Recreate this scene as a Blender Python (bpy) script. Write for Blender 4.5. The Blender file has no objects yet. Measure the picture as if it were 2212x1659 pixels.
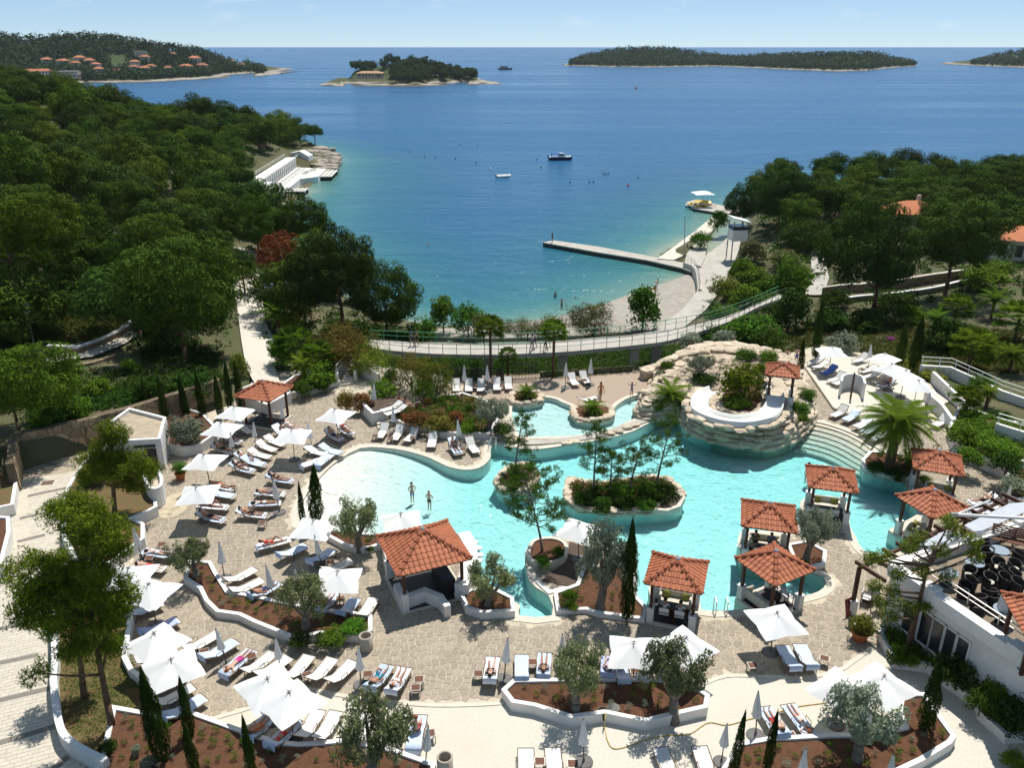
import bpy, bmesh, math, random
import numpy as np
from mathutils import Vector, Matrix, noise as mnoise
from mathutils.geometry import delaunay_2d_cdt

R = math.radians
SC = bpy.context.scene
COL = SC.collection
random.seed(7); np.random.seed(7)

# ---------------------------------------------------------------- camera, sky, sun, exposure
F, CX, CY, CAMZ, PITCH = 1790.0, 1106.0, 829.5, 28.0, R(22.15)
cam_d = bpy.data.cameras.new('camera'); cam = bpy.data.objects.new('camera', cam_d); COL.objects.link(cam)
cam.location = (0, 0, CAMZ); cam.rotation_euler = (R(90) - PITCH, 0, 0)
cam_d.sensor_fit = 'HORIZONTAL'; cam_d.sensor_width = 36; cam_d.lens = 36 * F / 2212
cam_d.clip_start = 0.5; cam_d.clip_end = 400000
SC.camera = cam
SUN_EL, SUN_AZ = R(64), R(22)            # height above the horizon, degrees to the right of the view axis
SUNDIR = Vector((math.sin(SUN_AZ) * math.cos(SUN_EL), math.cos(SUN_AZ) * math.cos(SUN_EL), math.sin(SUN_EL)))
w = bpy.data.worlds.new('World'); SC.world = w; w.use_nodes = True
nt = w.node_tree; nt.nodes.clear()
sky = nt.nodes.new('ShaderNodeTexSky'); sky.sky_type = 'NISHITA'; sky.sun_disc = False
sky.sun_elevation = SUN_EL; sky.sun_rotation = SUN_AZ; sky.altitude = 0; sky.air_density = 0.5; sky.dust_density = 0.0; sky.ozone_density = 4.0
bg = nt.nodes.new('ShaderNodeBackground'); bg.inputs[1].default_value = 0.063
wo = nt.nodes.new('ShaderNodeOutputWorld')
# a few small fair-weather clouds low over the horizon
tc = nt.nodes.new('ShaderNodeTexCoord')
mp = nt.nodes.new('ShaderNodeMapping'); mp.inputs['Scale'].default_value = (1.0, 1.0, 3.2); mp.inputs['Location'].default_value = (0.13, 0.02, 0.0)
cn = nt.nodes.new('ShaderNodeTexNoise'); cn.inputs['Scale'].default_value = 9; cn.inputs['Detail'].default_value = 8; cn.inputs['Roughness'].default_value = 0.58
cr = nt.nodes.new('ShaderNodeValToRGB'); cr.color_ramp.elements[0].position = 0.56; cr.color_ramp.elements[1].position = 0.78
cmul = nt.nodes.new('ShaderNodeMath'); cmul.operation = 'MULTIPLY'; cmul.inputs[1].default_value = 0.5
cmix = nt.nodes.new('ShaderNodeMixRGB'); cmix.inputs[2].default_value = (9.0, 9.4, 10.0, 1)
L = nt.links.new
L(tc.outputs['Generated'], mp.inputs[0]); L(mp.outputs[0], cn.inputs['Vector']); L(cn.outputs['Fac'], cr.inputs[0])
L(cr.outputs[0], cmul.inputs[0]); hzm = nt.nodes.new('ShaderNodeMixRGB'); hzm.inputs[0].default_value = 0.28; hzm.inputs[2].default_value = (5.3, 7.6, 9.6, 1)      # even veil of summer haze
L(cmul.outputs[0], cmix.inputs[0]); L(sky.outputs[0], hzm.inputs[1]); L(hzm.outputs[0], cmix.inputs[1]); L(cmix.outputs[0], bg.inputs[0]); L(bg.outputs[0], wo.inputs[0])
sun_d = bpy.data.lights.new('sun', 'SUN'); sun_d.energy = 3.5; sun_d.angle = R(0.5); sun_d.color = (1.0, 0.955, 0.88)
sun = bpy.data.objects.new('sun', sun_d); COL.objects.link(sun); sun.location = (30, 80, 120)
sun.rotation_euler = (-SUNDIR).to_track_quat('-Z', 'Y').to_euler()
vs = SC.view_settings; vs.view_transform = 'Standard'; vs.look = 'None'; vs.exposure = 0.7; vs.gamma = 1.0; vs.use_curve_mapping = False
SC.cycles.max_bounces = 6; SC.cycles.transparent_max_bounces = 12; SC.cycles.volume_bounces = 0
SC.cycles.caustics_reflective = False; SC.cycles.caustics_refractive = False
SC.cycles.sample_clamp_indirect = 6.0

# ---------------------------------------------------------------- picture point -> place in the world
CP, SP = math.cos(PITCH), math.sin(PITCH)
def ray(x, y):
	dx = (x - CX) / F; dy = -(y - CY) / F
	return Vector((dx, CP + dy * SP, -SP + dy * CP))
def at(x, y, z=0.0):
	d = ray(x, y); t = (z - CAMZ) / d.z
	return Vector((d.x * t, d.y * t, z))
def atY(x, y, Y):
	d = ray(x, y); t = Y / d.y
	return Vector((d.x * t, Y, CAMZ + d.z * t))
def proj(p):
	v = Vector(p) - Vector((0, 0, CAMZ)); dep = v.y * CP - v.z * SP
	if dep <= 0.1: return (-9999, -9999)
	return (CX + F * v.x / dep, CY - F * (v.y * SP + v.z * CP) / dep)
def pts(lst, z=0.0): return [at(x, y, z) for x, y in lst]
def xy(lst, z=0.0): return [(p.x, p.y) for p in pts(lst, z)]

# ---------------------------------------------------------------- plane geometry
def inside(poly, x, y):
	c = False; n = len(poly); j = n - 1
	for i in range(n):
		xi, yi = poly[i][0], poly[i][1]; xj, yj = poly[j][0], poly[j][1]
		if (yi > y) != (yj > y) and x < (xj - xi) * (y - yi) / (yj - yi) + xi: c = not c
		j = i
	return c
def area(poly):
	return 0.5 * sum(poly[i][0] * poly[(i + 1) % len(poly)][1] - poly[(i + 1) % len(poly)][0] * poly[i][1] for i in range(len(poly)))
def ccw(poly): return list(poly) if area(poly) > 0 else list(poly)[::-1]
def smooth(poly, n=4, closed=True):
	m = len(poly); out = []
	rng = range(m if closed else m - 1)
	for i in rng:
		p0 = poly[(i - 1) % m] if closed or i > 0 else poly[i]
		p1 = poly[i]; p2 = poly[(i + 1) % m]
		p3 = poly[(i + 2) % m] if closed or i + 2 < m else p2
		for k in range(n):
			t = k / n
			out.append(tuple(0.5 * ((2 * p1[a]) + (-p0[a] + p2[a]) * t + (2 * p0[a] - 5 * p1[a] + 4 * p2[a] - p3[a]) * t * t + (-p0[a] + 3 * p1[a] - 3 * p2[a] + p3[a]) * t ** 3) for a in range(len(p1))))
	if not closed: out.append(tuple(poly[-1]))
	return out
def offset(poly, d, closed=True):
	n = len(poly); out = []
	for i in range(n):
		p = Vector(poly[i][:2])
		a = Vector(poly[(i - 1) % n][:2]) if closed or i > 0 else None
		b = Vector(poly[(i + 1) % n][:2]) if closed or i < n - 1 else None
		e1 = (p - a).normalized() if a is not None and (p - a).length > 1e-6 else None
		e2 = (b - p).normalized() if b is not None and (b - p).length > 1e-6 else None
		if e1 is None: e1 = e2
		if e2 is None: e2 = e1
		n1 = Vector((e1.y, -e1.x)); n2 = Vector((e2.y, -e2.x))
		m = n1 + n2
		m = n1 if m.length < 0.2 else m.normalized()
		k = d / max(0.5, m.dot(n1))
		out.append((p.x + m.x * k, p.y + m.y * k))
	return out
def seg_dist(poly, x, y, closed=True):
	best = 1e9; n = len(poly)
	for i in range(n if closed else n - 1):
		ax, ay = poly[i][:2]; bx, by = poly[(i + 1) % n][:2]
		dx, dy = bx - ax, by - ay; L2 = dx * dx + dy * dy or 1e-9
		t = max(0, min(1, ((x - ax) * dx + (y - ay) * dy) / L2))
		best = min(best, math.hypot(x - ax - t * dx, y - ay - t * dy))
	return best
def triangulate(outer, holes=()):
	vs_, es = [], []
	for lp in [outer] + list(holes):
		b = len(vs_); n = len(lp)
		vs_ += [Vector((p[0], p[1])) for p in lp]; es += [(b + i, b + (i + 1) % n) for i in range(n)]
	v, e, f, *_ = delaunay_2d_cdt(vs_, es, [], 0, 1e-5)
	out = []
	for t in f:
		cx = sum(v[i].x for i in t) / len(t); cy = sum(v[i].y for i in t) / len(t)
		if inside(outer, cx, cy) and not any(inside(h, cx, cy) for h in holes): out.append(list(t))
	return v, out
def clip(poly, px, py, nx, ny):
	out = []; n = len(poly)
	for i in range(n):
		a, b = poly[i], poly[(i + 1) % n]
		da = (a[0] - px) * nx + (a[1] - py) * ny; db = (b[0] - px) * nx + (b[1] - py) * ny
		if da <= 0: out.append(a)
		if (da < 0 < db) or (db < 0 < da):
			t = da / (da - db); out.append((a[0] + t * (b[0] - a[0]), a[1] + t * (b[1] - a[1])))
	return out
def cells(x0, y0, x1, y1, step, rng, test=None, jit=0.42):
	"""irregular stone outlines: Voronoi cells of a jittered grid"""
	nx, ny = int((x1 - x0) / step) + 3, int((y1 - y0) / step) + 3
	P = {}
	for i in range(-1, nx):
		for j in range(-1, ny):
			P[i, j] = (x0 + (i + (0.5 if j % 2 else 0) + rng.uniform(-jit, jit)) * step, y0 + (j + rng.uniform(-jit, jit)) * step)
	out = []
	for i in range(1, nx - 2):
		for j in range(1, ny - 2):
			c = P[i, j]
			if test and not test(c[0], c[1]): continue
			h = step * 1.6
			poly = [(c[0] - h, c[1] - h), (c[0] + h, c[1] - h), (c[0] + h, c[1] + h), (c[0] - h, c[1] + h)]
			for a in range(-2, 3):
				for b in range(-2, 3):
					q = P.get((i + a, j + b))
					if q is None or (a == 0 and b == 0): continue
					dx, dy = q[0] - c[0], q[1] - c[1]
					if abs(dx) > 2.4 * step or abs(dy) > 2.4 * step: continue
					poly = clip(poly, c[0] + dx / 2, c[1] + dy / 2, dx, dy)
					if len(poly) < 3: break
				if len(poly) < 3: break
			if len(poly) >= 3: out.append((c, poly))
	return out
def inset(poly, d):
	"""shrink a convex outline by d"""
	p = ccw(poly); n = len(p); out = [(q[0], q[1]) for q in p]
	res = out
	for i in range(n):
		a, b = p[i], p[(i + 1) % n]; ex, ey = b[0] - a[0], b[1] - a[1]; l = math.hypot(ex, ey)
		if l < 1e-6: continue
		nx, ny = ey / l, -ex / l
		res = clip(res, a[0] - nx * d, a[1] - ny * d, nx, ny)
		if len(res) < 3: return []
	clean = []
	for q in res:
		if not clean or math.hypot(q[0] - clean[-1][0], q[1] - clean[-1][1]) > 0.012: clean.append(q)
	return clean if len(clean) >= 3 else []

# ---------------------------------------------------------------- materials
MATS = {}
def N(nt, t, **kw):
	n = nt.nodes.new(t)
	for k, v in kw.items(): setattr(n, k, v)
	return n
def mat(name, col, rough=0.7, var=0.12, scale=2.0, bump=0.0, bscale=30.0, spec=0.3, metal=0.0, col2=None, trans=0.0, objvar=0.0, isl=0.0, hue=0.0, coord='Object', detail=5.0, dirt=None, bdist=0.02):
	"""principled surface; colour wanders with noise between col and col2, per object (objvar) or per leaf (isl)"""
	if name in MATS: return MATS[name]
	m = bpy.data.materials.new(name); m.use_nodes = True; MATS[name] = m
	t = m.node_tree; t.nodes.clear(); l = t.links.new
	out = N(t, 'ShaderNodeOutputMaterial'); p = N(t, 'ShaderNodeBsdfPrincipled')
	p.inputs['Roughness'].default_value = rough; p.inputs['Metallic'].default_value = metal; p.inputs['Specular IOR Level'].default_value = spec
	tc = N(t, 'ShaderNodeTexCoord'); src = tc.outputs['Object']
	if coord == 'World':
		g = N(t, 'ShaderNodeNewGeometry'); src = g.outputs['Position']
	no = N(t, 'ShaderNodeTexNoise'); no.inputs['Scale'].default_value = scale; no.inputs['Detail'].default_value = detail; no.inputs['Roughness'].default_value = 0.6
	l(src, no.inputs['Vector'])
	c2 = col2 or tuple(max(0, c * (1 - 2.2 * var)) for c in col)
	mr = N(t, 'ShaderNodeMapRange'); mr.inputs['From Min'].default_value = 0.3; mr.inputs['From Max'].default_value = 0.7
	l(no.outputs['Fac'], mr.inputs['Value'])
	mx = N(t, 'ShaderNodeMixRGB'); mx.inputs[1].default_value = (*col, 1); mx.inputs[2].default_value = (*c2, 1); l(mr.outputs[0], mx.inputs[0])
	cur = mx.outputs[0]
	if dirt:
		n2 = N(t, 'ShaderNodeTexNoise'); n2.inputs['Scale'].default_value = dirt[1]; n2.inputs['Detail'].default_value = 6; l(src, n2.inputs['Vector'])
		m2 = N(t, 'ShaderNodeMapRange'); m2.inputs['From Min'].default_value = 0.52; m2.inputs['From Max'].default_value = 0.75; m2.inputs['To Max'].default_value = dirt[2]; l(n2.outputs['Fac'], m2.inputs['Value'])
		x2 = N(t, 'ShaderNodeMixRGB'); x2.inputs[2].default_value = (*dirt[0], 1); l(m2.outputs[0], x2.inputs[0]); l(cur, x2.inputs[1]); cur = x2.outputs[0]
	if objvar or isl or hue:
		hs = N(t, 'ShaderNodeHueSaturation'); l(cur, hs.inputs['Color']); cur = hs.outputs[0]
		val = None
		if objvar or hue:
			oi = N(t, 'ShaderNodeObjectInfo')
		if objvar:
			a = N(t, 'ShaderNodeMapRange'); a.inputs['To Min'].default_value = 1 - objvar; a.inputs['To Max'].default_value = 1 + objvar; l(oi.outputs['Random'], a.inputs['Value']); val = a.outputs[0]
		if isl:
			g2 = N(t, 'ShaderNodeNewGeometry'); b = N(t, 'ShaderNodeMapRange'); b.inputs['To Min'].default_value = 1 - isl; b.inputs['To Max'].default_value = 1 + isl; l(g2.outputs['Random Per Island'], b.inputs['Value'])
			if val is None: val = b.outputs[0]
			else:
				mm = N(t, 'ShaderNodeMath', operation='MULTIPLY'); l(val, mm.inputs[0]); l(b.outputs[0], mm.inputs[1]); val = mm.outputs[0]
		if val is not None: l(val, hs.inputs['Value'])
		if hue:
			w1 = N(t, 'ShaderNodeMath', operation='MULTIPLY'); w1.inputs[1].default_value = 7.31; l(oi.outputs['Random'], w1.inputs[0])
			w2 = N(t, 'ShaderNodeMath', operation='FRACT'); l(w1.outputs[0], w2.inputs[0])
			w3 = N(t, 'ShaderNodeMapRange'); w3.inputs['To Min'].default_value = 0.5 - hue; w3.inputs['To Max'].default_value = 0.5 + hue; l(w2.outputs[0], w3.inputs['Value']); l(w3.outputs[0], hs.inputs['Hue'])
	l(cur, p.inputs['Base Color'])
	if bump:
		bn = N(t, 'ShaderNodeTexNoise'); bn.inputs['Scale'].default_value = bscale; bn.inputs['Detail'].default_value = 6; l(src, bn.inputs['Vector'])
		bb = N(t, 'ShaderNodeBump'); bb.inputs['Strength'].default_value = bump; bb.inputs['Distance'].default_value = bdist; l(bn.outputs['Fac'], bb.inputs['Height']); l(bb.outputs[0], p.inputs['Normal'])
	sh = p.outputs[0]
	if trans:
		tr = N(t, 'ShaderNodeBsdfTranslucent'); l(cur, tr.inputs['Color'])
		ms = N(t, 'ShaderNodeMixShader'); ms.inputs[0].default_value = trans; l(sh, ms.inputs[1]); l(tr.outputs[0], ms.inputs[2]); sh = ms.outputs[0]
	l(sh, out.inputs['Surface'])
	return m

# ---------------------------------------------------------------- mesh builder
class MB:
	def __init__(s): s.v = []; s.f = []; s.m = []
	def add(s, vs, fs, mi=0):
		b = len(s.v); s.v += [tuple(v) for v in vs]; s.f += [tuple(i + b for i in f) for f in fs]; s.m += [mi] * len(fs); return s
	def box(s, c, d, rz=0.0, mi=0, M=None):
		x, y, z = d[0] / 2, d[1] / 2, d[2] / 2; ca, sa = math.cos(rz), math.sin(rz)
		vs = []
		for k in (-z, z):
			for a, b in ((-x, -y), (x, -y), (x, y), (-x, y)): vs.append((c[0] + a * ca - b * sa, c[1] + a * sa + b * ca, c[2] + k))
		if M is not None: vs = [M @ Vector(q) for q in vs]
		return s.add(vs, [(3, 2, 1, 0), (4, 5, 6, 7), (0, 1, 5, 4), (1, 2, 6, 5), (2, 3, 7, 6), (3, 0, 4, 7)], mi)
	def tube(s, p0, p1, r0, r1=None, n=6, mi=0, cap=True):
		r1 = r0 if r1 is None else r1
		p0, p1 = Vector(p0), Vector(p1); d = p1 - p0
		if d.length < 1e-6: return s
		q = d.to_track_quat('Z', 'Y'); vs = []
		for p, r in ((p0, r0), (p1, r1)):
			for i in range(n):
				a = 2 * math.pi * i / n; vs.append(p + q @ Vector((r * math.cos(a), r * math.sin(a), 0)))
		fs = [(i, (i + 1) % n, n + (i + 1) % n, n + i) for i in range(n)]
		if cap: fs += [tuple(range(n))[::-1], tuple(range(n, 2 * n))]
		return s.add(vs, fs, mi)
	def path(s, P, rad, n=6, mi=0):
		for i in range(len(P) - 1):
			r0 = rad[i] if isinstance(rad, (list, tuple)) else rad; r1 = rad[i + 1] if isinstance(rad, (list, tuple)) else rad
			s.tube(P[i], P[i + 1], r0, r1, n, mi)
		return s
	def lathe(s, prof, c=(0, 0, 0), n=12, mi=0, cap=True):
		vs = []; m = len(prof)
		for r, z in prof:
			for i in range(n):
				a = 2 * math.pi * i / n; vs.append((c[0] + r * math.cos(a), c[1] + r * math.sin(a), c[2] + z))
		fs = [(k * n + i, k * n + (i + 1) % n, (k + 1) * n + (i + 1) % n, (k + 1) * n + i) for k in range(m - 1) for i in range(n)]
		if cap: fs += [tuple(range(n))[::-1], tuple(range((m - 1) * n, m * n))]
		return s.add(vs, fs, mi)
	def prism(s, poly, z0, z1, mi=0, bottom=False):
		p = ccw(poly); n = len(p)
		zt = z1 if callable(z1) else (lambda x, y: z1)
		vs = [(x[0], x[1], z0) for x in p] + [(x[0], x[1], zt(x[0], x[1])) for x in p]
		fs = [(i, (i + 1) % n, n + (i + 1) % n, n + i) for i in range(n)] + [tuple(range(n, 2 * n))]
		if bottom: fs.append(tuple(range(n))[::-1])
		return s.add(vs, fs, mi)
	def sheet(s, outer, z, holes=(), mi=0):
		v, f = triangulate(outer, holes)
		zz = z if callable(z) else (lambda x, y: z)
		f2 = []
		for t in f:
			a, b, c = v[t[0]], v[t[1]], v[t[2]]
			f2.append(t if (b - a).cross(c - a) > 0 else t[::-1])
		return s.add([(p.x, p.y, zz(p.x, p.y)) for p in v], f2, mi)
	def wall(s, line, w, z0, z1, closed=False, mi=0):
		"""low wall of width w along a line"""
		a = offset(line, w / 2, closed); b = offset(line, -w / 2, closed); n = len(line)
		zt = z1 if callable(z1) else (lambda x, y: z1)
		vs = []
		for i in range(n):
			za = zt(*line[i][:2]); vs += [(*a[i], z0), (*a[i], za), (*b[i], za), (*b[i], z0)]
		fs = []
		for i in range(n if closed else n - 1):
			j = (i + 1) % n
			for k in range(3): fs.append((4 * i + k, 4 * j + k, 4 * j + k + 1, 4 * i + k + 1))
		if not closed: fs += [(0, 1, 2, 3), (4 * n - 1, 4 * n - 2, 4 * n - 3, 4 * n - 4)]
		return s.add(vs, fs, mi)
	def mesh(s, name, mats, sm=False):
		me = bpy.data.meshes.new(name); me.from_pydata(s.v, [], s.f)
		mats = mats if isinstance(mats, (list, tuple)) else [mats]
		for x in mats: me.materials.append(x)
		if len(mats) > 1: me.polygons.foreach_set('material_index', s.m)
		if sm: me.polygons.foreach_set('use_smooth', [True] * len(me.polygons))
		me.update(); return me
def fixn(me):
	bm = bmesh.new(); bm.from_mesh(me); bmesh.ops.recalc_face_normals(bm, faces=bm.faces); bm.to_mesh(me); bm.free(); return me

# ---------------------------------------------------------------- objects
def ob(name, me, parent=None, loc=None, rz=None, M=None, scale=None):
	o = bpy.data.objects.new(name, me); COL.objects.link(o)
	if parent is not None: o.parent = parent
	if M is not None: o.matrix_basis = M
	else:
		if loc is not None: o.location = loc
		if rz is not None: o.rotation_euler = (0, 0, rz)
		if scale is not None: o.scale = scale if isinstance(scale, (tuple, list)) else (scale,) * 3
	return o
def tag(o, label, cat, group=None):
	o['label'] = label; o['category'] = cat
	if group: o['group'] = group
	return o
def struct(o, kind='structure'): o['kind'] = kind; return o
def thing(name, label, cat, group=None, loc=(0, 0, 0), rz=0.0, scale=None):
	o = ob(name, None, None, loc, rz, scale=scale); o.empty_display_size = 0.3; return tag(o, label, cat, group)
def setmat(o, m, slot=0):
	o.material_slots[slot].link = 'OBJECT'; o.material_slots[slot].material = m
def spawn(name, label, cat, group, proto, loc, rz=0.0, scale=None, over=None):
	"""a thing with its parts; alike things share the mesh data of their parts. proto: [(part, mesh, matrix or None, [sub-parts])]"""
	t = thing(name, label, cat, group, loc, rz, scale)
	def kids(par, lst):
		for it in lst:
			o = ob(it[0], it[1], par, M=it[2] if len(it) > 2 else None)
			if over and it[0] in over: setmat(o, over[it[0]])
			if len(it) > 3: kids(o, it[3])
	kids(t, proto); return t
ORD = ['first', 'second', 'third', 'fourth', 'fifth', 'sixth', 'seventh', 'eighth', 'ninth', 'tenth', 'eleventh', 'twelfth', 'thirteenth', 'fourteenth', 'fifteenth']
# ================================================================ materials of the place
M_white = mat('white_render', (0.74, 0.73, 0.70), 0.8, 0.05, 1.2, 0.25, 40, dirt=((0.42, 0.38, 0.32), 0.9, 0.35), coord='World')
M_coping = mat('pale_limestone', (0.62, 0.565, 0.465), 0.6, 0.09, 3.0, 0.15, 60, coord='World')
M_mortar = mat('cream_mortar', (0.57, 0.50, 0.385), 0.9, 0.12, 1.5, 0.3, 60, coord='World')
M_stone = mat('paving_stone', (0.355, 0.298, 0.228), 0.75, 0.10, 9.0, 0.3, 50, objvar=0.10, isl=0.13, col2=(0.295, 0.245, 0.185), coord='World', dirt=((0.42, 0.35, 0.26), 0.35, 0.35))
M_terrazzo = mat('washed_gravel_concrete', (0.64, 0.595, 0.505), 0.85, 0.11, 14.0, 0.35, 90, coord='World', dirt=((0.48, 0.41, 0.30), 0.25, 0.30), detail=9)
M_gravel = mat('pink_pebble_concrete', (0.42, 0.33, 0.25), 0.9, 0.15, 12.0, 0.4, 60, coord='World', detail=8)
M_soil = mat('red_soil', (0.135, 0.06, 0.03), 0.95, 0.25, 3.0, 0.9, 18, coord='World', col2=(0.08, 0.038, 0.02), bdist=0.06)
M_lawn = mat('thin_dry_lawn', (0.11, 0.10, 0.035), 0.95, 0.2, 1.3, 0.8, 30, coord='World', col2=(0.15, 0.085, 0.04), detail=9)
M_ground = mat('forest_floor', (0.10, 0.085, 0.045), 0.95, 0.2, 0.35, 0.8, 6, coord='World', col2=(0.055, 0.075, 0.025), detail=9, dirt=((0.19, 0.15, 0.09), 0.12, 0.7))
M_pave = mat('pale_paver', (0.56, 0.51, 0.42), 0.85, 0.08, 4.0, 0.3, 60, isl=0.07, objvar=0.05, coord='World')
M_strip = mat('grey_drain_strip', (0.22, 0.20, 0.17), 0.8, 0.1, 4)
M_conc = mat('weathered_concrete', (0.47, 0.44, 0.385), 0.9, 0.10, 0.8, 0.3, 20, coord='World', dirt=((0.25, 0.22, 0.18), 0.5, 0.5))
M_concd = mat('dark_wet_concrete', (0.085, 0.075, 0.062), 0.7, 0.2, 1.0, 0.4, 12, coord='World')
M_rock = mat('layered_limestone', (0.63, 0.54, 0.415), 0.9, 0.2, 2.2, 0.9, 9, coord='World', col2=(0.42, 0.335, 0.24), objvar=0.2, bdist=0.06, dirt=((0.30, 0.21, 0.13), 1.4, 0.6))
M_rockg = mat('shore_rock', (0.44, 0.39, 0.32), 0.95, 0.25, 0.7, 0.9, 4, coord='World', col2=(0.22, 0.185, 0.15), objvar=0.2, bdist=0.15)
M_rockw = mat('bleached_shore_rock', (0.58, 0.55, 0.49), 0.95, 0.2, 0.08, 0.9, 0.5, coord='World', col2=(0.33, 0.30, 0.26), bdist=1.0)
M_wallst = mat('wall_stone', (0.36, 0.27, 0.165), 0.9, 0.18, 5.0, 0.5, 25, objvar=0.22, coord='World')
M_wallm = mat('wall_joint', (0.15, 0.115, 0.075), 0.95, 0.1, 4, coord='World')
M_poolfl = mat('pool_mosaic', (0.80, 0.79, 0.725), 0.6, 0.05, 5.0, coord='World', detail=8)
M_deckw = mat('dark_deck_boards', (0.095, 0.062, 0.045), 0.8, 0.15, 3.0, 0.3, 30, coord='World')
M_beach = mat('pebble_beach', (0.38, 0.345, 0.295), 0.95, 0.14, 1.2, 0.6, 14, coord='World', detail=9)

# ================================================================ picture outlines of the place
POOL = [(778,969),(733,994),(708,1014),(686,1038),(664,1066),(650,1098),(648,1134),(705,1146),(818,1164),(900,1168),(998,1171),(1013,1191),(1022,1229),
		(1040,1270),(1106,1299),(1124,1311),(1122,1331),(1192,1331),(1186,1290),(1160,1272),(1142,1254),(1137,1230),(1134,1194),(1156,1172),(1213,1154),(1280,1166),(1350,1180),
		(1374,1200),(1372,1300),(1399,1312),(1404,1290),(1404,1262),(1460,1270),(1512,1285),(1514,1318),(1576,1320),(1640,1313),(1700,1297),(1735,1289),(1768,1279),(1784,1263),(1778,1248),(1751,1237),(1700,1218),(1640,1205),(1600,1196),
		(1598,1150),(1650,1148),(1700,1150),(1726,1130),(1729,1084),(1760,1070),(1800,1076),(1830,1086),(1836,1137),(1849,1161),(1857,1179),(1874,1196),(1906,1200),
		(1935,1190),(1958,1170),(1919,1146),(1984,1111),(1960,1080),(1955,1045),(1909,1034),(1867,1019),(1860,999),(1868,986),
		(1911,984),(1878,958),(1838,936),(1798,921),(1760,912),(1750,922),(1721,949),(1653,968),(1600,964),(1563,958),(1506,942),(1476,926),(1462,900),(1428,902),(1368,932),(1306,949),
		(1231,961),(1156,972),(1100,966),(1063,961),(1060,986),(1053,999),(1034,1012),(1003,1016),(965,1008),(928,990),(878,975),(828,968)]
KIDS = [(1106,880),(1140,872),(1168,866),(1178,859),(1198,862),(1213,869),(1238,880),(1246,892),(1262,905),(1300,905),(1322,888),(1335,874),(1356,861),(1385,852),(1410,848),(1404,862),(1384,880),(1376,900),(1350,914),(1318,927),(1276,937),(1231,942),(1146,944),(1118,936)]
ISLA = [(1070,1044),(1078,1030),(1092,1017),(1110,1008),(1130,1006),(1147,1011),(1160,1028),(1157,1048),(1138,1062),(1110,1066),(1082,1062)]
ISLB = [(1229,1041),(1246,1038),(1281,1047),(1320,1044),(1356,1040),(1406,1033),(1440,1040),(1462,1053),(1477,1074),(1466,1095),(1440,1104),(1406,1107),(1331,1111),(1256,1103),(1231,1090),(1221,1072)]
POOLW = ccw(smooth(xy(POOL), 2)); KIDW = ccw(smooth(xy(KIDS), 3)); ISLAW = ccw(smooth(xy(ISLA), 3)); ISLBW = ccw(smooth(xy(ISLB), 3))
TERR = [(120,1700),(-150,1720),(-150,1240),(40,1010),(190,970),(400,905),(520,862),(560,800),(700,800),(830,790),(960,812),(1120,812),(1290,800),(1400,800),(1470,760),(1640,770),(1720,760),(1770,745),(1900,770),(2010,830),(2060,900),(2120,980),(2300,1060),(2500,1300),(2600,1720),(1100,1760)]
TERRW = ccw(xy(TERR))
LIGHT = [(440,1560),(552,1527),(600,1500),(640,1490),(738,1504),(828,1516),(928,1525),(1028,1524),(1088,1520),(1300,1500),(1511,1483),(1568,1462),(1658,1464),(1741,1465),(1809,1451),(1845,1429),(1890,1397),(1934,1444),(2006,1453),(2040,1483),(2110,1530),(2118,1556),(2172,1606),(2240,1760),(300,1760),(342,1562)]
LIGHTW = ccw(xy(LIGHT))
LEFTPATH = [(-150,1740),(-150,1230),(20,1025),(45,1003),(190,968),(205,985),(165,1045),(143,1090),(118,1240),(118,1440),(122,1500),(132,1576),(150,1625),(230,1680),(240,1760)]
LEFTW = ccw(xy(LEFTPATH))
GRAV = [(1000,850),(1000,812),(1120,812),(1290,800),(1400,802),(1412,846),(1356,856),(1322,884),(1240,878),(1200,858),(1140,866),(1060,870)]
GRAVW = ccw(xy(GRAV))
UPT = [(1738,790),(1762,766),(1830,770),(1880,772),(1960,800),(2010,845),(1990,895),(1900,925),(1800,880)]   # upper right sunning terrace
UPTW = ccw(xy(UPT, 0.25))

# ================================================================ terrain and coast
CTRL = [(-60,60,2.6),(-44,56,2.3),(-30,66,2.2),(-64,100,4),(-45,90,2.4),(-33,76,0.3),(-30,88,0.2),(-26,102,-1.6),(-80,120,6),(-60,130,3.5),(-45,132,-1),(-30,122,-3.5),(-52,178,-2.6),(-70,180,4),(-100,160,10),(-120,200,14),(-80,220,5),(-60,222,-2),(-62,262,-3.2),(-92,272,5),(-140,260,13),(-180,280,17),(-140,320,1),(-100,305,-3),(-72,288,-4),(-150,150,14),(-200,200,18),(-90,80,6),(-110,100,8),(-220,300,17),
		(-20,92,-2.5),(-13,97,-3.7),(0,90,-3.4),(20,92,-3.2),(30,100,-3.4),(0,78,-3.0),(-10,78,-2.6),(12,80,-2.8),(40,141,-3),(52,141,-2),(44,172,-4),(60,175,-2.4),(80,192,-3),(110,205,-3.2),(100,160,-0.6),(140,195,-2.5),(70,130,0),(90,120,1.6),(60,100,0.4),(44,97,-0.6),(34,84,-0.2),(45,80,0.2),(60,80,0.8),(80,80,2.6),(100,90,3.6),(56,68,0.5),(70,60,2.2),(46,60,0.3),(60,50,2.5),(36,72,0.0),(28,70,0.1),(28,88,-1.5),(36,110,-2.2),(180,180,-1),(140,120,4),(-25,68,0.0),(120,60,5)]
COAST = [(735,350),(705,366),(650,420),(606,458),(590,500),(640,560),(720,630),(800,672),(870,694),(950,708),(1050,705),(1130,698),(1210,684),(1330,646),(1430,612),(1470,598),(1500,583),(1465,572),(1424,552),(1500,505),(1560,455),(1620,432),(1700,412),(1900,392),(2212,380),(2900,372)]
COASTL = [(735,350),(712,325),(660,305),(520,268),(300,240),(0,228),(-900,222)]
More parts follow.
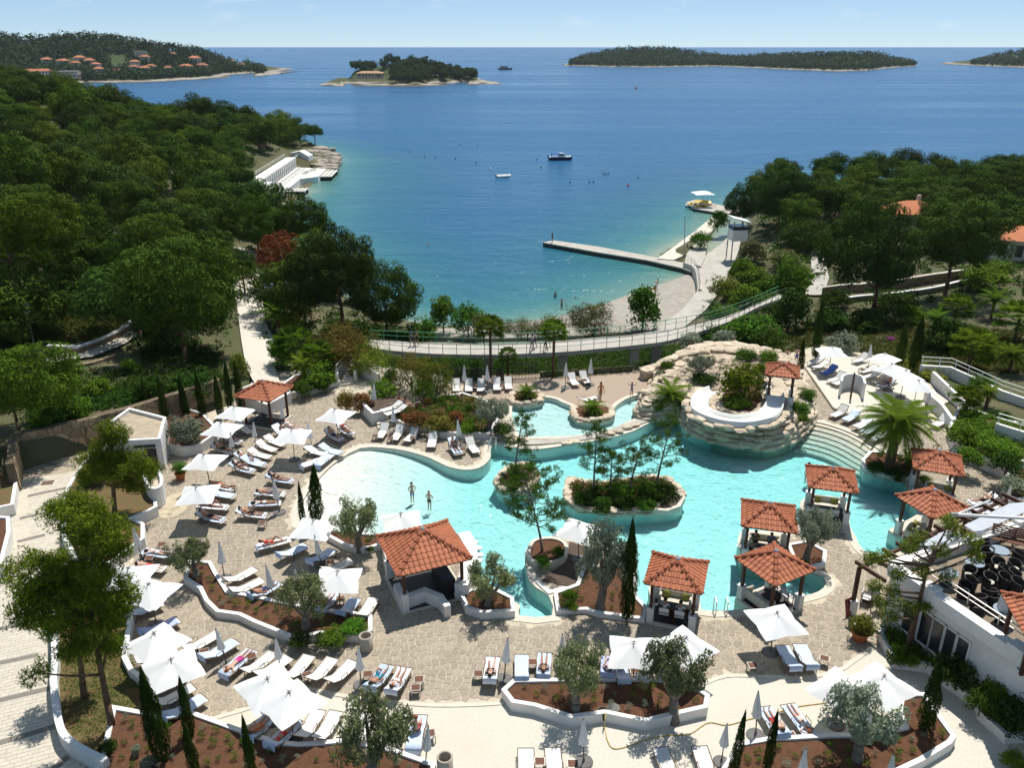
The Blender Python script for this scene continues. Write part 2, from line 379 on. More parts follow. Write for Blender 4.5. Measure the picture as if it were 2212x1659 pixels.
coast = [tuple(p) for p in xy(COAST, -4.5)]; coastl = [tuple(p) for p in xy(COASTL, -4.5)]
SEAW = coast[::-1] + coastl[1:] + [(-900, 700), (900, 700)]      # the sea side
CLINE = np.array(coast[::-1] + coastl[1:])
GX0, GX1, GY0, GY1, GS = -240.0, 200.0, 8.0, 345.0, 2.0
gx = np.arange(GX0, GX1 + .1, GS); gy = np.arange(GY0, GY1 + .1, GS)
XX, YY = np.meshgrid(gx, gy)
cp = np.array(CTRL); wz = np.zeros_like(XX); ww = np.zeros_like(XX)
for x, y, z in CTRL:
	k = 1.0 / (((XX - x) ** 2 + (YY - y) ** 2) ** 1.5 + 2.0); wz += k * z; ww += k
ZZ = wz / ww
dmin = np.full_like(XX, 1e9)
for i in range(len(CLINE) - 1):
	ax, ay = CLINE[i]; bx, by = CLINE[i + 1]; dx, dy = bx - ax, by - ay
	t = np.clip(((XX - ax) * dx + (YY - ay) * dy) / (dx * dx + dy * dy), 0, 1)
	dmin = np.minimum(dmin, np.hypot(XX - ax - t * dx, YY - ay - t * dy))
def mask(poly, X, Y):
	m = np.zeros(X.shape, bool); n = len(poly); j = n - 1
	for i in range(n):
		xi, yi = poly[i][0], poly[i][1]; xj, yj = poly[j][0], poly[j][1]
		if yi != yj: m ^= ((yi > Y) != (yj > Y)) & (X < (xj - xi) * (Y - yi) / (yj - yi) + xi)
		j = i
	return m
seam = mask(SEAW, XX, YY)
rough = np.vectorize(lambda x, y: mnoise.noise(Vector((x * .09, y * .09, 0))))(XX, YY)
ZZ = ZZ + rough * 0.35
ZZ = np.where(seam, -4.5 - np.minimum(dmin * 0.3, 4), np.minimum(ZZ, -4.5 + 0.12 + dmin * 0.38))
big = ccw(offset(TERRW, -0.6))
inT = mask(big, XX, YY) if area(big) > 0 else mask(TERRW, XX, YY)
ZZ = np.where(inT, -3.0, ZZ)
for _pl in ([(880,722),(900,700),(1000,695),(1130,686),(1210,672),(1290,650),(1365,620),(1430,600),(1480,560),(1500,540),(1560,450),(1620,460),(1610,540),(1580,610),(1560,640),(1530,680),(1460,735),(1060,745),(940,742)], [(560,424),(566,414),(640,358),(712,362),(692,384),(652,390),(596,436),(588,448),(574,446)]):
	_m = mask(ccw(xy(_pl, -3.6)), XX, YY); ZZ = np.where(_m, np.minimum(ZZ, -4.85), ZZ)
def ground(x, y):
	i = min(max((x - GX0) / GS, 0), len(gx) - 1.001); j = min(max((y - GY0) / GS, 0), len(gy) - 1.001)
	a, b = int(i), int(j); u, v = i - a, j - b
	if inside(TERRW, x, y): return 0.0
	return (ZZ[b, a] * (1 - u) + ZZ[b, a + 1] * u) * (1 - v) + (ZZ[b + 1, a] * (1 - u) + ZZ[b + 1, a + 1] * u) * v
def hit(x, y, dz=0.0):
	"""where the sight line through a picture point meets the land (raised by dz)"""
	d = ray(x, y); t = 20.0
	while t < 420:
		p = Vector((0, 0, CAMZ)) + d * t
		if p.z <= ground(p.x, p.y) + dz: return p
		t += 0.5
	return Vector((0, 0, CAMZ)) + d * t
nx_, ny_ = len(gx), len(gy)
tv = np.stack([XX.ravel(), YY.ravel(), ZZ.ravel()], 1)
idx = np.arange(nx_ * ny_).reshape(ny_, nx_)
tf = np.stack([idx[:-1, :-1].ravel(), idx[:-1, 1:].ravel(), idx[1:, 1:].ravel(), idx[1:, :-1].ravel()], 1)
me = bpy.data.meshes.new('terrain'); me.from_pydata(tv.tolist(), [], tf.tolist()); me.materials.append(M_ground)
me.polygons.foreach_set('use_smooth', [True] * len(me.polygons))
struct(ob('terrain', me))

# ---------------------------------------------------------------- sea
def sea_material():
	m = bpy.data.materials.new('sea_water'); m.use_nodes = True; t = m.node_tree; t.nodes.clear(); l = t.links.new
	out = N(t, 'ShaderNodeOutputMaterial'); p = N(t, 'ShaderNodeBsdfPrincipled'); l(p.outputs[0], out.inputs[0])
	a = N(t, 'ShaderNodeAttribute'); a.attribute_name = 'depth'
	g = N(t, 'ShaderNodeNewGeometry')
	mp = N(t, 'ShaderNodeMapping'); mp.inputs['Scale'].default_value = (0.012, 0.03, 1); l(g.outputs['Position'], mp.inputs[0])
	n1 = N(t, 'ShaderNodeTexNoise'); n1.inputs['Scale'].default_value = 1.0; n1.inputs['Detail'].default_value = 5; l(mp.outputs[0], n1.inputs['Vector'])
	ad = N(t, 'ShaderNodeMath', operation='MULTIPLY_ADD'); ad.inputs[1].default_value = 0.34; l(n1.outputs['Fac'], ad.inputs[0])
	sb = N(t, 'ShaderNodeMath', operation='SUBTRACT'); sb.inputs[1].default_value = 0.17; l(a.outputs['Fac'], sb.inputs[0]); l(sb.outputs[0], ad.inputs[2])
	r = N(t, 'ShaderNodeValToRGB'); l(ad.outputs[0], r.inputs[0]); e = r.color_ramp.elements
	e[0].position = 0.0; e[0].color = (0.26, 0.30, 0.22, 1); e[1].position = 1.0; e[1].color = (0.010, 0.092, 0.21, 1)
	for pos, c in ((0.06, (0.10, 0.215, 0.185)), (0.18, (0.034, 0.155, 0.165)), (0.36, (0.016, 0.112, 0.17)), (0.62, (0.011, 0.092, 0.19))):
		x = r.color_ramp.elements.new(pos); x.color = (*c, 1)
	l(r.outputs[0], p.inputs['Base Color'])
	p.inputs['Roughness'].default_value = 0.22; p.inputs['IOR'].default_value = 1.333; p.inputs['Specular IOR Level'].default_value = 0.33
	# wind lanes: calmer and rougher streaks
	q = N(t, 'ShaderNodeMapping'); q.inputs['Scale'].default_value = (0.0035, 0.022, 1); q.inputs['Rotation'].default_value = (0, 0, 0.12); l(g.outputs['Position'], q.inputs[0])
	n = N(t, 'ShaderNodeTexNoise'); n.inputs['Scale'].default_value = 1; n.inputs['Detail'].default_value = 6; l(q.outputs[0], n.inputs['Vector'])
	k = N(t, 'ShaderNodeMapRange'); k.inputs['From Min'].default_value = .35; k.inputs['From Max'].default_value = .65; k.inputs['To Min'].default_value = .16; k.inputs['To Max'].default_value = .34; l(n.outputs['Fac'], k.inputs['Value']); l(k.outputs[0], p.inputs['Roughness'])
	# chop: short ripples near, long swell far
	hs = None
	for sc, amp, st in ((0.9, 1.0, (1, 1.6, 1)), (0.22, 2.2, (1, 1.8, 1)), (0.05, 3.5, (1, 2.6, 1))):
		q = N(t, 'ShaderNodeMapping'); q.inputs['Scale'].default_value = (sc * st[0], sc * st[1], sc); q.inputs['Rotation'].default_value = (0, 0, 0.25); l(g.outputs['Position'], q.inputs[0])
		n = N(t, 'ShaderNodeTexNoise'); n.inputs['Scale'].default_value = 1; n.inputs['Detail'].default_value = 3; l(q.outputs[0], n.inputs['Vector'])
		k = N(t, 'ShaderNodeMath', operation='MULTIPLY'); k.inputs[1].default_value = amp; l(n.outputs['Fac'], k.inputs[0])
		if hs is None: hs = k.outputs[0]
		else:
			z = N(t, 'ShaderNodeMath', operation='ADD'); l(hs, z.inputs[0]); l(k.outputs[0], z.inputs[1]); hs = z.outputs[0]
	b = N(t, 'ShaderNodeBump'); b.inputs['Strength'].default_value = 0.5; b.inputs['Distance'].default_value = 0.5; l(hs, b.inputs['Height']); l(b.outputs[0], p.inputs['Normal'])
	return m
ys = [20, 60, 80] + list(np.arange(86, 300, 3.0)) + list(np.geomspace(300, 200000, 40))
xs_base = np.concatenate([-np.geomspace(200000, 260, 16), np.arange(-240, 241, 6.0), np.geomspace(260, 200000, 16)])
sx, sy = np.meshgrid(xs_base, np.array(ys)); sd = np.full_like(sx, 1e9)
for i in range(len(CLINE) - 1):
	ax, ay = CLINE[i]; bx, by = CLINE[i + 1]; dx, dy = bx - ax, by - ay
	t = np.clip(((sx - ax) * dx + (sy - ay) * dy) / (dx * dx + dy * dy), 0, 1)
	sd = np.minimum(sd, np.hypot(sx - ax - t * dx, sy - ay - t * dy))
sd = np.where(mask(SEAW, sx, sy) | (sy > 345), sd, 0)
depth = 1 - np.exp(-sd / 38.0); depth = np.clip(depth + np.clip((sy - 240) / 420, 0, .35), 0, 1)
sidx = np.arange(sx.size).reshape(sx.shape)
me = bpy.data.meshes.new('sea'); me.from_pydata(np.stack([sx.ravel(), sy.ravel(), np.full(sx.size, -4.5)], 1).tolist(), [], np.stack([sidx[:-1, :-1].ravel(), sidx[:-1, 1:].ravel(), sidx[1:, 1:].ravel(), sidx[1:, :-1].ravel()], 1).tolist())
at_ = me.attributes.new('depth', 'FLOAT', 'POINT'); at_.data.foreach_set('value', depth.ravel().astype(np.float32))
me.materials.append(sea_material()); struct(ob('sea', me))

# ---------------------------------------------------------------- terrace base, pools
ter = MB().sheet(TERRW, 0.0, [POOLW, KIDW])
o = struct(ob('terrace', ter.mesh('terrace', M_mortar))); TERRACE = o
# pool basins
def pool_depth(x, y):
	"""the broad left part is a beach that slides under the water"""
	p = proj((x, y, -0.1)); s = min(1, max(0, (p[0] - 690 + (p[1] - 1060) * 0.25) / 330))
	return -0.10 - 0.85 * (s ** 1.3)
def basin(name, outline, floor_fn, grid, wz=0.0):
	m = MB(); n = len(outline)
	vs = []; fs = []
	for x, y in outline: vs += [(x, y, wz + 0.0), (x, y, min(wz - 0.1, floor_fn(x, y)) - 0.02)]
	for i in range(n):
		j = (i + 1) % n; fs.append((2 * i, 2 * i + 1, 2 * j + 1, 2 * j))
	m.add(vs, fs)
	xs_ = [p[0] for p in outline]; ys_ = [p[1] for p in outline]
	gxs = np.arange(min(xs_) - grid, max(xs_) + 2 * grid, grid); gys = np.arange(min(ys_) - grid, max(ys_) + 2 * grid, grid)
	vs = [(x, y, floor_fn(x, y)) for y in gys for x in gxs]; w_ = len(gxs); fs = []
	for j in range(len(gys) - 1):
		for i in range(w_ - 1):
			cx, cy = (gxs[i] + gxs[i + 1]) / 2, (gys[j] + gys[j + 1]) / 2
			if inside(outline, cx, cy) or seg_dist(outline, cx, cy) < grid: fs.append((j * w_ + i, j * w_ + i + 1, (j + 1) * w_ + i + 1, (j + 1) * w_ + i))
	m.add(vs, fs)
	return struct(ob(name, m.mesh(name, M_poolfl)))
basin('pool_basin', POOLW, pool_depth, 1.0)
basin('shallow_pool_basin', KIDW, lambda x, y: -0.42, 1.0)
def water_material(name, absorb, dens, wav):
	m = bpy.data.materials.new(name); m.use_nodes = True; t = m.node_tree; t.nodes.clear(); l = t.links.new
	out = N(t, 'ShaderNodeOutputMaterial'); tr = N(t, 'ShaderNodeBsdfTransparent'); gl = N(t, 'ShaderNodeBsdfGlossy'); gl.inputs['Roughness'].default_value = 0.04
	fr = N(t, 'ShaderNodeFresnel'); fr.inputs['IOR'].default_value = 1.333; mx = N(t, 'ShaderNodeMixShader')
	g = N(t, 'ShaderNodeNewGeometry'); hs = None
	for sc, amp in ((1.1, 1.0), (3.4, 0.5), (8.0, 0.22)):
		n = N(t, 'ShaderNodeTexNoise'); n.inputs['Scale'].default_value = sc; n.inputs['Detail'].default_value = 3; n.inputs['Distortion'].default_value = 0.6; l(g.outputs['Position'], n.inputs['Vector'])
		k = N(t, 'ShaderNodeMath', operation='MULTIPLY'); k.inputs[1].default_value = amp; l(n.outputs['Fac'], k.inputs[0])
		if hs is None: hs = k.outputs[0]
		else:
			z = N(t, 'ShaderNodeMath', operation='ADD'); l(hs, z.inputs[0]); l(k.outputs[0], z.inputs[1]); hs = z.outputs[0]
	b = N(t, 'ShaderNodeBump'); b.inputs['Strength'].default_value = wav; b.inputs['Distance'].default_value = 0.2; l(hs, b.inputs['Height'])
	l(b.outputs[0], fr.inputs['Normal']); l(b.outputs[0], gl.inputs['Normal'])
	l(fr.outputs[0], mx.inputs[0]); l(tr.outputs[0], mx.inputs[1]); l(gl.outputs[0], mx.inputs[2]); l(mx.outputs[0], out.inputs['Surface'])
	v = N(t, 'ShaderNodeVolumeAbsorption'); v.inputs['Color'].default_value = (*absorb, 1); v.inputs['Density'].default_value = dens; l(v.outputs[0], out.inputs['Volume'])
	return m
M_pw = water_material('pool_water', (0.10, 0.88, 0.94), 0.46, 0.9)
M_kw = water_material('shallow_pool_water', (0.12, 0.86, 0.94), 0.55, 0.9)
def water(name, outline, z, m):
	b = MB(); p = ccw(offset(outline, 0.03)); b.sheet(p, z); b.sheet(p, z - 2.2)
	n = len(p); b.add([(q[0], q[1], z) for q in p] + [(q[0], q[1], z - 2.2) for q in p], [(i, i + n, (i + 1) % n + n, (i + 1) % n) for i in range(n)])
	me = b.mesh(name, m); bm = bmesh.new(); bm.from_mesh(me); bmesh.ops.remove_doubles(bm, verts=bm.verts, dist=0.0005); bmesh.ops.recalc_face_normals(bm, faces=bm.faces); bm.to_mesh(me); bm.free()
	return struct(ob(name, me))
water('pool_water', POOLW, -0.10, M_pw)
water('shallow_pool_water', KIDW, -0.09, M_kw)
# pool coping: flat limestone rim
def coping(name, outline, w_, z, parent=None):
	a = ccw(outline); b = offset(a, w_); m = MB(); n = len(a)
	vs = []
	for i in range(n): vs += [(*a[i], z - 0.12), (*a[i], z), (*b[i], z), (*b[i], 0.0)]
	fs = []
	for i in range(n):
		j = (i + 1) % n
		for k in range(3): fs.append((4 * i + k, 4 * j + k, 4 * j + k + 1, 4 * i + k + 1))
	m.add(vs, fs); return ob(name, fixn(m.mesh(name, M_coping)), parent)
struct(coping('pool_coping', POOLW, 0.5, 0.035)); struct(coping('shallow_pool_coping', KIDW, 0.4, 0.034))

# ---------------------------------------------------------------- crazy paving
rng = random.Random(3)
KEEP = [ccw(offset(POOLW, 0.48)), ccw(offset(KIDW, 0.4)), LIGHTW, LEFTW, GRAVW]
x0 = min(p[0] for p in TERRW); x1 = max(p[0] for p in TERRW)
PAVE = [(255,1330),(290,1215),(300,1130),(345,1110),(345,1060),(330,1000),(420,960),(470,900),(520,862),(600,835),(720,838),(760,890),(860,930),(1060,960),(1060,860),(1412,850),(1700,850),(1735,780),(1780,800),(1930,900),(2040,935),(2060,980),(2165,1035),(2200,1100),(2230,1180),(2030,1260),(1940,1330),(1892,1398),(1800,1450),(1560,1470),(1400,1500),(1090,1520),(900,1530),(600,1500),(440,1562),(290,1560),(265,1450)]
PAVEW = ccw(xy(PAVE))
def pav_ok(x, y):
	return inside(PAVEW, x, y) and not any(inside(k, x, y) for k in KEEP)
CE = cells(-32, 24, 36, 70, 0.34, rng, pav_ok, 0.47)
stones = []
for c, poly in CE:
	if any(not inside(PAVEW, q[0], q[1]) for q in poly): pass
	if any(inside(KEEP[0], q[0], q[1]) or inside(KEEP[1], q[0], q[1]) or inside(LIGHTW, q[0], q[1]) for q in poly): continue
	a = inset(poly, rng.uniform(0.015, 0.027))
	if len(a) >= 3 and abs(area(a)) > 0.012: stones.append((c, a))
def near_key(s):
	p = proj((s[0][0], s[0][1], 0)); return (p[1] if -5 < p[0] < 2217 and p[1] < 1664 else -1) * 1.0
stones.sort(key=near_key, reverse=True)
rest = MB()
for k, (c, a) in enumerate(stones):
	h = rng.uniform(0.010, 0.02); top = inset(a, 0.012) or a
	if k < 300:
		m = MB(); q = [(x - c[0], y - c[1]) for x, y in a]
		m.prism(q, 0.0, h); s = ob('paving_stone', m.mesh('paving_stone', M_stone), TERRACE, loc=(c[0], c[1], 0.001))
	else: rest.prism(a, 0.001, h)
o = ob('paving_stones', rest.mesh('paving_stones', M_stone), TERRACE); o['kind'] = 'stuff'
# smoother floors
o = struct(ob('washed_concrete_terrace', MB().prism(LIGHTW, -0.02, 0.010).mesh('washed_concrete_terrace', M_terrazzo)))
o = struct(ob('gravel_terrace', MB().sheet(GRAVW, 0.012, [ccw(offset(KIDW, 0.3))]).mesh('gravel_terrace', M_gravel)))
line = smooth(xy([(440,1560),(552,1527),(640,1490),(738,1504),(828,1516),(928,1525),(1028,1524),(1088,1520)]), 4, False)
m = MB().wall(line, 0.22, 0, 0.045); line = smooth(xy([(1500,1488),(1568,1462),(1658,1464),(1741,1465),(1809,1451),(1845,1429),(1890,1397)]), 4, False); m.wall(line, 0.22, 0, 0.045)
struct(ob('terrace_edging', m.mesh('terrace_edging', M_coping)))
# upper right sunning terrace
struct(ob('upper_sun_terrace', MB().prism(UPTW, 0.0, 0.25).mesh('upper_sun_terrace', M_terrazzo)))

# ---------------------------------------------------------------- block-paved ramp at the left
PATHO = struct(ob('paved_path', MB().sheet(LEFTW, 0.012).mesh('paved_path', mat('paver_joint', (0.40, 0.34, 0.25), 0.9, 0.1, 3, coord='World'))))
u = (Vector((*at(0, 1465).xy, 0)) - Vector((*at(120, 1437).xy, 0))).normalized(); vperp = Vector((-u.y, u.x, 0))
org = Vector((*at(60, 1450).xy, 0)); rest = MB(); cnt = 0
STR = [((330,685),(650,715)),((240,975),(640,890)),((170,1170),(430,1110)),((150,1370),(390,1310))]
strips = [((a[0]/4, 829+a[1]/4), (b[0]/4, 829+b[1]/4)) for a, b in STR] + [((0,1360),(48,1349)),((-60,1447),(83,1416)),((-60,1529),(120,1486)),((-60,1625),(125,1569)),((100,1676),(148,1636))]
sl = [(at(*a), at(*b)) for a, b in strips]
pl = []
for r_ in range(-90, 90):
	for c_ in range(-40, 40):
		cpt = org + u * ((c_ + (0.5 if r_ % 2 else 0)) * 0.42) + vperp * (r_ * 0.24)
		if not inside(LEFTW, cpt.x, cpt.y): continue
		pp = proj(cpt)
		if not (-20 < pp[0] < 260 and 950 < pp[1] < 1690): continue
		pl.append((pp[1], cpt))
pl.sort(key=lambda q: -q[0])
ang = math.atan2(u.y, u.x)
pm = MB().box((0, 0, 0.011), (0.405, 0.225, 0.022)).mesh('paver', M_pave)
for k, (yy, cpt) in enumerate(pl):
	if k < 300: ob('paver', pm, PATHO, loc=(cpt.x, cpt.y, 0.006 + rng.uniform(0, .003)), rz=ang)
	else: rest.box((cpt.x, cpt.y, 0.0165), (0.405, 0.225, 0.022), ang)
o = ob('pavers', rest.mesh('pavers', M_pave), PATHO); o['kind'] = 'stuff'
for a, b in sl:
	d = (b - a); ob('drain_strip', MB().box((0, 0, 0), (d.length, 0.32, 0.03)).mesh('drain_strip', M_strip), PATHO, loc=(a + b) / 2 + Vector((0, 0, 0.022)), rz=math.atan2(d.y, d.x))
a, b = at(93, 1047), at(113, 1041)
ob('manhole_cover', MB().box((0, 0, 0), (0.75, 0.6, 0.02)).mesh('manhole_cover', mat('rusty_iron', (0.16, 0.10, 0.07), 0.8)), PATHO, loc=(a + b) / 2 + Vector((0, 0, 0.034)), rz=0.2)

# ---------------------------------------------------------------- raised beds with white walls
def bed(label, poly, h=0.45, soil=None, w_=0.22, z0=0.0, wallpart=None, open_=None, sm=1, msoil=None, cat='planter'):
	p = xy(poly, z0)
	if sm > 1: p = smooth(p, sm)
	p = ccw(p)
	t = thing('planter_bed', label, cat, 'white walled planting beds', (*[sum(q[k] for q in p) / len(p) for k in (0, 1)], z0))
	q = [(a[0] - t.location.x, a[1] - t.location.y) for a in p]
	if open_ is None:
		ob('planter_wall', fixn(MB().wall(q, w_, 0, h, True).mesh('planter_wall', M_white)), t)
	else:
		ln = [(a[0] - t.location.x, a[1] - t.location.y) for a in xy(open_, z0)]
		ob('planter_wall', fixn(MB().wall(ln, w_, 0, h).mesh('planter_wall', M_white)), t)
	# uneven soil surface
	sh = h - 0.1 if soil is None else soil
	s = MB(); xs_ = [a[0] for a in q]; ys_ = [a[1] for a in q]; g_ = 0.5
	qi = [(c_[0], c_[1]) for c_ in q]
	outl = qi; v, f = triangulate(outl)
	bm = bmesh.new(); vv = [bm.verts.new((a.x, a.y, sh)) for a in v]
	for tt in f:
		try: bm.faces.new([vv[i] for i in tt])
		except ValueError: pass
	bmesh.ops.recalc_face_normals(bm, faces=bm.faces)
	bmesh.ops.subdivide_edges(bm, edges=[e for e in bm.edges if e.calc_length() > 1.2], cuts=2, use_grid_fill=True)
	bmesh.ops.triangulate(bm, faces=bm.faces)
	for a in bm.verts:
		a.co.z += 0.05 * mnoise.noise(Vector((a.co.x * 1.3 + t.location.x, a.co.y * 1.3, 0)))
	for fc in bm.faces:
		if fc.normal.z < 0: fc.normal_flip()
	me = bpy.data.meshes.new('soil'); bm.to_mesh(me); bm.free(); me.materials.append(msoil or M_soil); ob('soil', me, t)
	return t, p, z0 + sh
B1 = [(412,1226),(403,1262),(436,1284),(449,1311),(472,1334),(520,1341),(553,1357),(600,1376),(640,1393),(693,1381),(778,1387),(801,1376),(801,1345),(760,1338),(700,1332),(640,1322),(553,1303),(492,1292),(466,1250),(455,1228)]
B2 = [(1111,1490),(1331,1486),(1451,1487),(1481,1492),(1526,1522),(1522,1546),(1393,1576),(1306,1558),(1233,1568),(1156,1543),(1108,1535),(1089,1510)]
B3 = [(250,1545),(342,1562),(415,1556),(552,1606),(610,1622),(648,1625),(753,1617),(848,1637),(935,1668),(960,1760),(170,1760),(225,1660)]
B4 = [(1598,1626),(1659,1615),(1799,1607),(1876,1607),(1954,1590),(1940,1556),(1946,1518),(1990,1518),(2018,1557),(2055,1609),(2046,1622),(1984,1660),(1900,1700),(1540,1710)]
B5 = [(1899,1382),(1931,1442),(2004,1452),(2039,1482),(2109,1530),(2116,1555),(2169,1605),(2300,1592),(2330,1540),(2150,1440),(1960,1345),(1925,1345)]
B6 = [(1200,1290),(1206,1327),(1266,1324),(1291,1332),(1388,1345),(1394,1322),(1372,1298),(1372,1232),(1262,1232),(1248,1272)]
B7 = [(998,1300),(1018,1288),(1060,1283),(1106,1306),(1108,1333),(1042,1336),(1010,1326)]
B8 = [(700,1155),(818,1168),(826,1184),(800,1194),(770,1194),(743,1186),(713,1169)]
B9 = [(350,976),(400,986),(436,978),(462,960),(470,945),(440,912),(400,900),(362,915),(352,945)]
B10 = [(165,1047),(205,990),(300,1010),(330,1035),(318,1062),(336,1085),(340,1114),(317,1126),(287,1139),(312,1152),(312,1184),(282,1205),(240,1235),(170,1225),(143,1180),(143,1090)]
B11 = [(1703,1185),(1742,1178),(1781,1199),(1778,1226),(1735,1236),(1715,1215)]
B12 = [(1864,1000),(1866,1018),(1909,1032),(1966,1040),(1975,1010),(1936,985),(1880,983)]
B13 = [(850,913),(878,928),(928,933),(953,945),(1003,947),(1056,948),(1075,915),(1060,880),(1000,860),(950,868),(905,880),(862,896)]
B14 = [(2046,948),(2058,975),(2097,1003),(2134,1020),(2165,1030),(2260,1010),(2300,960),(2160,930),(2070,900)]
B15 = [(628,856),(666,854),(711,840),(733,832),(720,812),(640,818),(612,838)]
B16 = [(2170,1042),(2168,1085),(2196,1095),(2280,1080),(2280,1030),(2200,1025)]
BL1 = [(-40,1028),(22,1022),(39,1066),(32,1112),(-40,1128)]
BL2 = [(-60,1141),(24,1144),(25,1176),(8,1248),(-60,1275)]
BEDS = {}
for key, lab, poly, kw in (
	('B1', 'winding white walled bed with olive tree and concrete bin at its end', B1, {}),
	('B2', 'long white walled bed of red soil holding two olive trees', B2, dict(h=0.55)),
	('B3', 'red soil bed with cypresses behind a white wall along the bottom edge', B3, dict(h=0.45)),
	('B4', 'white walled bed with olive and cypress in the bottom right corner', B4, dict(h=0.5)),
	('B5', 'shady shrub bed with white wall along the restaurant building', B5, dict(h=0.5)),
	('B6', 'red soil bed with tall cypress between dark deck and tiled hut', B6, dict(h=0.3)),
	('B7', 'small white walled bed with olive beside the pool bar', B7, dict(h=0.45)),
	('B8', 'crescent white walled bed with olive behind the pool bar', B8, dict(h=0.4)),
	('B9', 'curved white bed with silvery bush beside the service hut', B9, dict(h=0.8)),
	('B10', 'brown bed with lone pine and curved white wall beside the outdoor shower', B10, dict(h=0.7, msoil=M_lawn)),
	('B11', 'small bed with grey olive between two pool huts', B11, dict(h=0.3)),
	('B12', 'bed under the big date palm at the pool steps', B12, dict(h=0.3)),
	('B13', 'shrub bed with white wall behind the row of loungers', B13, dict(h=0.5)),
	('B14', 'green bed behind a long beige curved wall on the right', B14, dict(h=1.0, msoil=M_lawn)),
	('B15', 'dark shrub bed with low curved wall behind the tiled kiosk', B15, dict(h=0.4)),
	('B16', 'shrub bed with white wall at the right picture edge', B16, dict(h=0.6)),
	('L1', 'grassy white walled bed at the left edge of the paved path', BL1, dict(h=0.8, msoil=M_lawn)),
	('L2', 'white block planter at the left edge nearest the big pines', BL2, dict(h=0.9))):
	BEDS[key] = bed(lab, poly, **kw)
# lawn under the lower left pines
LAWN = [(125,1436),(122,1484),(125,1526),(132,1576),(142,1614),(178,1642),(225,1660),(250,1545),(330,1560),(290,1470),(272,1441),(283,1365),(292,1320),(240,1235),(165,1230),(140,1260),(122,1350)]
LAWNW = ccw(xy(LAWN))
t = thing('lawn_bed', 'thin lawn under two pines behind a curved white wall', 'lawn', None, (0, 0, 0))
ob('turf', MB().prism(LAWNW, 0, 0.18).mesh('turf', M_lawn), t)
ob('lawn_wall', fixn(MB().wall(smooth(xy([(118,1300),(125,1436),(122,1484),(125,1526),(132,1576),(145,1614),(178,1642),(235,1672)]), 4, False), 0.3, 0, 0.75).mesh('lawn_wall', M_white)), t)
ob('terrace_wall', fixn(MB().wall(xy([(292,1322),(283,1366),(273,1440),(288,1469),(330,1500)]), 0.24, 0, 0.6).mesh('terrace_wall', M_white)), t)
# ================================================================ rocks
def rock_mesh(name, seed, m, flat=0.55, strata=0.0, sub=2, rough=0.28):
	bm = bmesh.new(); bmesh.ops.create_icosphere(bm, subdivisions=sub, radius=0.5); off = Vector((seed * 7.3, seed * 3.1, 0))
	for v in bm.verts:
		d = v.co.normalized(); q = Vector((d.x, d.y, d.z))
		f = max(abs(q.x), abs(q.y), abs(q.z)); q = d / (f ** 0.55)          # blocky
		k = 1 + rough * mnoise.noise(q * 1.7 + off) + rough * 0.6 * mnoise.noise(q * 4.1 + off)
		v.co = q * 0.46 * k
		if strata: v.co.xy *= 1 + strata * math.sin(v.co.z * 40 + seed)
		v.co.z *= flat
	me = bpy.data.meshes.new(name); bm.to_mesh(me); bm.free(); me.materials.append(m); return me
ROCKS = [rock_mesh('rock', k, M_rock, 0.5 + 0.12 * (k % 3), 0.06) for k in range(9)]
SROCKS = [rock_mesh('rock', 20 + k, M_rockg, 0.5, 0.05) for k in range(6)]
rr = random.Random(11)
def put_rock(parent, p, s, rz=None, lst=ROCKS, name='rock', origin=(0, 0, 0), tilt=0.12):
	M = Matrix.Translation(Vector(p) - Vector(origin)) @ Matrix.Rotation(rr.uniform(0, 6.28) if rz is None else rz, 4, 'Z') @ Matrix.Rotation(rr.uniform(-tilt, tilt), 4, 'X') @ Matrix.Diagonal((*s, 1))
	return ob(name, rr.choice(lst), parent, M=M)
def rock_row(parent, line, z, sx, sy, sz, step=0.8, closed=False, origin=(0, 0, 0), jz=0.05, lst=ROCKS, skip=None):
	P = [Vector(p[:2]) for p in line] + ([Vector(line[0][:2])] if closed else [])
	acc = 0.0; nxt = 0.0
	for i in range(len(P) - 1):
		d = P[i + 1] - P[i]; l_ = d.length
		while nxt <= acc + l_ and l_ > 1e-6:
			q = P[i] + d * ((nxt - acc) / l_); f = rr.uniform(0.75, 1.3)
			if not (skip and skip(q.x, q.y)):
				put_rock(parent, (q.x + rr.uniform(-.06, .06), q.y + rr.uniform(-.06, .06), z + rr.uniform(-jz, jz)), (sx * f, sy * rr.uniform(.8, 1.25), sz * rr.uniform(.8, 1.3)), math.atan2(d.y, d.x) + rr.uniform(-.2, .2), lst, origin=origin)
			nxt += step * f
		acc += l_
# rocky mound that carries the water slide
MOUND = [(1466,902),(1480,926),(1506,944),(1563,962),(1610,969),(1653,973),(1700,963),(1728,946),(1754,918),(1760,890),(1748,850),(1738,820),(1715,800),(1690,785),(1640,772),(1560,762),(1490,768),(1445,790),(1412,812),(1404,846),(1382,872),(1376,905),(1428,906)]
MW = ccw(smooth(xy(MOUND), 2))
mc = Vector((sum(p[0] for p in MW) / len(MW), sum(p[1] for p in MW) / len(MW), 0))
MO = thing('rock_mound', 'big layered beige rock mound carrying the white water slide', 'rock mound', None, mc)
def loc2(poly, c): return [(p[0] - c.x, p[1] - c.y) for p in poly]
def shrink(poly, d): return ccw(offset(ccw(poly), -d))
core = MB()
lv = [(0.25, -1.0, 0.75), (0.75, 0.7, 1.25), (1.5, 1.2, 1.65)]
for d, za, zb in lv: core.prism(loc2(shrink(MW, d), mc), za, zb)
ob('rock_core', core.mesh('rock_core', M_rock), MO)
mfront = [Vector(p) for p in MW]
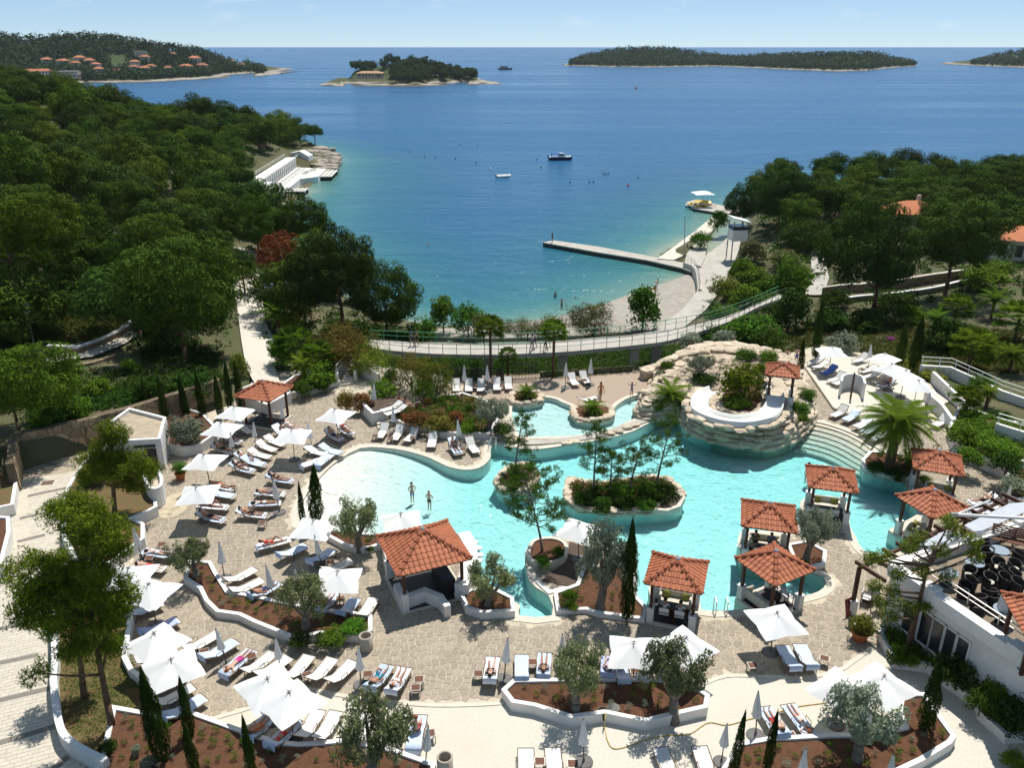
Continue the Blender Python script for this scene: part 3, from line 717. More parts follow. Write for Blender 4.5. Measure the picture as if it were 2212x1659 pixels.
for d, z, sx, sy, sz, st in ((0.2, 0.1, 1.5, 0.9, 0.9, 1.0), (0.32, 0.45, 1.4, 0.8, 0.75, 0.9), (0.5, 0.8, 1.3, 0.9, 0.7, 0.95), (0.75, 1.1, 1.4, 1.0, 0.6, 1.0), (1.1, 1.4, 1.3, 1.0, 0.55, 1.15), (2.0, 1.62, 1.4, 1.1, 0.45, 1.7)):
	rock_row(MO, shrink(MW, d), z, sx, sy, sz, st, True, origin=mc)
# rocks along the back rim and in the middle of the loop
rock_row(MO, xy([(1400,800),(1450,775),(1500,760),(1570,757),(1640,768),(1700,780)], 1.8), 1.8, 1.6, 0.9, 0.8, 1.2, origin=mc)
rock_row(MO, xy([(1560,850),(1552,868),(1560,885),(1590,895),(1630,893),(1650,880),(1655,862)], 1.9), 1.95, 1.1, 0.6, 0.5, 0.75, origin=mc)
for _ in range(60):
	x, y = rr.uniform(1410, 1660), rr.uniform(768, 850)
	if inside([(1410,820),(1440,785),(1500,768),(1640,775),(1650,800),(1560,835),(1540,842),(1480,860),(1420,850)], x, y): put_rock(MO, at(x, y, 1.75), (rr.uniform(.5, 1.5), rr.uniform(.4, 1.0), rr.uniform(.3, .7)), origin=mc)
put_rock(MO, at(1402, 806, 0.5), (1.9, 1.3, 2.2), 0.2, origin=mc)
ob('soil', MB().prism(loc2(xy([(1566,845),(1562,872),(1590,888),(1630,886),(1648,868),(1640,836),(1600,826)], 1.9), mc), 1.6, 2.0).mesh('soil', M_soil), MO)
ob('earth_top', MB().prism(loc2(xy([(1430,815),(1470,785),(1550,772),(1650,785),(1655,815),(1560,838),(1500,850),(1440,850)], 1.75), mc), 1.5, 1.74).mesh('earth_top', M_gravel), MO)
# water slide
SL = smooth([tuple(p) for p in pts([(1672,862),(1673,880),(1662,900),(1640,910),(1606,915),(1567,911),(1532,900),(1513,886),(1511,868),(1524,852),(1545,843)], 1.9)], 5, False)
SLT = thing('water_slide', 'white curved water slide trough on the rock mound', 'water slide', None, Vector(SL[len(SL) // 2][:2] + (1.7,)))
def ribbon(line, prof, zf):
	m = MB(); n = len(line); k = len(prof); vs = []
	offs = [offset([p[:2] for p in line], d, False) for d, _ in prof]
	for i in range(n):
		for j, (d, z) in enumerate(prof): vs.append((offs[j][i][0], offs[j][i][1], zf(i / (n - 1)) + z))
	fs = [(i * k + j, (i + 1) * k + j, (i + 1) * k + j + 1, i * k + j + 1) for i in range(n - 1) for j in range(k - 1)]
	return m.add(vs, fs)
for sd_ in (1.0, -1.0):
	ol = offset([p[:2] for p in SL], sd_, False)
	rock_row(MO, ol[3:-4] if sd_ * (Vector(offset([p[:2] for p in SL], 1.0, False)[20]) - Vector(mc.xy)).length > 0 else ol, 1.85, 1.0, .6, .55, .85, origin=mc, jz=.1)
rb = ribbon(SL, [(-.68, -.1), (-.68, .38), (-.62, .38), (-.54, .12), (-.35, .03), (0, 0), (.35, .03), (.54, .12), (.62, .38), (.68, .38), (.68, -.1)], lambda t_: 2.15 - 0.45 * t_)
rb.v = [(a - SLT.location.x, b - SLT.location.y, c - SLT.location.z) for a, b, c in rb.v]
ob('trough', rb.mesh('trough', mat('white_fibreglass', (0.80, 0.79, 0.74), 0.35, 0.03, 2), sm=True), SLT)

# ---------------------------------------------------------------- planted islands in the pools
def island(label, outline, z, soilpoly=None, deck=None, step=0.6):
	c = Vector((sum(p[0] for p in outline) / len(outline), sum(p[1] for p in outline) / len(outline), 0))
	t = thing('pool_island', label, 'island', None, c)
	o_ = loc2(outline, c)
	ob('island_wall', MB().prism(o_, -1.1, z - 0.12).mesh('island_wall', M_poolfl), t)
	ob('soil', MB().prism(shrink(o_, 0.25), 0, z).mesh('soil', M_soil), t)
	if deck:
		d = loc2(ccw(xy(deck, z)), c)
		ob('deck', MB().prism(d, -0.05, z + 0.03).mesh('deck', M_deckw), t)
		ob('deck_rim', fixn(MB().wall(d, 0.25, -0.1, z + 0.06, True).mesh('deck_rim', M_coping)), t)
		dk = ccw(xy(deck, z))
	rock_row(t, shrink(outline, 0.12), z - 0.05, 0.85, 0.6, 0.5, step, True, origin=c, skip=(lambda x, y: inside(dk, x, y) or seg_dist(dk, x, y) < .25) if deck else None)
	rock_row(t, shrink(outline, 0.02), z - 0.25, 0.8, 0.4, 0.45, step, True, origin=c, skip=(lambda x, y: inside(dk, x, y) or seg_dist(dk, x, y) < .35) if deck else None)
	return t
IB = island('long planted rock island with pines in the middle of the pool', ISLBW, 0.22, deck=[(1412,1101),(1432,1080),(1430,1060),(1456,1058),(1476,1075),(1466,1094),(1440,1103)])
IA = island('small round rock island with one slim pine in the pool', ISLAW, 0.22)
IC = island('round rock islet with a low palm in the shallow pool', ccw(smooth(xy([(1235,892),(1245,884),(1280,880),(1315,884),(1326,896),(1314,908),(1280,914),(1246,910)]), 3)), 0.3)
ID = island('round rock islet with a low palm at the end of the shallow pool', ccw(smooth(xy([(1100,862),(1112,852),(1140,848),(1164,853),(1172,864),(1160,873),(1130,877),(1106,873)]), 3)), 0.3)
# weir of flat rocks between the two pools
W = thing('rock_weir', 'grey rim with flat rocks between the two pools', 'weir', None, at(1280, 950))
wl = smooth(xy([(1128,955),(1156,958),(1231,952),(1306,939),(1368,918),(1424,900)]), 4, False)
ob('weir_wall', fixn(MB().wall([(p[0] - W.location.x, p[1] - W.location.y) for p in wl], 0.75, -0.9, 0.12).mesh('weir_wall', M_conc)), W)
for q in ((1240, 954), (1225, 957), (1335, 932), (1318, 936), (1372, 918), (1355, 924), (1130, 950)):
	put_rock(W, at(*q, 0.16), (0.9, 0.5, 0.35), rr.uniform(-.3, .6), origin=W.location)
# rocks where the deck meets the main pool
EDG = thing('poolside_rocks', 'row of beige rocks on the pool edge beside the ladder', 'rocks', None, at(1085, 950))
rock_row(EDG, xy([(1050,945),(1080,950),(1110,955),(1130,953)]), 0.15, 0.9, 0.6, 0.5, 0.7, origin=EDG.location)

# ---------------------------------------------------------------- dark deck with round planter between pool and bed
def poly_thing(name, label, cat, poly, z0, z1, m, part='slab', sm=1):
	p = ccw(smooth(xy(poly, z1), sm) if sm > 1 else xy(poly, z1)); c = Vector((sum(a[0] for a in p) / len(p), sum(a[1] for a in p) / len(p), z0))
	t = thing(name, label, cat, None, c)
	ob(part, MB().prism(loc2(p, c), 0, z1 - z0).mesh(part, m), t); return t, c, p
DK, dkc, dkp = poly_thing('dark_deck', 'dark boarded deck beside the round planter and white parasol', 'deck', [(1170,1254),(1205,1262),(1250,1270),(1262,1232),(1280,1185),(1230,1170),(1222,1215),(1195,1232)], 0, 0.05, M_deckw)
ob('deck_kerb', fixn(MB().wall([(p.x - dkc.x, p.y - dkc.y) for p in pts([(1160,1258),(1186,1283),(1215,1275),(1250,1272),(1264,1232)])], 0.25, 0, 0.12).mesh('deck_kerb', M_white)), DK)
RP = smooth(xy([(1146,1188),(1158,1176),(1190,1172),(1216,1180),(1224,1198),(1214,1216),(1186,1226),(1152,1222),(1142,1206)]), 3); rc = Vector((sum(p[0] for p in RP) / len(RP), sum(p[1] for p in RP) / len(RP), 0))
t = thing('round_planter', 'round white planter with clipped shrubs and leaning pine at the pool edge', 'planter', None, rc)
ob('planter_wall', fixn(MB().wall(loc2(ccw(RP), rc), 0.22, -0.9, 0.35, True).mesh('planter_wall', M_coping)), t)
ob('soil', MB().prism(loc2(RP, rc), 0, 0.25).mesh('soil', M_soil), t)

# ================================================================ tiled huts
M_tile = mat('roof_tile', (0.46, 0.165, 0.08), 0.65, 0.12, 3.0, 0.2, 30, objvar=0.13, col2=(0.38, 0.125, 0.06), dirt=((0.26, 0.09, 0.05), 5.0, 0.5))
M_hip = mat('hip_tile', (0.33, 0.10, 0.045), 0.7, 0.12, 3.0, 0.2, 30, objvar=0.12)
M_wood = mat('dark_stained_wood', (0.085, 0.035, 0.02), 0.6, 0.15, 4.0, 0.2, 40)
M_under = mat('roof_boarding', (0.12, 0.06, 0.035), 0.8, 0.12, 3)
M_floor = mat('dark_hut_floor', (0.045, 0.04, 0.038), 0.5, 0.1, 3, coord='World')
M_cream = mat('cream_cushion', (0.62, 0.58, 0.48), 0.9, 0.06, 4)
M_olivec = mat('olive_cushion', (0.36, 0.36, 0.08), 0.9, 0.1, 4)
M_lead = mat('lead_cap', (0.30, 0.31, 0.33), 0.5, 0.1, 4)
TW, TL = 0.29, 0.36
def tile_mesh():
	prof = [(-.5, 0.0), (-.28, 0.0), (-.16, .04), (.04, .065), (.24, .045), (.36, .0), (.5, 0.0)]; vs = []; n = len(prof)
	for y, dz in ((-TL * .56, 0.028), (TL * .56, 0.0)):
		for x, z in prof: vs.append((x * TW, y, z + dz))
	for x, z in prof: vs.append((x * TW, -TL * .56, z - 0.02))
	fs = [(i, i + 1, n + i + 1, n + i) for i in range(n - 1)] + [(2 * n + i, 2 * n + i + 1, i + 1, i) for i in range(n - 1)]
	return MB().add(vs, fs).mesh('roof_tile', M_tile)
def hip_mesh():
	vs = []; n = 6
	for y, r_, dz in ((-.24, .125, .035), (.24, .10, 0.0)):
		for i in range(n + 1):
			a = math.pi * i / n; vs.append((r_ * math.cos(a), y, r_ * .9 * math.sin(a) + dz))
	k = n + 1; fs = [(i, i + 1, k + i + 1, k + i) for i in range(n)] + [tuple(range(k))]
	return MB().add(vs, fs).mesh('hip_tile', M_hip)
TILE, HIP = tile_mesh(), hip_mesh()
def gazebo(label, corners, zb=0.0, ez=2.6, rise=None, size=None, plinth=0.95, plat=0.12, platform=True, name='tiled_hut', posts=True, inset_=0.38):
	C = [at(x, y, zb + ez) for x, y in corners]; c = sum(C, Vector()) / 4; c.z = zb
	e = [(C[(i + 1) % 4] - C[i]) for i in range(4)]
	S = size or sum(q.length for q in e) / 4
	dirs = [math.atan2(q.y, q.x) + (math.pi / 2) * i for i, q in enumerate(e)]
	rz = math.atan2(sum(math.sin(4 * a) for a in dirs), sum(math.cos(4 * a) for a in dirs)) / 4
	h = rise or S * 0.27
	t = thing(name, label, 'hut', 'tiled pool huts', c, rz)
	H = S / 2; n_t = 0
	under = MB().add([(-H, -H, ez), (H, -H, ez), (H, H, ez), (-H, H, ez), (0, 0, ez + h), (-H, -H, ez - .06), (H, -H, ez - .06), (H, H, ez - .06), (-H, H, ez - .06)],
					 [(0, 1, 4), (1, 2, 4), (2, 3, 4), (3, 0, 4), (5, 8, 7, 6), (0, 5, 6, 1), (1, 6, 7, 2), (2, 7, 8, 3), (3, 8, 5, 0)])
	roof = ob('roof', under.mesh('roof', M_under), t)
	sl_ = math.hypot(H, h); pit = math.atan2(h, H); rows = max(3, round(sl_ / (TL * .92)))
	for k in range(4):
		Rk = Matrix.Rotation(k * math.pi / 2, 4, 'Z')
		for r_ in range(rows):
			f = (r_ + 0.5) / rows; hw = H * (1 - f); cnt = int(2 * hw / TW) + 1; x0_ = -(cnt - 1) / 2 * TW
			for i in range(cnt):
				x = x0_ + i * TW
				if abs(x) > hw + 0.04: continue
				M = Rk @ Matrix.Translation((x, -H + f * H, ez + f * h + 0.02)) @ Matrix.Rotation(pit, 4, 'X')
				ob('roof_tile', TILE, roof, M=M)
		# hip
		a = Vector((-H, -H, ez + .03)); b = Vector((0, 0, ez + h + .04)); d = b - a; nn = max(3, round(d.length / .42))
		q = (d.normalized()).to_track_quat('Y', 'Z').to_matrix().to_4x4()
		for i in range(nn):
			p = a + d * ((i + .5) / nn); M = Rk @ Matrix.Translation(p) @ q; ob('hip_tile', HIP, roof, M=M)
	ob('finial', MB().lathe([(.16, -.06), (.13, .06), (.05, .12), (.0, .15)], (0, 0, ez + h + .08), 8).mesh('finial', M_lead), roof)
	if posts:
		k = H - inset_
		for sx in (-1, 1):
			for sy in (-1, 1):
				pp = ob('post', MB().box((sx * k, sy * k, (plinth + ez) / 2), (.15, .15, ez - plinth)).mesh('post', M_wood), t)
				if plinth > .2: ob('pier', MB().box((sx * k, sy * k, plinth / 2 - .4), (.34, .34, plinth + .8)).box((sx * k, sy * k, plinth + .02), (.40, .40, .05)).mesh('pier', M_white), pp)
		for s in (-1, 1):
			ob('beam', MB().box((0, s * k, ez - .13), (2 * k + .5, .12, .16)).mesh('beam', M_wood), t)
			ob('beam', MB().box((s * k, 0, ez - .13), (.12, 2 * k + .5, .14)).mesh('beam', M_wood), t)
	if platform:
		ob('platform', MB().box((0, 0, plat / 2 - .55), (2 * H - .35, 2 * H - .35, plat + 1.1)).mesh('platform', M_coping), t)
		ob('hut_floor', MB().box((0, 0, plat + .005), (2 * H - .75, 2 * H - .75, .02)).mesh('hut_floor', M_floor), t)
	t['S'] = S
	return t, rz, S
def sofa_proto():
	s = MB().box((0, 0, .22), (1.7, .75, .2)).box((0, .33, .5), (1.7, .14, .42)).box((-.8, 0, .42), (.12, .75, .3)).box((.8, 0, .42), (.12, .75, .3)).mesh('seat_frame', M_cream)
	lg = MB().box((0, 0, .06), (1.6, .65, .12)).mesh('sofa_base', M_wood)
	c1 = MB().box((0, 0, 0), (.4, .16, .36)).mesh('cushion', M_olivec)
	bev(c1, .06); bev(s, .03)
	mk = lambda x, a: Matrix.Translation((x, .18, .5)) @ Matrix.Rotation(a, 4, 'Y') @ Matrix.Rotation(-.3, 4, 'X')
	return [('seat_frame', s), ('sofa_base', lg), ('cushion', c1, mk(-.5, .3)), ('cushion', c1, mk(.5, -.25))]
def bev(me, w_, seg=2):
	bm = bmesh.new(); bm.from_mesh(me); bmesh.ops.bevel(bm, geom=list(bm.edges), offset=w_, segments=seg, affect='EDGES'); bm.to_mesh(me); bm.free(); return me
SOFA = sofa_proto()
M_canv = mat('white_canvas', (0.72, 0.71, 0.68), 0.9, 0.04, 3)
def dchair_proto():
	f = MB()
	for s in (-1, 1):
		f.box((s * .27, -.2, .3), (.04, .04, .6)).box((s * .27, .2, .42), (.04, .04, .85)).box((s * .27, 0, .6), (.05, .45, .03))
	f.box((0, -.2, .42), (.54, .04, .04)).box((0, .2, .42), (.54, .04, .04))
	return [('chair_frame', f.mesh('chair_frame', M_wood)), ('seat', MB().box((0, 0, .45), (.52, .46, .03)).mesh('seat', M_canv)), ('backrest', MB().box((0, .2, .72), (.52, .03, .24)).mesh('backrest', M_canv))]
DCHAIR = dchair_proto()
HTABLE = [('table_top', MB().box((0, 0, .42), (1.0, .6, .05)).mesh('table_top', M_floor)), ('table_frame', MB().box((0, 0, .2), (.8, .45, .4)).mesh('table_frame', M_wood))]
GZ = {}
for key, lab, cor, kw in (
	('G2', 'square tiled hut over a dining table beside the pool ladder', [(1415,1194),(1525,1212),(1511,1288),(1397,1264)], {}),
	('G3', 'diagonal tiled hut with cream sofa beside the small round basin', [(1594,1209),(1671,1172),(1757,1233),(1672,1269)], {}),
	('G4', 'tiled hut with seated guests just behind the diagonal sofa hut', [(1607,1079),(1713,1093),(1714,1154),(1608,1142)], {}),
	('G5', 'tiled hut with yellow cushions standing out in the turquoise pool', [(1744,1007),(1839,1017),(1852,1069),(1750,1054)], {}),
	('G6', 'tiled hut beside the big date palm at the far right pool edge', [(1973,972),(2072,985),(2079,1032),(1977,1014)], {}),
	('G7', 'diagonal tiled hut next to the white pergola roof', [(1940,1072),(2012,1050),(2089,1102),(2017,1124)], {}),
	('G8', 'tiled bar kiosk with white counter beside the cypress row', [(508,857),(560,826),(632,834),(580,870)], dict(plinth=0.1, inset_=.45)),
	('G9', 'small tiled hut on the rock mound above the slide', [(1660,782),(1718,788),(1721,824),(1664,816)], dict(zb=1.7, size=2.5, platform=True, plinth=0.8)),
	('G1', 'large tiled pool bar roof beside the swim-up counter', [(818,1158),(964,1124),(1013,1209),(862,1250)], dict(plinth=1.1, plat=0.03, inset_=.45)),
	('G10', 'corner of a tiled hut roof over the restaurant terrace at the picture edge', [(2206,1300),(2320,1298),(2350,1378),(2216,1380)], dict(zb=3.4, ez=2.2, size=3.0, platform=False, plinth=0.0))):
	GZ[key] = gazebo(lab, cor, **kw)
def inhut(key, x, y, z=0.12):
	t, rz, S = GZ[key]; c, s = math.cos(rz), math.sin(rz)
	return (t.location.x + x * c - y * s, t.location.y + x * s + y * c, t.location.z + z), rz
for key, sx, sy, sr in (('G2', 0, .65, 0), ('G3', -.55, .25, math.pi / 2), ('G4', 0, .6, 0), ('G5', 0, .7, 0), ('G6', .5, .4, 0), ('G7', -.3, .5, .5)):
	p, rz = inhut(key, sx, sy); own = {'G2': 'square hut by the ladder', 'G3': 'diagonal hut by the round basin', 'G4': 'hut with seated guests', 'G5': 'hut standing in the pool', 'G6': 'hut beside the date palm', 'G7': 'hut next to the pergola'}[key]
	spawn('sofa', 'cream cushioned sofa inside the tiled ' + own, 'sofa', 'sofas in the pool huts', SOFA, p, rz + sr)
	p, rz = inhut(key, 0, -.1) if key != 'G3' else inhut(key, .25, .1)
	spawn('low_table', 'dark low table inside the tiled ' + own, 'table', 'tables in the pool huts', HTABLE, p, rz)
	for i, dx in enumerate((-.4, .4)):
		p, rz = inhut(key, dx, -.75) if key != 'G3' else inhut(key, .85, dx)
		spawn('canvas_chair', 'white canvas armchair, ' + ('left' if dx < 0 else 'right') + ' of the pair in the tiled ' + own, 'chair', 'canvas chairs in the pool huts', DCHAIR, p, rz + (math.pi if key != 'G3' else math.pi / 2))
# pool bar fittings under the big roof
p, rz = inhut('G1', 0, 0); T1 = GZ['G1'][0]
def lw(pl, w_, h, m, nm, par, z0=0.0):
	ln = [par.matrix_basis.inverted() @ q for q in pts(pl)]
	ob(nm, fixn(MB().wall([(q.x, q.y) for q in ln], w_, z0, h).mesh(nm, m)), par)
bpy.context.view_layer.update()
lw([(858,1285),(872,1316),(918,1298),(952,1312),(968,1335)], 0.35, 0.75, M_white, 'bar_wall', T1)
lw([(1002,1180),(1016,1204),(1018,1236),(1010,1268),(997,1296)], 0.75, 1.0, M_white, 'swim_up_counter', T1, -0.9)
lw([(945,1240),(962,1268),(972,1284)], 0.7, 0.9, M_floor, 'back_bar', T1)
lw([(836,1218),(846,1250)], 0.45, 1.2, M_white, 'side_wall', T1)
# white counter of the kiosk
T8 = GZ['G8'][0]
lw([(520,872),(580,898),(628,872)], 0.3, 1.05, M_white, 'kiosk_counter', T8); lw([(515,866),(560,848),(625,862)], 0.2, 1.0, M_white, 'kiosk_back_wall', T8)
STOOL = [('stool_seat', MB().lathe([(.2, 0), (.22, .03), (.22, .06), (.2, .08)], (0, 0, .62), 14).mesh('stool_seat', M_white)), ('stool_post', MB().lathe([(.06, -.9), (.06, .62)], (0, 0, 0), 8).mesh('stool_post', M_white))]
for i, q in enumerate([(1004, 1172), (1016, 1184), (1024, 1197), (1027, 1212), (1026, 1224)]):
	spawn('bar_stool', f'white round bar stool in the water, {ORD[i]} from the top along the bar counter', 'stool', 'swim-up bar stools', STOOL, at(q[0] + 3, q[1], 0.0) + Vector((0.2, 0, -.25)))

# ================================================================ stone retaining wall (left)
def stone_wall(label, base, h, step, th=0.5, zb=0.0, zfun=None, maxn=300):
	P = [Vector((p.x, p.y)) for p in pts(base, zb)]; t = thing('stone_wall', label, 'wall', None, (P[0].x, P[0].y, zb)); o_ = t.location
	ln = [(p.x - o_.x, p.y - o_.y) for p in P]
	ob('wall_core', fixn(MB().wall(ln, th, -1.0, h).mesh('wall_core', M_wallm)), t)
	rg = random.Random(5); n_ = 0
	for i in range(len(P) - 1):
		a, b = P[i], P[i + 1]; d = (b - a); l_ = d.length; d.normalize(); nrm = Vector((d.y, -d.x))
		if nrm.dot(a) > 0: nrm = -nrm                # towards the viewer
		for c, poly in cells(-step, -step * .6, l_ + step * .6, h + step * .6, step, rg, None, 0.44):
			q = []
			for x, y in (inset(poly, 0.018) or []): q.append((min(max(x, 0.01), l_ - .01), min(max(y, 0.0), h + .03)))
			if len(q) < 3 or abs(area(q)) < 0.02: continue
			m = MB(); k = len(q); q = ccw(q); dp = rg.uniform(.03, .08); qs = [(c[0] + (x - c[0]) * .9, c[1] + (y - c[1]) * .9) for x, y in q]
			def W3(x, y, o):
				w3 = a + d * x + nrm * (th / 2 + o); return (w3.x - o_.x, w3.y - o_.y, y)
			vs = [W3(x, y, -0.05) for x, y in q] + [W3(x, y, dp * .7) for x, y in q] + [W3(x, y, dp) for x, y in qs]
			fs = [(j, (j + 1) % k, k + (j + 1) % k, k + j) for j in range(k)] + [(k + j, k + (j + 1) % k, 2 * k + (j + 1) % k, 2 * k + j) for j in range(k)] + [tuple(range(2 * k, 3 * k))]
			if n_ < maxn: ob('wall_stone', fixn(m.add(vs, fs).mesh('wall_stone', M_wallst)), t); n_ += 1
	return t
stone_wall('high tan stone retaining wall behind the paved path', [(43,1003),(118,984),(190,968),(300,935),(400,902),(478,874)], 2.35, 0.62)
stone_wall('short stone wall turning down beside the left planter', [(36,1064),(43,1003)], 2.2, 0.6)
# service hut
sv = [at(*q) for q in ((283,1000),(352,1010),(368,965),(300,955))]; c = sum(sv, Vector()) / 4
SV = thing('service_hut', 'flat roofed white service hut beside the stone wall', 'hut', None, (c.x, c.y, 0))
P = [(q.x - c.x, q.y - c.y) for q in [at(*k) for k in ((290,1015),(357,1014),(375,960),(300,945))]]
ex = at(190, 968) - c
hp = [(at(*k) - c).xy[:] for k in ((232,985),(290,1016),(358,1012),(370,962),(290,940))]
ob('hut_wall', MB().prism(hp, 0, 2.1).mesh('hut_wall', M_white), SV)
ob('flat_roof', MB().prism(shrink(hp, .25), 2.05, 2.13).mesh('flat_roof', mat('dusty_roof_felt', (0.46, 0.38, 0.28), 0.95, 0.15, 1.5)), SV)
ob('parapet', fixn(MB().wall(shrink(hp, .12), .22, 2.1, 2.36, True).mesh('parapet', M_white)), SV)
a, b = Vector(hp[1]), Vector(hp[2]); d = (b - a).normalized(); nn = Vector((d.y, -d.x)); nn = nn if nn.y < 0 else -nn
for nm, k, wd, mm in (('door', .62, .8, M_floor), ('door', .28, .6, M_white)):
	q = a + (b - a) * k + nn * .04
	dd = ob(nm, MB().box((0, 0, .85), (wd, .06, 1.6)).mesh(nm, mm), SV, loc=(q.x, q.y, 0), rz=math.atan2(d.y, d.x))
	ob('fanlight', MB().box((0, 0, 1.85), (wd, .05, .2)).mesh('fanlight', M_floor), dd)
# outdoor shower: curved wall and wet slab
SH = thing('outdoor_shower', 'curved white outdoor shower wall with stained round slab', 'shower', None, at(355, 1080))
def rel(l_, t): return [(p.x - t.location.x, p.y - t.location.y) for p in pts(l_)]
ob('shower_wall', fixn(MB().wall(smooth(rel([(318,1060),(325,1085),(338,1098),(354,1092),(356,1072),(348,1058)], SH), 3, False), .2, 0, 1.5).mesh('shower_wall', M_white)), SH)
ob('wet_slab', MB().prism(smooth(rel([(342,1115),(350,1085),(380,1066),(405,1068),(413,1085),(395,1108),(365,1120)], SH), 3), 0, .03).mesh('wet_slab', mat('stained_slab', (0.50, 0.43, 0.30), 0.7, 0.1, 2, coord='World', dirt=((0.16, 0.10, 0.04), 1.6, 0.9))), SH)
# second shower on the upper terrace
S2 = thing('outdoor_shower', 'beige curved shower wall with wooden post on the upper right terrace', 'shower', None, at(1835, 870))
ob('shower_wall', fixn(MB().wall(smooth(rel([(1812,862),(1815,850),(1835,846),(1856,852),(1862,868)], S2), 3, False), .2, 0, 1.7).mesh('shower_wall', M_white)), S2)
ob('post', MB().box((.15, .3, 1.3), (.12, .12, 2.6)).mesh('post', M_wood), S2)
ob('wet_slab', MB().prism(smooth(rel([(1793,868),(1812,880),(1845,886),(1862,880),(1858,866),(1810,860)], S2), 3), 0, .04).mesh('wet_slab', M_coping), S2)
# wide underwater steps at the right end of the pool
ST = thing('pool_steps', 'broad curved underwater steps at the right end of the pool', 'steps', None, at(1840, 940))
for k in range(7):
	dx, dy = -5.6 * k, 6.5 * k
	ln = smooth(xy([(1758 + dx * 1.2, 912 + dy * 1.05), (1798 + dx * 1.1, 922 + dy), (1838 + dx, 937 + dy), (1878 + dx, 959 + dy), (1908 + dx * .9, 984 + dy * .7)]), 3, False)
	zt = -0.06 - 0.1 * k
	ob('step', fixn(MB().wall([(p[0] - ST.location.x, p[1] - ST.location.y) for p in ln], 0.62, -1.0, zt).mesh('step', M_coping)), ST)

# ================================================================ footbridge
NE = pts([(790,748),(835,756),(903,762),(965,765),(1053,766),(1106,765),(1218,760),(1306,752),(1366,746),(1448,735),(1536,708),(1590,688),(1640,662),(1700,640)], 0.5)
FE = pts([(800,734),(853,737),(903,739),(965,741),(1053,743),(1106,742),(1190,738),(1281,730),(1356,724),(1431,713),(1506,700),(1568,683),(1628,660),(1680,636)], 0.5)
NE = smooth([tuple(p) for p in NE], 4, False); FE = smooth([tuple(p) for p in FE], 4, False)
BR = thing('footbridge', 'curved concrete footbridge with green railings above the beach', 'bridge', None, (0, 76, -3))
m = MB(); n = len(NE); vs = []
for a, b in zip(NE, FE):
	for q, z in ((a, 0.5), (b, 0.5), (b, 0.1), (a, 0.1)): vs.append((q[0], q[1] - 76, z + 3))
fs = []
for i in range(n - 1):
	for k in range(4): fs.append((4 * i + k, 4 * i + (k + 1) % 4, 4 * i + 4 + (k + 1) % 4, 4 * i + 4 + k))
m.add(vs, fs + [(0, 1, 2, 3), (4 * n - 1, 4 * n - 2, 4 * n - 3, 4 * n - 4)]); ob('deck_slab', fixn(m.mesh('deck_slab', M_conc)), BR)
M_rail = mat('green_rail_paint', (0.05, 0.26, 0.12), 0.5, 0.1, 3); M_rail_shade = mat('shaded_green_rail_paint', (0.035, 0.10, 0.06), 0.6, 0.1, 3)  # near rail: the same green, darkened in colour for its shade
def railing(line, parent, org_, z, m, h=1.05, gap=1.35, r=0.035, bars=2, nm='railing'):
	P = [Vector((p[0] - org_[0], p[1] - org_[1], z - org_[2])) for p in line]; rl = MB()
	for k in range(bars):
		hh = h * (1 - k * .45); rl.path([p + Vector((0, 0, hh)) for p in P], r if k == 0 else r * .7, 5)
	rail = ob(nm, rl.mesh(nm, m), parent)
	pm = MB().tube((0, 0, 0), (0, 0, h), r * .9, n=5).mesh('rail_post', m); acc = 0; nxt = 0.1
	for i in range(len(P) - 1):
		d = P[i + 1] - P[i]; l_ = d.length
		while nxt <= acc + l_:
			ob('rail_post', pm, rail, loc=P[i] + d * ((nxt - acc) / l_)); nxt += gap
		acc += l_
	return rail
railing(NE, BR, (0, 76, -3), 0.5, M_rail_shade); railing(FE, BR, (0, 76, -3), 0.5, M_rail)
for x, y in ((880, 752), (1055, 756), (1216, 752), (1371, 738), (1420, 730), (1500, 712)):
	q = at(x, y, 0.5); ob('bridge_pier', MB().box((q.x, q.y - 76, 1.3), (.9, .9, 4.2)).mesh('bridge_pier', M_conc), BR)

# ================================================================ beach, promenade, jetty
BEACH = [(900,712),(1000,708),(1130,698),(1210,683),(1290,660),(1365,632),(1430,611),(1470,597),(1500,585),(1512,600),(1502,640),(1470,690),(1440,715),(1250,730),(1060,735),(940,730)]
bw = ccw(xy(BEACH, -4.3))
struct(ob('beach', MB().prism(bw, -5.2, lambda x, y: -4.42 + min(0.9, max(0, (104 - y + x * .25) * 0.035))).mesh('beach', M_beach)))
def slab(label, poly, z, h, m, name='promenade', cat='promenade', sm=1):
	p = xy(poly, z); p = ccw(smooth(p, sm) if sm > 1 else p); c = Vector((sum(a[0] for a in p) / len(p), sum(a[1] for a in p) / len(p), z - h))
	o_ = ob(name, MB().prism(loc2(p, c), 0, h).mesh(name, m), None, c)
	return o_, c
o, c = slab('', [(1385,722),(1430,700),(1475,668),(1505,630),(1512,596),(1507,572),(1530,545),(1560,525),(1575,508),(1602,520),(1590,556),(1570,600),(1555,628),(1525,668),(1480,705),(1440,725)], -3.25, 1.6, M_conc); struct(o)
o, c = slab('', [(1420,558),(1455,561),(1492,545),(1515,528),(1560,470),(1545,462),(1500,500)], -3.6, 1.4, M_terrazzo, 'sea_terrace'); struct(o)
o, c = slab('', [(1478,566),(1514,575),(1523,555),(1530,520),(1512,514),(1485,545)], -3.0, 2.0, M_conc, 'tree_terrace'); struct(o)
JT = [(1173,523),(1196,519),(1290,532),(1383,549),(1480,568),(1512,578),(1500,588),(1472,578),(1396,561),(1290,544)]
p = ccw(xy(JT, -3.75)); c = Vector((sum(a[0] for a in p) / len(p), sum(a[1] for a in p) / len(p), -5.5))
J = thing('jetty', 'long narrow concrete jetty reaching from the beach into the bay', 'jetty', None, c)
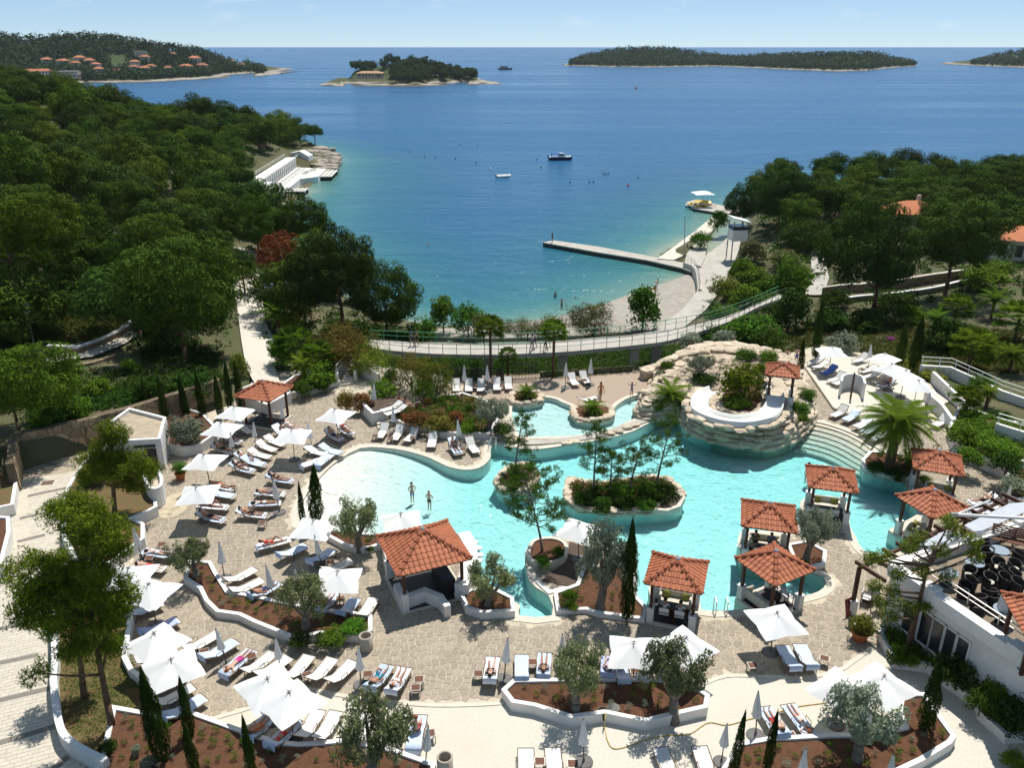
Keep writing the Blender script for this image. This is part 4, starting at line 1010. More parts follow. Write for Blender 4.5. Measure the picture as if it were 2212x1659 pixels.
ob('jetty_wall', MB().prism(loc2(p, c), 0, 1.55).mesh('jetty_wall', M_concd), J); ob('jetty_deck', MB().prism(loc2(ccw(offset(p, .05)), c), 1.55, 1.75).mesh('jetty_deck', M_conc), J)
PR = [(1482,437),(1500,431),(1572,446),(1600,452),(1600,462),(1560,460),(1500,450)]
p = ccw(xy(PR, -3.9)); c = Vector((sum(a[0] for a in p) / len(p), sum(a[1] for a in p) / len(p), -5.5))
J2 = thing('boat_pier', 'short concrete pier with white parasol and moored yellow boats', 'pier', None, c)
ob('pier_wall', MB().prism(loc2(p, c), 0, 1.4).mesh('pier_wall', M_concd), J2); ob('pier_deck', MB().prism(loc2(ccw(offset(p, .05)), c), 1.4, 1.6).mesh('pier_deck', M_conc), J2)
# curved beach wall with handrail
BWL = smooth([tuple(q) for q in pts([(1478,570),(1496,576),(1506,590),(1510,612),(1512,628)], -3.25)], 4, False)
t = thing('beach_wall', 'curved white beach wall with thin handrail at the jetty root', 'wall', None, Vector(BWL[0]) + Vector((0, 0, -1)))
ob('wall_body', fixn(MB().wall([(q[0] - t.location.x, q[1] - t.location.y) for q in BWL], .5, -.6, 1.25).mesh('wall_body', M_terrazzo)), t)
railing([(q[0], q[1]) for q in BWL], t, (t.location.x, t.location.y, t.location.z), -3.0, M_lead, h=.9, gap=1.5, r=.03)
# ================================================================ vegetation
VR = np.random.RandomState(21)
M_bark = mat('pine_bark', (0.17, 0.105, 0.065), 0.95, 0.2, 4, 0.8, 12, bdist=0.05)
M_barkg = mat('grey_bark', (0.22, 0.19, 0.155), 0.95, 0.2, 4, 0.8, 14, bdist=0.05)
def leafm(name, c, c2=None, isl=0.35, ov=0.3, hue=0.02, tr=0.25, sc=0.6): return mat(name, c, 0.9, 0.2, sc, spec=0.05, col2=c2, isl=isl, objvar=ov, hue=hue, trans=tr)
M_pine = leafm('pine_needles', (0.072, 0.122, 0.014), (0.036, 0.068, 0.008), tr=.14)
M_pine2 = leafm('bright_pine_needles', (0.115, 0.168, 0.014), (0.058, 0.095, 0.009), tr=.15)
M_pined = leafm('dark_pine_needles', (0.056, 0.102, 0.016), (0.03, 0.058, 0.01), tr=.14)
M_pine3 = leafm('fresh_pine_needles', (0.17, 0.23, 0.018), (0.085, 0.13, 0.011), tr=.28)
M_cyp = leafm('cypress_foliage', (0.04, 0.072, 0.009), (0.02, 0.04, 0.006), hue=0.01)
M_olv = leafm('olive_leaves', (0.21, 0.235, 0.11), (0.12, 0.15, 0.06), hue=0.01)
M_silver = leafm('silver_leaves', (0.26, 0.295, 0.205), (0.16, 0.195, 0.125))
M_bush = leafm('glossy_green_leaves', (0.10, 0.195, 0.017), (0.048, 0.105, 0.010))
M_bushy = leafm('yellow_green_leaves', (0.20, 0.235, 0.03), (0.11, 0.145, 0.02))
M_bushb = leafm('bronze_green_leaves', (0.185, 0.145, 0.03), (0.115, 0.10, 0.022))
M_bushd = leafm('dark_green_leaves', (0.046, 0.095, 0.013), (0.025, 0.053, 0.008))
M_redl = leafm('red_brown_leaves', (0.21, 0.085, 0.03), (0.09, 0.08, 0.02))
M_rust = leafm('rust_brown_dead_needles', (0.27, 0.085, 0.03), (0.17, 0.05, 0.02))
M_tam = leafm('feathery_tamarisk', (0.16, 0.165, 0.06), (0.10, 0.115, 0.04))
M_palm = leafm('palm_fronds', (0.13, 0.20, 0.017), (0.07, 0.125, 0.011), isl=0.25, tr=.45)
M_grass = leafm('garden_grass', (0.12, 0.145, 0.03), (0.075, 0.10, 0.02))
M_pinkf = leafm('pink_flowers', (0.42, 0.10, 0.30), (0.3, 0.08, 0.22))
def unit(n):
	v = VR.normal(size=(n, 3)); return v / np.linalg.norm(v, axis=1)[:, None]
def tri_leaves(c, nrm, size, asp=0.45, axis=None):
	"""one pointed leaf per row: c centre, nrm facing, size length"""
	n = len(c); r = unit(n) if axis is None else axis + 0.35 * unit(n)
	t = r - (r * nrm).sum(1)[:, None] * nrm; t /= np.linalg.norm(t, axis=1)[:, None] + 1e-9
	b = np.cross(nrm, t); s = size[:, None]
	return np.stack([c - t * s * .5 - b * s * asp * .5, c - t * s * .5 + b * s * asp * .5, c + t * s * .5], 1).reshape(-1, 3)
def leaf_mesh(name, V, m, extra=None):
	n = len(V) // 3; me = bpy.data.meshes.new(name); me.vertices.add(len(V)); me.vertices.foreach_set('co', V.astype(np.float32).ravel())
	me.loops.add(len(V)); me.loops.foreach_set('vertex_index', np.arange(len(V), dtype=np.int32))
	me.polygons.add(n); me.polygons.foreach_set('loop_start', np.arange(0, len(V), 3, dtype=np.int32)); me.polygons.foreach_set('loop_total', np.full(n, 3, np.int32))
	me.materials.append(m); me.update(calc_edges=True); return me
def clump_leaves(cc, cr, per, lsz, asp=0.45, flat=0.8, out=1.0, up=0.25, core=.55):
	"""leaves over the surface and inside of ball clumps"""
	k = len(cc); d = unit(k * per); C = np.repeat(cc, per, 0); Rr = np.repeat(cr, per)
	rad = (core + (1.05 - core) * VR.rand(k * per) ** 0.5)
	p = C + d * (Rr * rad)[:, None] * np.array([1, 1, flat])
	nrm = d * out + 0.75 * unit(k * per) + np.array([0, 0, up]); nrm /= np.linalg.norm(nrm, axis=1)[:, None]
	return tri_leaves(p, nrm, lsz * (0.6 + 0.8 * VR.rand(k * per)), asp)
def pine_crown(name, m, nclump=52, per=200, lsz=0.085, zf=0.78, low=-0.6, cr=(0.19, 0.34), fl=.72):
	"""crown of unit radius centred on the origin; lobed dome"""
	lob = unit(7); lob[:, 2] = np.abs(lob[:, 2]); cc = []
	while len(cc) < nclump:
		d = unit(1)[0]
		if d[2] < low: continue
		r = 0.60 + 0.34 * max(0, (lob @ d).max()) ** 3 + VR.uniform(-.14, .10)
		if VR.rand() < 0.3: r *= VR.uniform(.4, .9)
		cc.append(d * r * np.array([1, 1, zf]))
	cc = np.array(cc); rad = VR.uniform(*cr, len(cc))
	return leaf_mesh(name, clump_leaves(cc, rad, per, lsz, 0.34, fl, 1.5, .3, .72), m)
def trunk(name, h, r, m, bend=0.06, limbs=5, top=0.55, spread=0.5, seed=1, n=7):
	"""tapered trunk with limbs reaching into the crown; unit height scaled by h"""
	g = random.Random(seed); b = MB(); P = [Vector((0, 0, -0.3))]; a = g.uniform(0, 6.28)
	for i in range(1, 6):
		t_ = i / 5; P.append(Vector((math.cos(a) * bend * h * t_ * t_ + g.uniform(-.01, .01) * h, math.sin(a) * bend * h * t_ * t_ + g.uniform(-.01, .01) * h, h * t_)))
	rad = [r * (1.15 - 0.75 * i / 5) for i in range(6)]; b.path(P, rad, n)
	for k in range(limbs):
		t_ = top + (1 - top) * k / max(1, limbs); i = min(4, int(t_ * 5)); p = P[i].lerp(P[i + 1], t_ * 5 - i); an = a + k * 2.4
		l_ = spread * h * g.uniform(.7, 1.1); q1 = p + Vector((math.cos(an) * l_ * .5, math.sin(an) * l_ * .5, l_ * .22)); q2 = q1 + Vector((math.cos(an + .3) * l_ * .5, math.sin(an + .3) * l_ * .5, l_ * .32))
		b.path([p, q1, q2], [r * .42, r * .3, r * .12], 5)
	return b.mesh(name, m, sm=True)
PINE_T = [trunk('trunk', 1.0, 0.035, M_bark, 0.08, 6, 0.5, 0.34, s) for s in range(3)]
PINE_C = [pine_crown('crown', M_pine) for _ in range(3)] + [pine_crown('crown', M_pine2) for _ in range(2)] + [pine_crown('crown', M_pined, zf=0.75) for _ in range(2)]
BIG_C = [pine_crown('crown', M_pine2, 110, 210, 0.062, 0.78, -0.7, (0.13, 0.25)), pine_crown('crown', M_pine, 110, 210, 0.062, 0.82, -0.7, (0.13, 0.25)), pine_crown('crown', M_pined, 110, 210, 0.062, 0.82, -0.7, (0.13, 0.25))]
RUST_C = pine_crown('crown', M_rust, 90, 70, 0.10, 1.0, -0.8, (0.13, 0.26))
def tree(name, label, cat, group, base, H, cr, crown, trk, rz=None, zs=1.0, cz=None, xo=0.0, yo=0.0):
	"""trunk of height H with a crown of radius cr"""
	t = thing(name, label, cat, group, base, VR.uniform(0, 6.28) if rz is None else rz)
	ob('trunk', trk, t, scale=(H, H, H))
	ob('crown', crown, t, loc=(xo, yo, (H * 0.95 if cz is None else cz)), scale=(cr, cr, cr * zs)); return t
def by_px(bx, by, cx_, cy_, rpx):
	"""base on the land seen at (bx,by); crown centre above it at picture height cy_; returns base, centre height, radius"""
	p = hit(bx, by); p.z = ground(p.x, p.y); q = atY(cx_, cy_, p.y); dep = p.y * CP - (q.z - CAMZ) * SP
	return p, q.z - p.z, rpx * dep / F, q.x - p.x
def big_tree(label, bx, by, cx_, cy_, rpx, crown, name='pine_tree', cat='pine tree', group=None, zs=0.85, m=None, tk=None):
	p, cz, r, xo = by_px(bx, by, cx_, cy_, rpx)
	t = thing(name, label, cat, group, p, 0)
	tk_ = ob('trunk', tk or PINE_T[int(VR.randint(3))], t, scale=(max(1, cz), max(1, cz), max(1.0, cz)))
	tk_.rotation_euler = (0, 0, VR.uniform(0, 6)); c_ = ob('crown', crown, t, loc=(xo, 0, cz), scale=(r, r, r * zs))
	if m: setmat(c_, m)
	return p, r
TAKEN = []
for lab, bx, by, cx_, cy_, rp, cr, zs, mm in (
	('big bushy pine standing beside the light paved ramp', 402,775,380,650,148,BIG_C[0],0.95,M_pine),
	('huge dark pine leaning over the water left of the footbridge', 745,735,720,600,105,BIG_C[1],1.0,M_pined),
	('dark pine at the water edge beside the footbridge end', 835,725,835,655,75,BIG_C[2],1.0,M_pine),
	('wide bright pine at the left edge above the lamp post', 60,700,75,500,105,BIG_C[0],0.8,M_pine2),
	('pine with low crown at the left edge above the stone wall', 40,930,55,835,125,BIG_C[0],0.75,None),
	('rounded pine just behind the rust coloured tree', 640,575,655,485,62,BIG_C[1],0.9,M_pine),
	('pine left of the rust coloured tree beside the cabana', 560,560,548,490,62,BIG_C[2],0.9,M_pine),
	('small round pine beside the ramp next to the big bushy pine', 530,640,515,580,42,BIG_C[1],0.9,M_pined),
	('pine at the top of the left clearing, nearest the picture edge', 25,650,25,575,62,BIG_C[1],0.9,M_pine),
	('pine at the top of the left clearing, second from the edge', 130,630,125,560,60,BIG_C[2],0.9,M_pine),
	('pine at the top of the left clearing, third from the edge', 205,625,200,555,60,BIG_C[1],0.9,M_pined),
	('pine at the top of the left clearing, beside the big bushy pine', 275,635,262,570,58,BIG_C[2],0.9,M_pine),
	('dark pine right behind the big bushy pine', 455,615,452,545,60,BIG_C[1],0.9,M_pined),
	('broad pine in the middle of the left wood above the clearing', 330,620,330,520,75,BIG_C[0],0.8,M_pine),
	('large dark pine in front of the right wood', 1885,690,1880,555,108,BIG_C[2],0.95,M_pined),
	('large pine with bare trunk above the right garden wall', 2040,650,2075,520,105,BIG_C[1],0.9,M_pined),
	('tall pine at the seaward corner of the right wood', 1680,500,1690,430,68,BIG_C[1],1.0,M_pined),
	('slim pine at the root of the boat pier', 1602,500,1600,445,34,BIG_C[2],1.2,M_pined)):
	p, r = big_tree(lab, bx, by, cx_, cy_, rp, cr, zs=zs * 1.3, m=mm); TAKEN.append((p.x, p.y, r))
p, r = big_tree('rust coloured dead conifer among the green pines', 598,628,600,560,58,RUST_C,'dead_pine','pine tree',zs=1.0); TAKEN.append((p.x, p.y, r))
CLEAR = [[(90,650),(270,650),(285,790),(40,810)], [(470,600),(640,585),(640,650),(560,720),(545,860),(480,860),(495,650)], [(535,338),(760,300),(760,480),(535,480)], [(500,380),(560,380),(560,470),(500,470)]]
FOR = [(p, 0) for p in []]; cnt = 0; g = random.Random(4)
PTSF = []
def scatter(x0_, x1_, y0_, y1_, dmin, tries, ok, lst):
	for _ in range(tries):
		x, y = g.uniform(x0_, x1_), g.uniform(y0_, y1_)
		z = ground(x, y)
		if z < -3.9 or inside(TERRW, x, y) or not ok(x, y, z): continue
		if any((x - a) ** 2 + (y - b) ** 2 < dmin * dmin for a, b in lst): continue
		if any((x - a) ** 2 + (y - b) ** 2 < (r_ * .75 + 1.5) ** 2 for a, b, r_ in TAKEN): continue
		lst.append((x, y)); yield x, y, z
def okL(x, y, z):
	pp = proj((x, y, z)); tp = proj((x, y, z + 9))
	if inside(SEAW, x, y) or tp[0] < -90 or pp[0] > 900: return False
	if any(inside(c_, *pp) for c_ in CLEAR): return False
	if pp[1] > 700 and pp[0] > 440: return False
	return y > 72 and (x < -22 or y < 100)
for x, y, z in scatter(-210, -14, 72, 320, 7.3, 6000, okL, PTSF):
	k = g.choice([0, 0, 1, 1, 2, 3, 3, 4, 5, 6]); H = g.uniform(3.2, 7.2) * (0.85 if y > 230 else 1); r_ = g.uniform(3.3, 5.9)
	px_ = proj((x, y, z + 5)); zn = ('on the skyline of the left wood' if px_[1] < 235 + max(0, px_[0] - 350) * .25 else 'beside the white cabana row' if px_[0] > 470 and px_[1] < 520 else 'in the middle of the left wood' if px_[1] < 400 else 'at the near edge of the left wood, far left' if px_[0] < 200 else 'at the near edge of the left wood, towards the ramp')
	tree('pine_tree', 'umbrella pine packed among others ' + zn, 'pine tree', 'pines of the left headland wood', (x, y, z - .1), H, r_, PINE_C[k], PINE_T[k % 3], zs=g.uniform(.8, 1.25))
def okR(x, y, z):
	pp = proj((x, y, z)); tp = proj((x, y, z + 8))
	if inside(SEAW, x, y) or tp[0] > 2330 or pp[0] < 1640: return False
	if pp[1] > 560: return False
	if any(1885 < q_[0] < 2025 and 440 < q_[1] < 505 for q_ in (proj((x, y, z + 3)), proj((x, y, z + 6)))): return False
	if inside([(1740,520),(1830,520),(1830,640),(1740,640)], *pp): return False
	return True
PTR = []
for x, y, z in scatter(44, 170, 105, 215, 7.6, 4000, okR, PTR):
	k = g.choice([0, 1, 2, 5, 6, 6, 5]); H = g.uniform(3.2, 5.0) * (0.8 if y < 130 else 1); r_ = g.uniform(3.4, 5.3)
	px_ = proj((x, y, z + 5)); zn = 'on the skyline of the right wood' if px_[1] < 390 else 'at the near edge of the right wood' if px_[1] > 470 else 'in the middle of the right wood'
	tree('pine_tree', 'dark pine packed among others ' + zn, 'pine tree', 'pines of the right headland wood', (x, y, z - .1), H, r_, PINE_C[k], PINE_T[k % 3], zs=g.uniform(.8, 1.2))

# ---------------------------------------------------------------- cypresses
def cypress_mesh(n=5200):
	t_ = VR.rand(n) ** 0.85; prof = np.sin(np.pi * np.clip(t_ * 0.93 + 0.07, 0, 1) ** 0.62) ** 0.8; a = VR.rand(n) * 6.283
	rad = prof * (0.72 + 0.28 * VR.rand(n)) * (1 + .22 * np.sin(a * 3 + t_ * 14) + .10 * np.sin(a * 7 - t_ * 31))
	d = np.stack([np.cos(a), np.sin(a), np.zeros(n)], 1); p = d * (rad * .5)[:, None]; p[:, 2] = t_
	nr = d + 0.6 * unit(n) + np.array([0, 0, .35]); nr /= np.linalg.norm(nr, axis=1)[:, None]
	sz = 0.15 * (0.5 + .8 * VR.rand(n)); V = tri_leaves(np.zeros((n, 3)), nr, sz, .35, np.tile([0, 0, 1.0], (n, 1)))
	V = V.reshape(-1, 3, 3); V[:, :, 2] *= 0.33; V += p[:, None, :]
	return leaf_mesh('crown', V.reshape(-1, 3), M_cyp)
CYP = [cypress_mesh() for _ in range(3)]; CYPT = MB().tube((0, 0, -.1), (0, 0, .35), .05, .03, 6).mesh('trunk', M_barkg)
def cypress(label, bx, by, tx, ty, wpx, zb=0.3, group='slim cypresses', lean=True):
	b = at(bx, by, zb); q = atY(tx, ty, b.y); H = q.z - zb; dep = b.y * CP - (q.z - CAMZ) * SP; w_ = wpx * dep / F
	t = thing('cypress_tree', label, 'cypress tree', group, b, VR.uniform(0, 6))
	dx = q.x - b.x
	t.rotation_euler = (0, math.atan2(dx, H) * (0.6 if lean else 0), 0)
	ob('trunk', CYPT, t, scale=(w_ * 1.2, w_ * 1.2, H)); ob('crown', CYP[VR.randint(3)], t, loc=(0, 0, .04 * H), scale=(w_, w_, H * .96), rz=VR.uniform(0, 6))
for i, (bx, by, tx, ty) in enumerate([(328,912,300,815),(361,917,336,808),(405,905,381,810),(441,908,418,800),(477,902,463,806),(498,885,486,777),(521,884,506,781)]):
	cypress(f'slim cypress, {ORD[i]} from the left in the row before the stone wall', bx, by, tx, ty, 17, 0.2)
for lab, bx, by, tx, ty, w_ in (
	('thick dark cypress column beside the shallow end of the pool', 683,1128,682,1003,32), ('very thin cypress beside the thick one at the shallow end', 655,1138,645,1040,14),
	('tall dark cypress beside the square hut and pool', 1355,1340,1366,1120,36),
	('leaning dark cypress at the lower left beside the parasols', 352,1642,298,1445,46), ('slim cypress standing behind the white zigzag wall, lower left', 412,1592,386,1462,26),
	('short thin cypress in the lower left red soil bed', 425,1680,392,1562,26), ('thin cypress at the bottom edge in front of the joined parasols', 548,1690,521,1545,24),
	('thin cypress left of the sunbathing couple, bottom right', 1580,1690,1618,1535,24), ('short thin cypress right beside the sunbathing couple', 1655,1670,1684,1535,22),
	('bushy cypress in the bottom right bed', 1998,1580,2030,1422,38),
	('cypress at the left of the upper right terrace behind the slide hut', 1760,775,1776,645,18), ('short cypress beside the slide hut roof', 1727,818,1735,730,15),
	('left cypress of the pair above the upper terrace parasols', 1942,788,1957,697,20), ('right cypress of the pair above the upper terrace parasols', 1972,798,1994,683,25)):
	cypress(lab, bx, by, tx, ty, w_)

# ---------------------------------------------------------------- olives
def olive_trunk(seed):
	g2 = random.Random(seed); b = MB(); P = [Vector((0, 0, -.15)), Vector((.03, .02, .10)), Vector((g2.uniform(-.06, .06), .03, .2))]
	b.path(P, [.13, .085, .075], 8); tips = []
	for k in range(4):
		a = k * 1.57 + g2.uniform(-.4, .4); q = P[-1] + Vector((math.cos(a) * .16, math.sin(a) * .16, .16)); r_ = q + Vector((math.cos(a) * .16, math.sin(a) * .16, .22))
		b.path([P[-1], q, r_], [.055, .036, .014], 6); tips.append(r_)
	return b.mesh('trunk', M_barkg, sm=True), tips
def olive_crown(tips, n=46, per=130, ls=.06, m=None):
	cc = []
	for k in range(n):
		t_ = tips[k % 4]; d = unit(1)[0]; cc.append(np.array(t_) + d * VR.uniform(.06, .30) * np.array([1, 1, .85]) + np.array([0, 0, .0]))
	return leaf_mesh('crown', clump_leaves(np.array(cc), VR.uniform(.08, .16, n), per, ls, .32, .9, .7, .3), m or M_olv)
OLV = []
for s in range(3):
	tk_, tips = olive_trunk(s); OLV.append((tk_, olive_crown(tips)))
def olive(label, bx, by, tx, ty, wpx, k, zb=0.4, m=None, name='olive_tree', cat='olive tree'):
	b = at(bx, by, zb); q = atY(tx, ty, b.y); H = (q.z - zb) / 0.86; dep = b.y * CP - (q.z - CAMZ) * SP; w_ = wpx * dep / F / 1.1
	t = thing(name, label, cat, 'olive trees', b, VR.uniform(0, 6))
	s_ = (w_, w_, H); ob('trunk', OLV[k][0], t, scale=s_); c_ = ob('crown', OLV[k][1], t, scale=s_)
	if m: setmat(c_, m)
for lab, bx, by, tx, ty, w_, k in (
	('stout trunked olive in the crescent bed behind the pool bar', 776,1180,790,1084,104,0), ('grey olive in the shrub bed beside the shallow pool', 1056,930,1058,860,78,1),
	('olive in the winding bed beside the concrete bin', 660,1358,655,1255,125,2), ('small olive at the left tip of the winding bed', 425,1246,440,1165,92,1),
	('olive with two stems in the small bed beside the pool bar', 1053,1308,1058,1222,108,0), ('dense pale olive beside the tall cypress and dark deck', 1295,1310,1300,1133,128,2),
	('left olive of the two in the long white bed', 1241,1535,1228,1404,128,1), ('right olive of the two in the long white bed', 1456,1548,1455,1400,140,0),
	('big olive at the bottom edge beside the seated woman', 800,1685,795,1512,168,2), ('grey olive in the small bed between two huts', 1742,1206,1752,1100,92,1),
	('big grey olive in the bottom right bed', 1853,1645,1860,1508,155,0), ('small pale olive on top of the rock mound', 1517,812,1517,770,62,1)):
	olive(lab, bx, by, tx, ty, w_, k, 1.9 if by < 820 else 0.35, M_silver if 'grey' in lab or 'pale' in lab else None)

# ---------------------------------------------------------------- open pool pines
def sparse_pine(label, bx, by, tx, ty, wpx, zb=0.2, seed=0, dens=1.0, m=None, lean=True):
	g2 = random.Random(seed); b = at(bx, by, zb); q = atY(tx, ty, b.y); H = q.z - zb; dep = b.y * CP - (q.z - CAMZ) * SP; w_ = wpx * dep / F / 2
	t = thing('slender_pine', label, 'pine tree', 'slender pool pines', b, 0); dx = q.x - b.x
	P = [Vector((dx * (i / 6) ** 1.2, g2.uniform(-.06, .06), H * i / 6)) for i in range(7)]
	tb = MB(); tb.path([Vector((0, 0, -.2))] + P[1:], [.085 * (1 - .13 * i) for i in range(7)], 6); cc = []
	nb = int(20 * dens)
	for k in range(nb):
		f = 0.28 + 0.7 * k / nb; i = min(5, int(f * 6)); p = P[i].lerp(P[i + 1], f * 6 - i); a = k * 2.4 + g2.uniform(-.4, .4)
		l_ = w_ * (1.08 - 0.8 * abs(f - .5) ** 1.1 - (.35 if f > .85 else 0)) * g2.uniform(.6, 1.1)
		e = p + Vector((math.cos(a) * l_, math.sin(a) * l_, l_ * g2.uniform(.2, .55))); mid = p.lerp(e, .55) + Vector((0, 0, -.05 * l_))
		tb.path([p, mid, e], [.03, .02, .008], 4)
		for j in range(4): cc.append(p.lerp(e, .5 + .16 * j) + Vector((g2.uniform(-.16, .16), g2.uniform(-.16, .16), g2.uniform(-.02, .2))))
	cc.append(P[-1])
	ob('trunk', tb.mesh('trunk', M_barkg, sm=True), t)
	V = clump_leaves(np.array([tuple(c_) for c_ in cc]), VR.uniform(.13, .27, len(cc)), int(42 * dens ** .5), .21, .16, .8, .3, .3)
	ob('crown', leaf_mesh('crown', V, m or M_pine), t)
sparse_pine('slim open pine at the left of the long pool island', 1282,1062,1289,918,82, seed=1)
sparse_pine('thin wispy pine second from left on the long pool island', 1318,1066,1322,978,66, seed=2, dens=.8)
sparse_pine('leaning open pine in the middle of the long pool island', 1357,1072,1385,960,105, seed=3)
sparse_pine('open pine at the right of the long pool island', 1417,1052,1452,905,100, seed=4)
sparse_pine('slim pine on the small round pool island', 1112,1022,1130,893,80, seed=5)
sparse_pine('leaning pine growing from the round planter at the pool edge', 1172,1190,1128,1010,165, 0.3, seed=6, dens=2.0, m=M_pine)
# pines of the lower left lawn and the bed by the shower
def clumpy(label, bx, by, zb, top, blobs, seed, m=None, dens=1.0):
	"""pine with separate foliage masses given by their place in the picture"""
	b = at(bx, by, zb); t = thing('pine_tree', label, 'pine tree', 'pines of the lower left beds', b, 0); tb = MB(); q = atY(*top, b.y) - b
	P = [Vector((q.x * (i / 6), 0, q.z * i / 6)) for i in range(7)]; tb.path([Vector((0, 0, -.3))] + P[1:], [.17 * (1 - .13 * i) for i in range(7)], 8); cc = []; rd = []
	for (x, y, rp, dy) in blobs:
		c_ = atY(x, y, b.y + dy) - b; r_ = rp * (b.y * CP + (CAMZ - 4) * SP) / F
		f = min(.95, max(.3, c_.z / q.z - .12)); i = min(5, int(f * 6)); p = P[i].lerp(P[i + 1], f * 6 - i); tb.path([p, p.lerp(c_, .5) + Vector((0, 0, -.1)), c_], [.07, .05, .02], 5)
		k = max(5, int(46 * dens * (r_ / 1.2) ** 2))
		for _ in range(k):
			d = unit(1)[0] * VR.uniform(.2, .85) ** .6 * r_; cc.append((c_.x + d[0], c_.y + d[1], c_.z + d[2] * .62)); rd.append(VR.uniform(.24, .46))
	ob('trunk', tb.mesh('trunk', M_bark, sm=True), t)
	ob('crown', leaf_mesh('crown', clump_leaves(np.array(cc), np.array(rd), 75, .21, .2, .85, .5, .35), m or M_pine3), t)
clumpy('big pine with several foliage masses in the lower left', 242,1572,0.2,(178,1240),[(150,1110,62,0),(215,1150,62,.6),(80,1235,72,-.3),(170,1235,78,.3),(245,1190,42,.8),(240,1275,58,.5),(120,1300,70,-.6),(195,1330,68,0),(70,1290,48,-1),(270,1300,36,.8),(150,1390,52,-.8),(230,1400,42,.4),(60,1330,36,-1.2),(80,1455,28,-1),(250,1345,30,.6),(190,1060+40,40,.5)], 1)
clumpy('second pine trunk behind the big one in the lower left lawn', 181,1507,0.2,(165,1330),[(150,1270,55,1),(200,1300,50,1.2),(110,1350,40,.6)], 2)
clumpy('lone pine with layered crown in the bed beside the outdoor shower', 247,1108,0.6,(240,920),[(240,925,30,0),(258,940,24,.3),(225,945,24,0),(240,975,40,0),(200,1000,40,-.3),(285,1000,46,.4),(240,1010,46,-.5),(195,1028,26,0),(320,1018,28,.5),(265,1040,32,.2),(300,1048,22,.2)], 3)

# ---------------------------------------------------------------- palms
def frond(L_, droop, w_, n=13, lw_=.05):
	"""pinnate frond along +X"""
	V = []; P = []
	for i in range(n + 1):
		t_ = i / n; P.append(np.array([L_ * t_, 0, L_ * (0.55 * t_ - droop * t_ * t_)]))
	for i in range(1, n + 1):
		t_ = i / n; l_ = w_ * math.sin(math.pi * min(1, t_ * .85 + .12)) ** .7
		for s in (-1, 1):
			for off in (0, .5):
				a = P[i - 1] * (1 - off) + P[i] * off; d = np.array([.45, s * 1.0, .22 - .5 * t_]); d /= np.linalg.norm(d); e = a + d * l_
				V += [a + np.array([-lw_, 0, 0]), a + np.array([lw_, 0, 0]), e]
		V += [P[i - 1] + [0, -.03, 0], P[i - 1] + [0, .03, 0], P[i]]
	return np.array(V)
def palm_crown(name, n, L_, w_, el=(-.25, 1.2), lw_=.05, m=None):
	out = []
	for k in range(n):
		a = k * 2.39996; e = el[0] + (el[1] - el[0]) * ((k + .5) / n); f = frond(L_ * VR.uniform(.85, 1.1), VR.uniform(.55, .85), w_, lw_=lw_)
		c_, s_ = math.cos(e - .5), math.sin(e - .5); f = np.stack([f[:, 0] * c_ - f[:, 2] * s_, f[:, 1], f[:, 0] * s_ + f[:, 2] * c_], 1); ca, sa = math.cos(a), math.sin(a)
		out.append(np.stack([f[:, 0] * ca - f[:, 1] * sa, f[:, 0] * sa + f[:, 1] * ca, f[:, 2]], 1))
	return leaf_mesh(name, np.concatenate(out), m or M_palm)
def fan_crown(name, n, L_, m=None):
	"""fan palm: stalk and a pleated fan of pointed leaflets"""
	V = []
	for k in range(n):
		a = k * 2.39996; e = -.5 + 1.75 * ((k + .5) / n); d = np.array([math.cos(a) * math.cos(e), math.sin(a) * math.cos(e), math.sin(e)]); s = np.array([-math.sin(a), math.cos(a), 0]); u_ = np.cross(d, s); c_ = d * L_ * .5
		V += [s * .02, -s * .02, c_]
		for j in range(11):
			b = (j - 5) / 5 * 1.25; q = d * math.cos(b) + s * math.sin(b); q2 = q * L_ * .55 + np.array([0, 0, -.12 * L_]); side = np.cross(q, u_); side /= np.linalg.norm(side) + 1e-9
			V += [c_ - side * .01, c_ + q * L_ * .28 + side * .035 * L_, c_ + q2 * .98, c_, c_ + q * L_ * .28 - side * .035 * L_, c_ + q2]
	return leaf_mesh(name, np.array(V), m or M_palm)
DATE = palm_crown('crown', 62, 1.0, .24, lw_=.018); SHORTP = palm_crown('crown', 30, 1.0, .22, (0.05, 1.3), .02); FAN = fan_crown('crown', 26, 1.0)
M_ptrunk = mat('palm_trunk', (0.16, 0.10, 0.06), 0.95, 0.25, 6, 1.0, 14, bdist=.05)
PTR_ = MB().lathe([(1.15, -.05), (1.0, .05), (.92, .5), (1.02, .92), (.8, 1.0)], n=10).mesh('trunk', M_ptrunk)
def palm(label, bx, by, tx, ty, rpx, crown, zb=0.2, tr=.16, name='palm_tree', rz=None, land=False):
	b = hit(bx, by) if land else at(bx, by, zb); q = atY(tx, ty, b.y); H = max(.2, q.z - b.z); dep = b.y * CP - (q.z - CAMZ) * SP; r_ = rpx * dep / F
	t = thing(name, label, 'palm tree', 'palms', b, VR.uniform(0, 6)); ob('trunk', PTR_, t, scale=(tr, tr, H)); ob('crown', crown, t, loc=(0, 0, H), scale=r_)
palm('big feathery date palm beside the pool steps', 1921,1010,1940,915,92,DATE,0.3,.36)
palm('short feathery palm on the rock mound beside the shallow pool', 1447,880,1450,855,52,SHORTP,0.6,.3)
for lab, bx, by, tx, ty, r_ in (
	('fan palm with slim trunk rising in front of the footbridge', 1060,815,1056,708,36), ('short fan palm beside the gate under the footbridge', 1097,815,1098,768,24), ('fan palm with slim trunk right of the strolling couple', 1195,815,1193,716,34)):
	palm(lab, bx, by, tx, ty, r_, FAN, 0.0, .13)
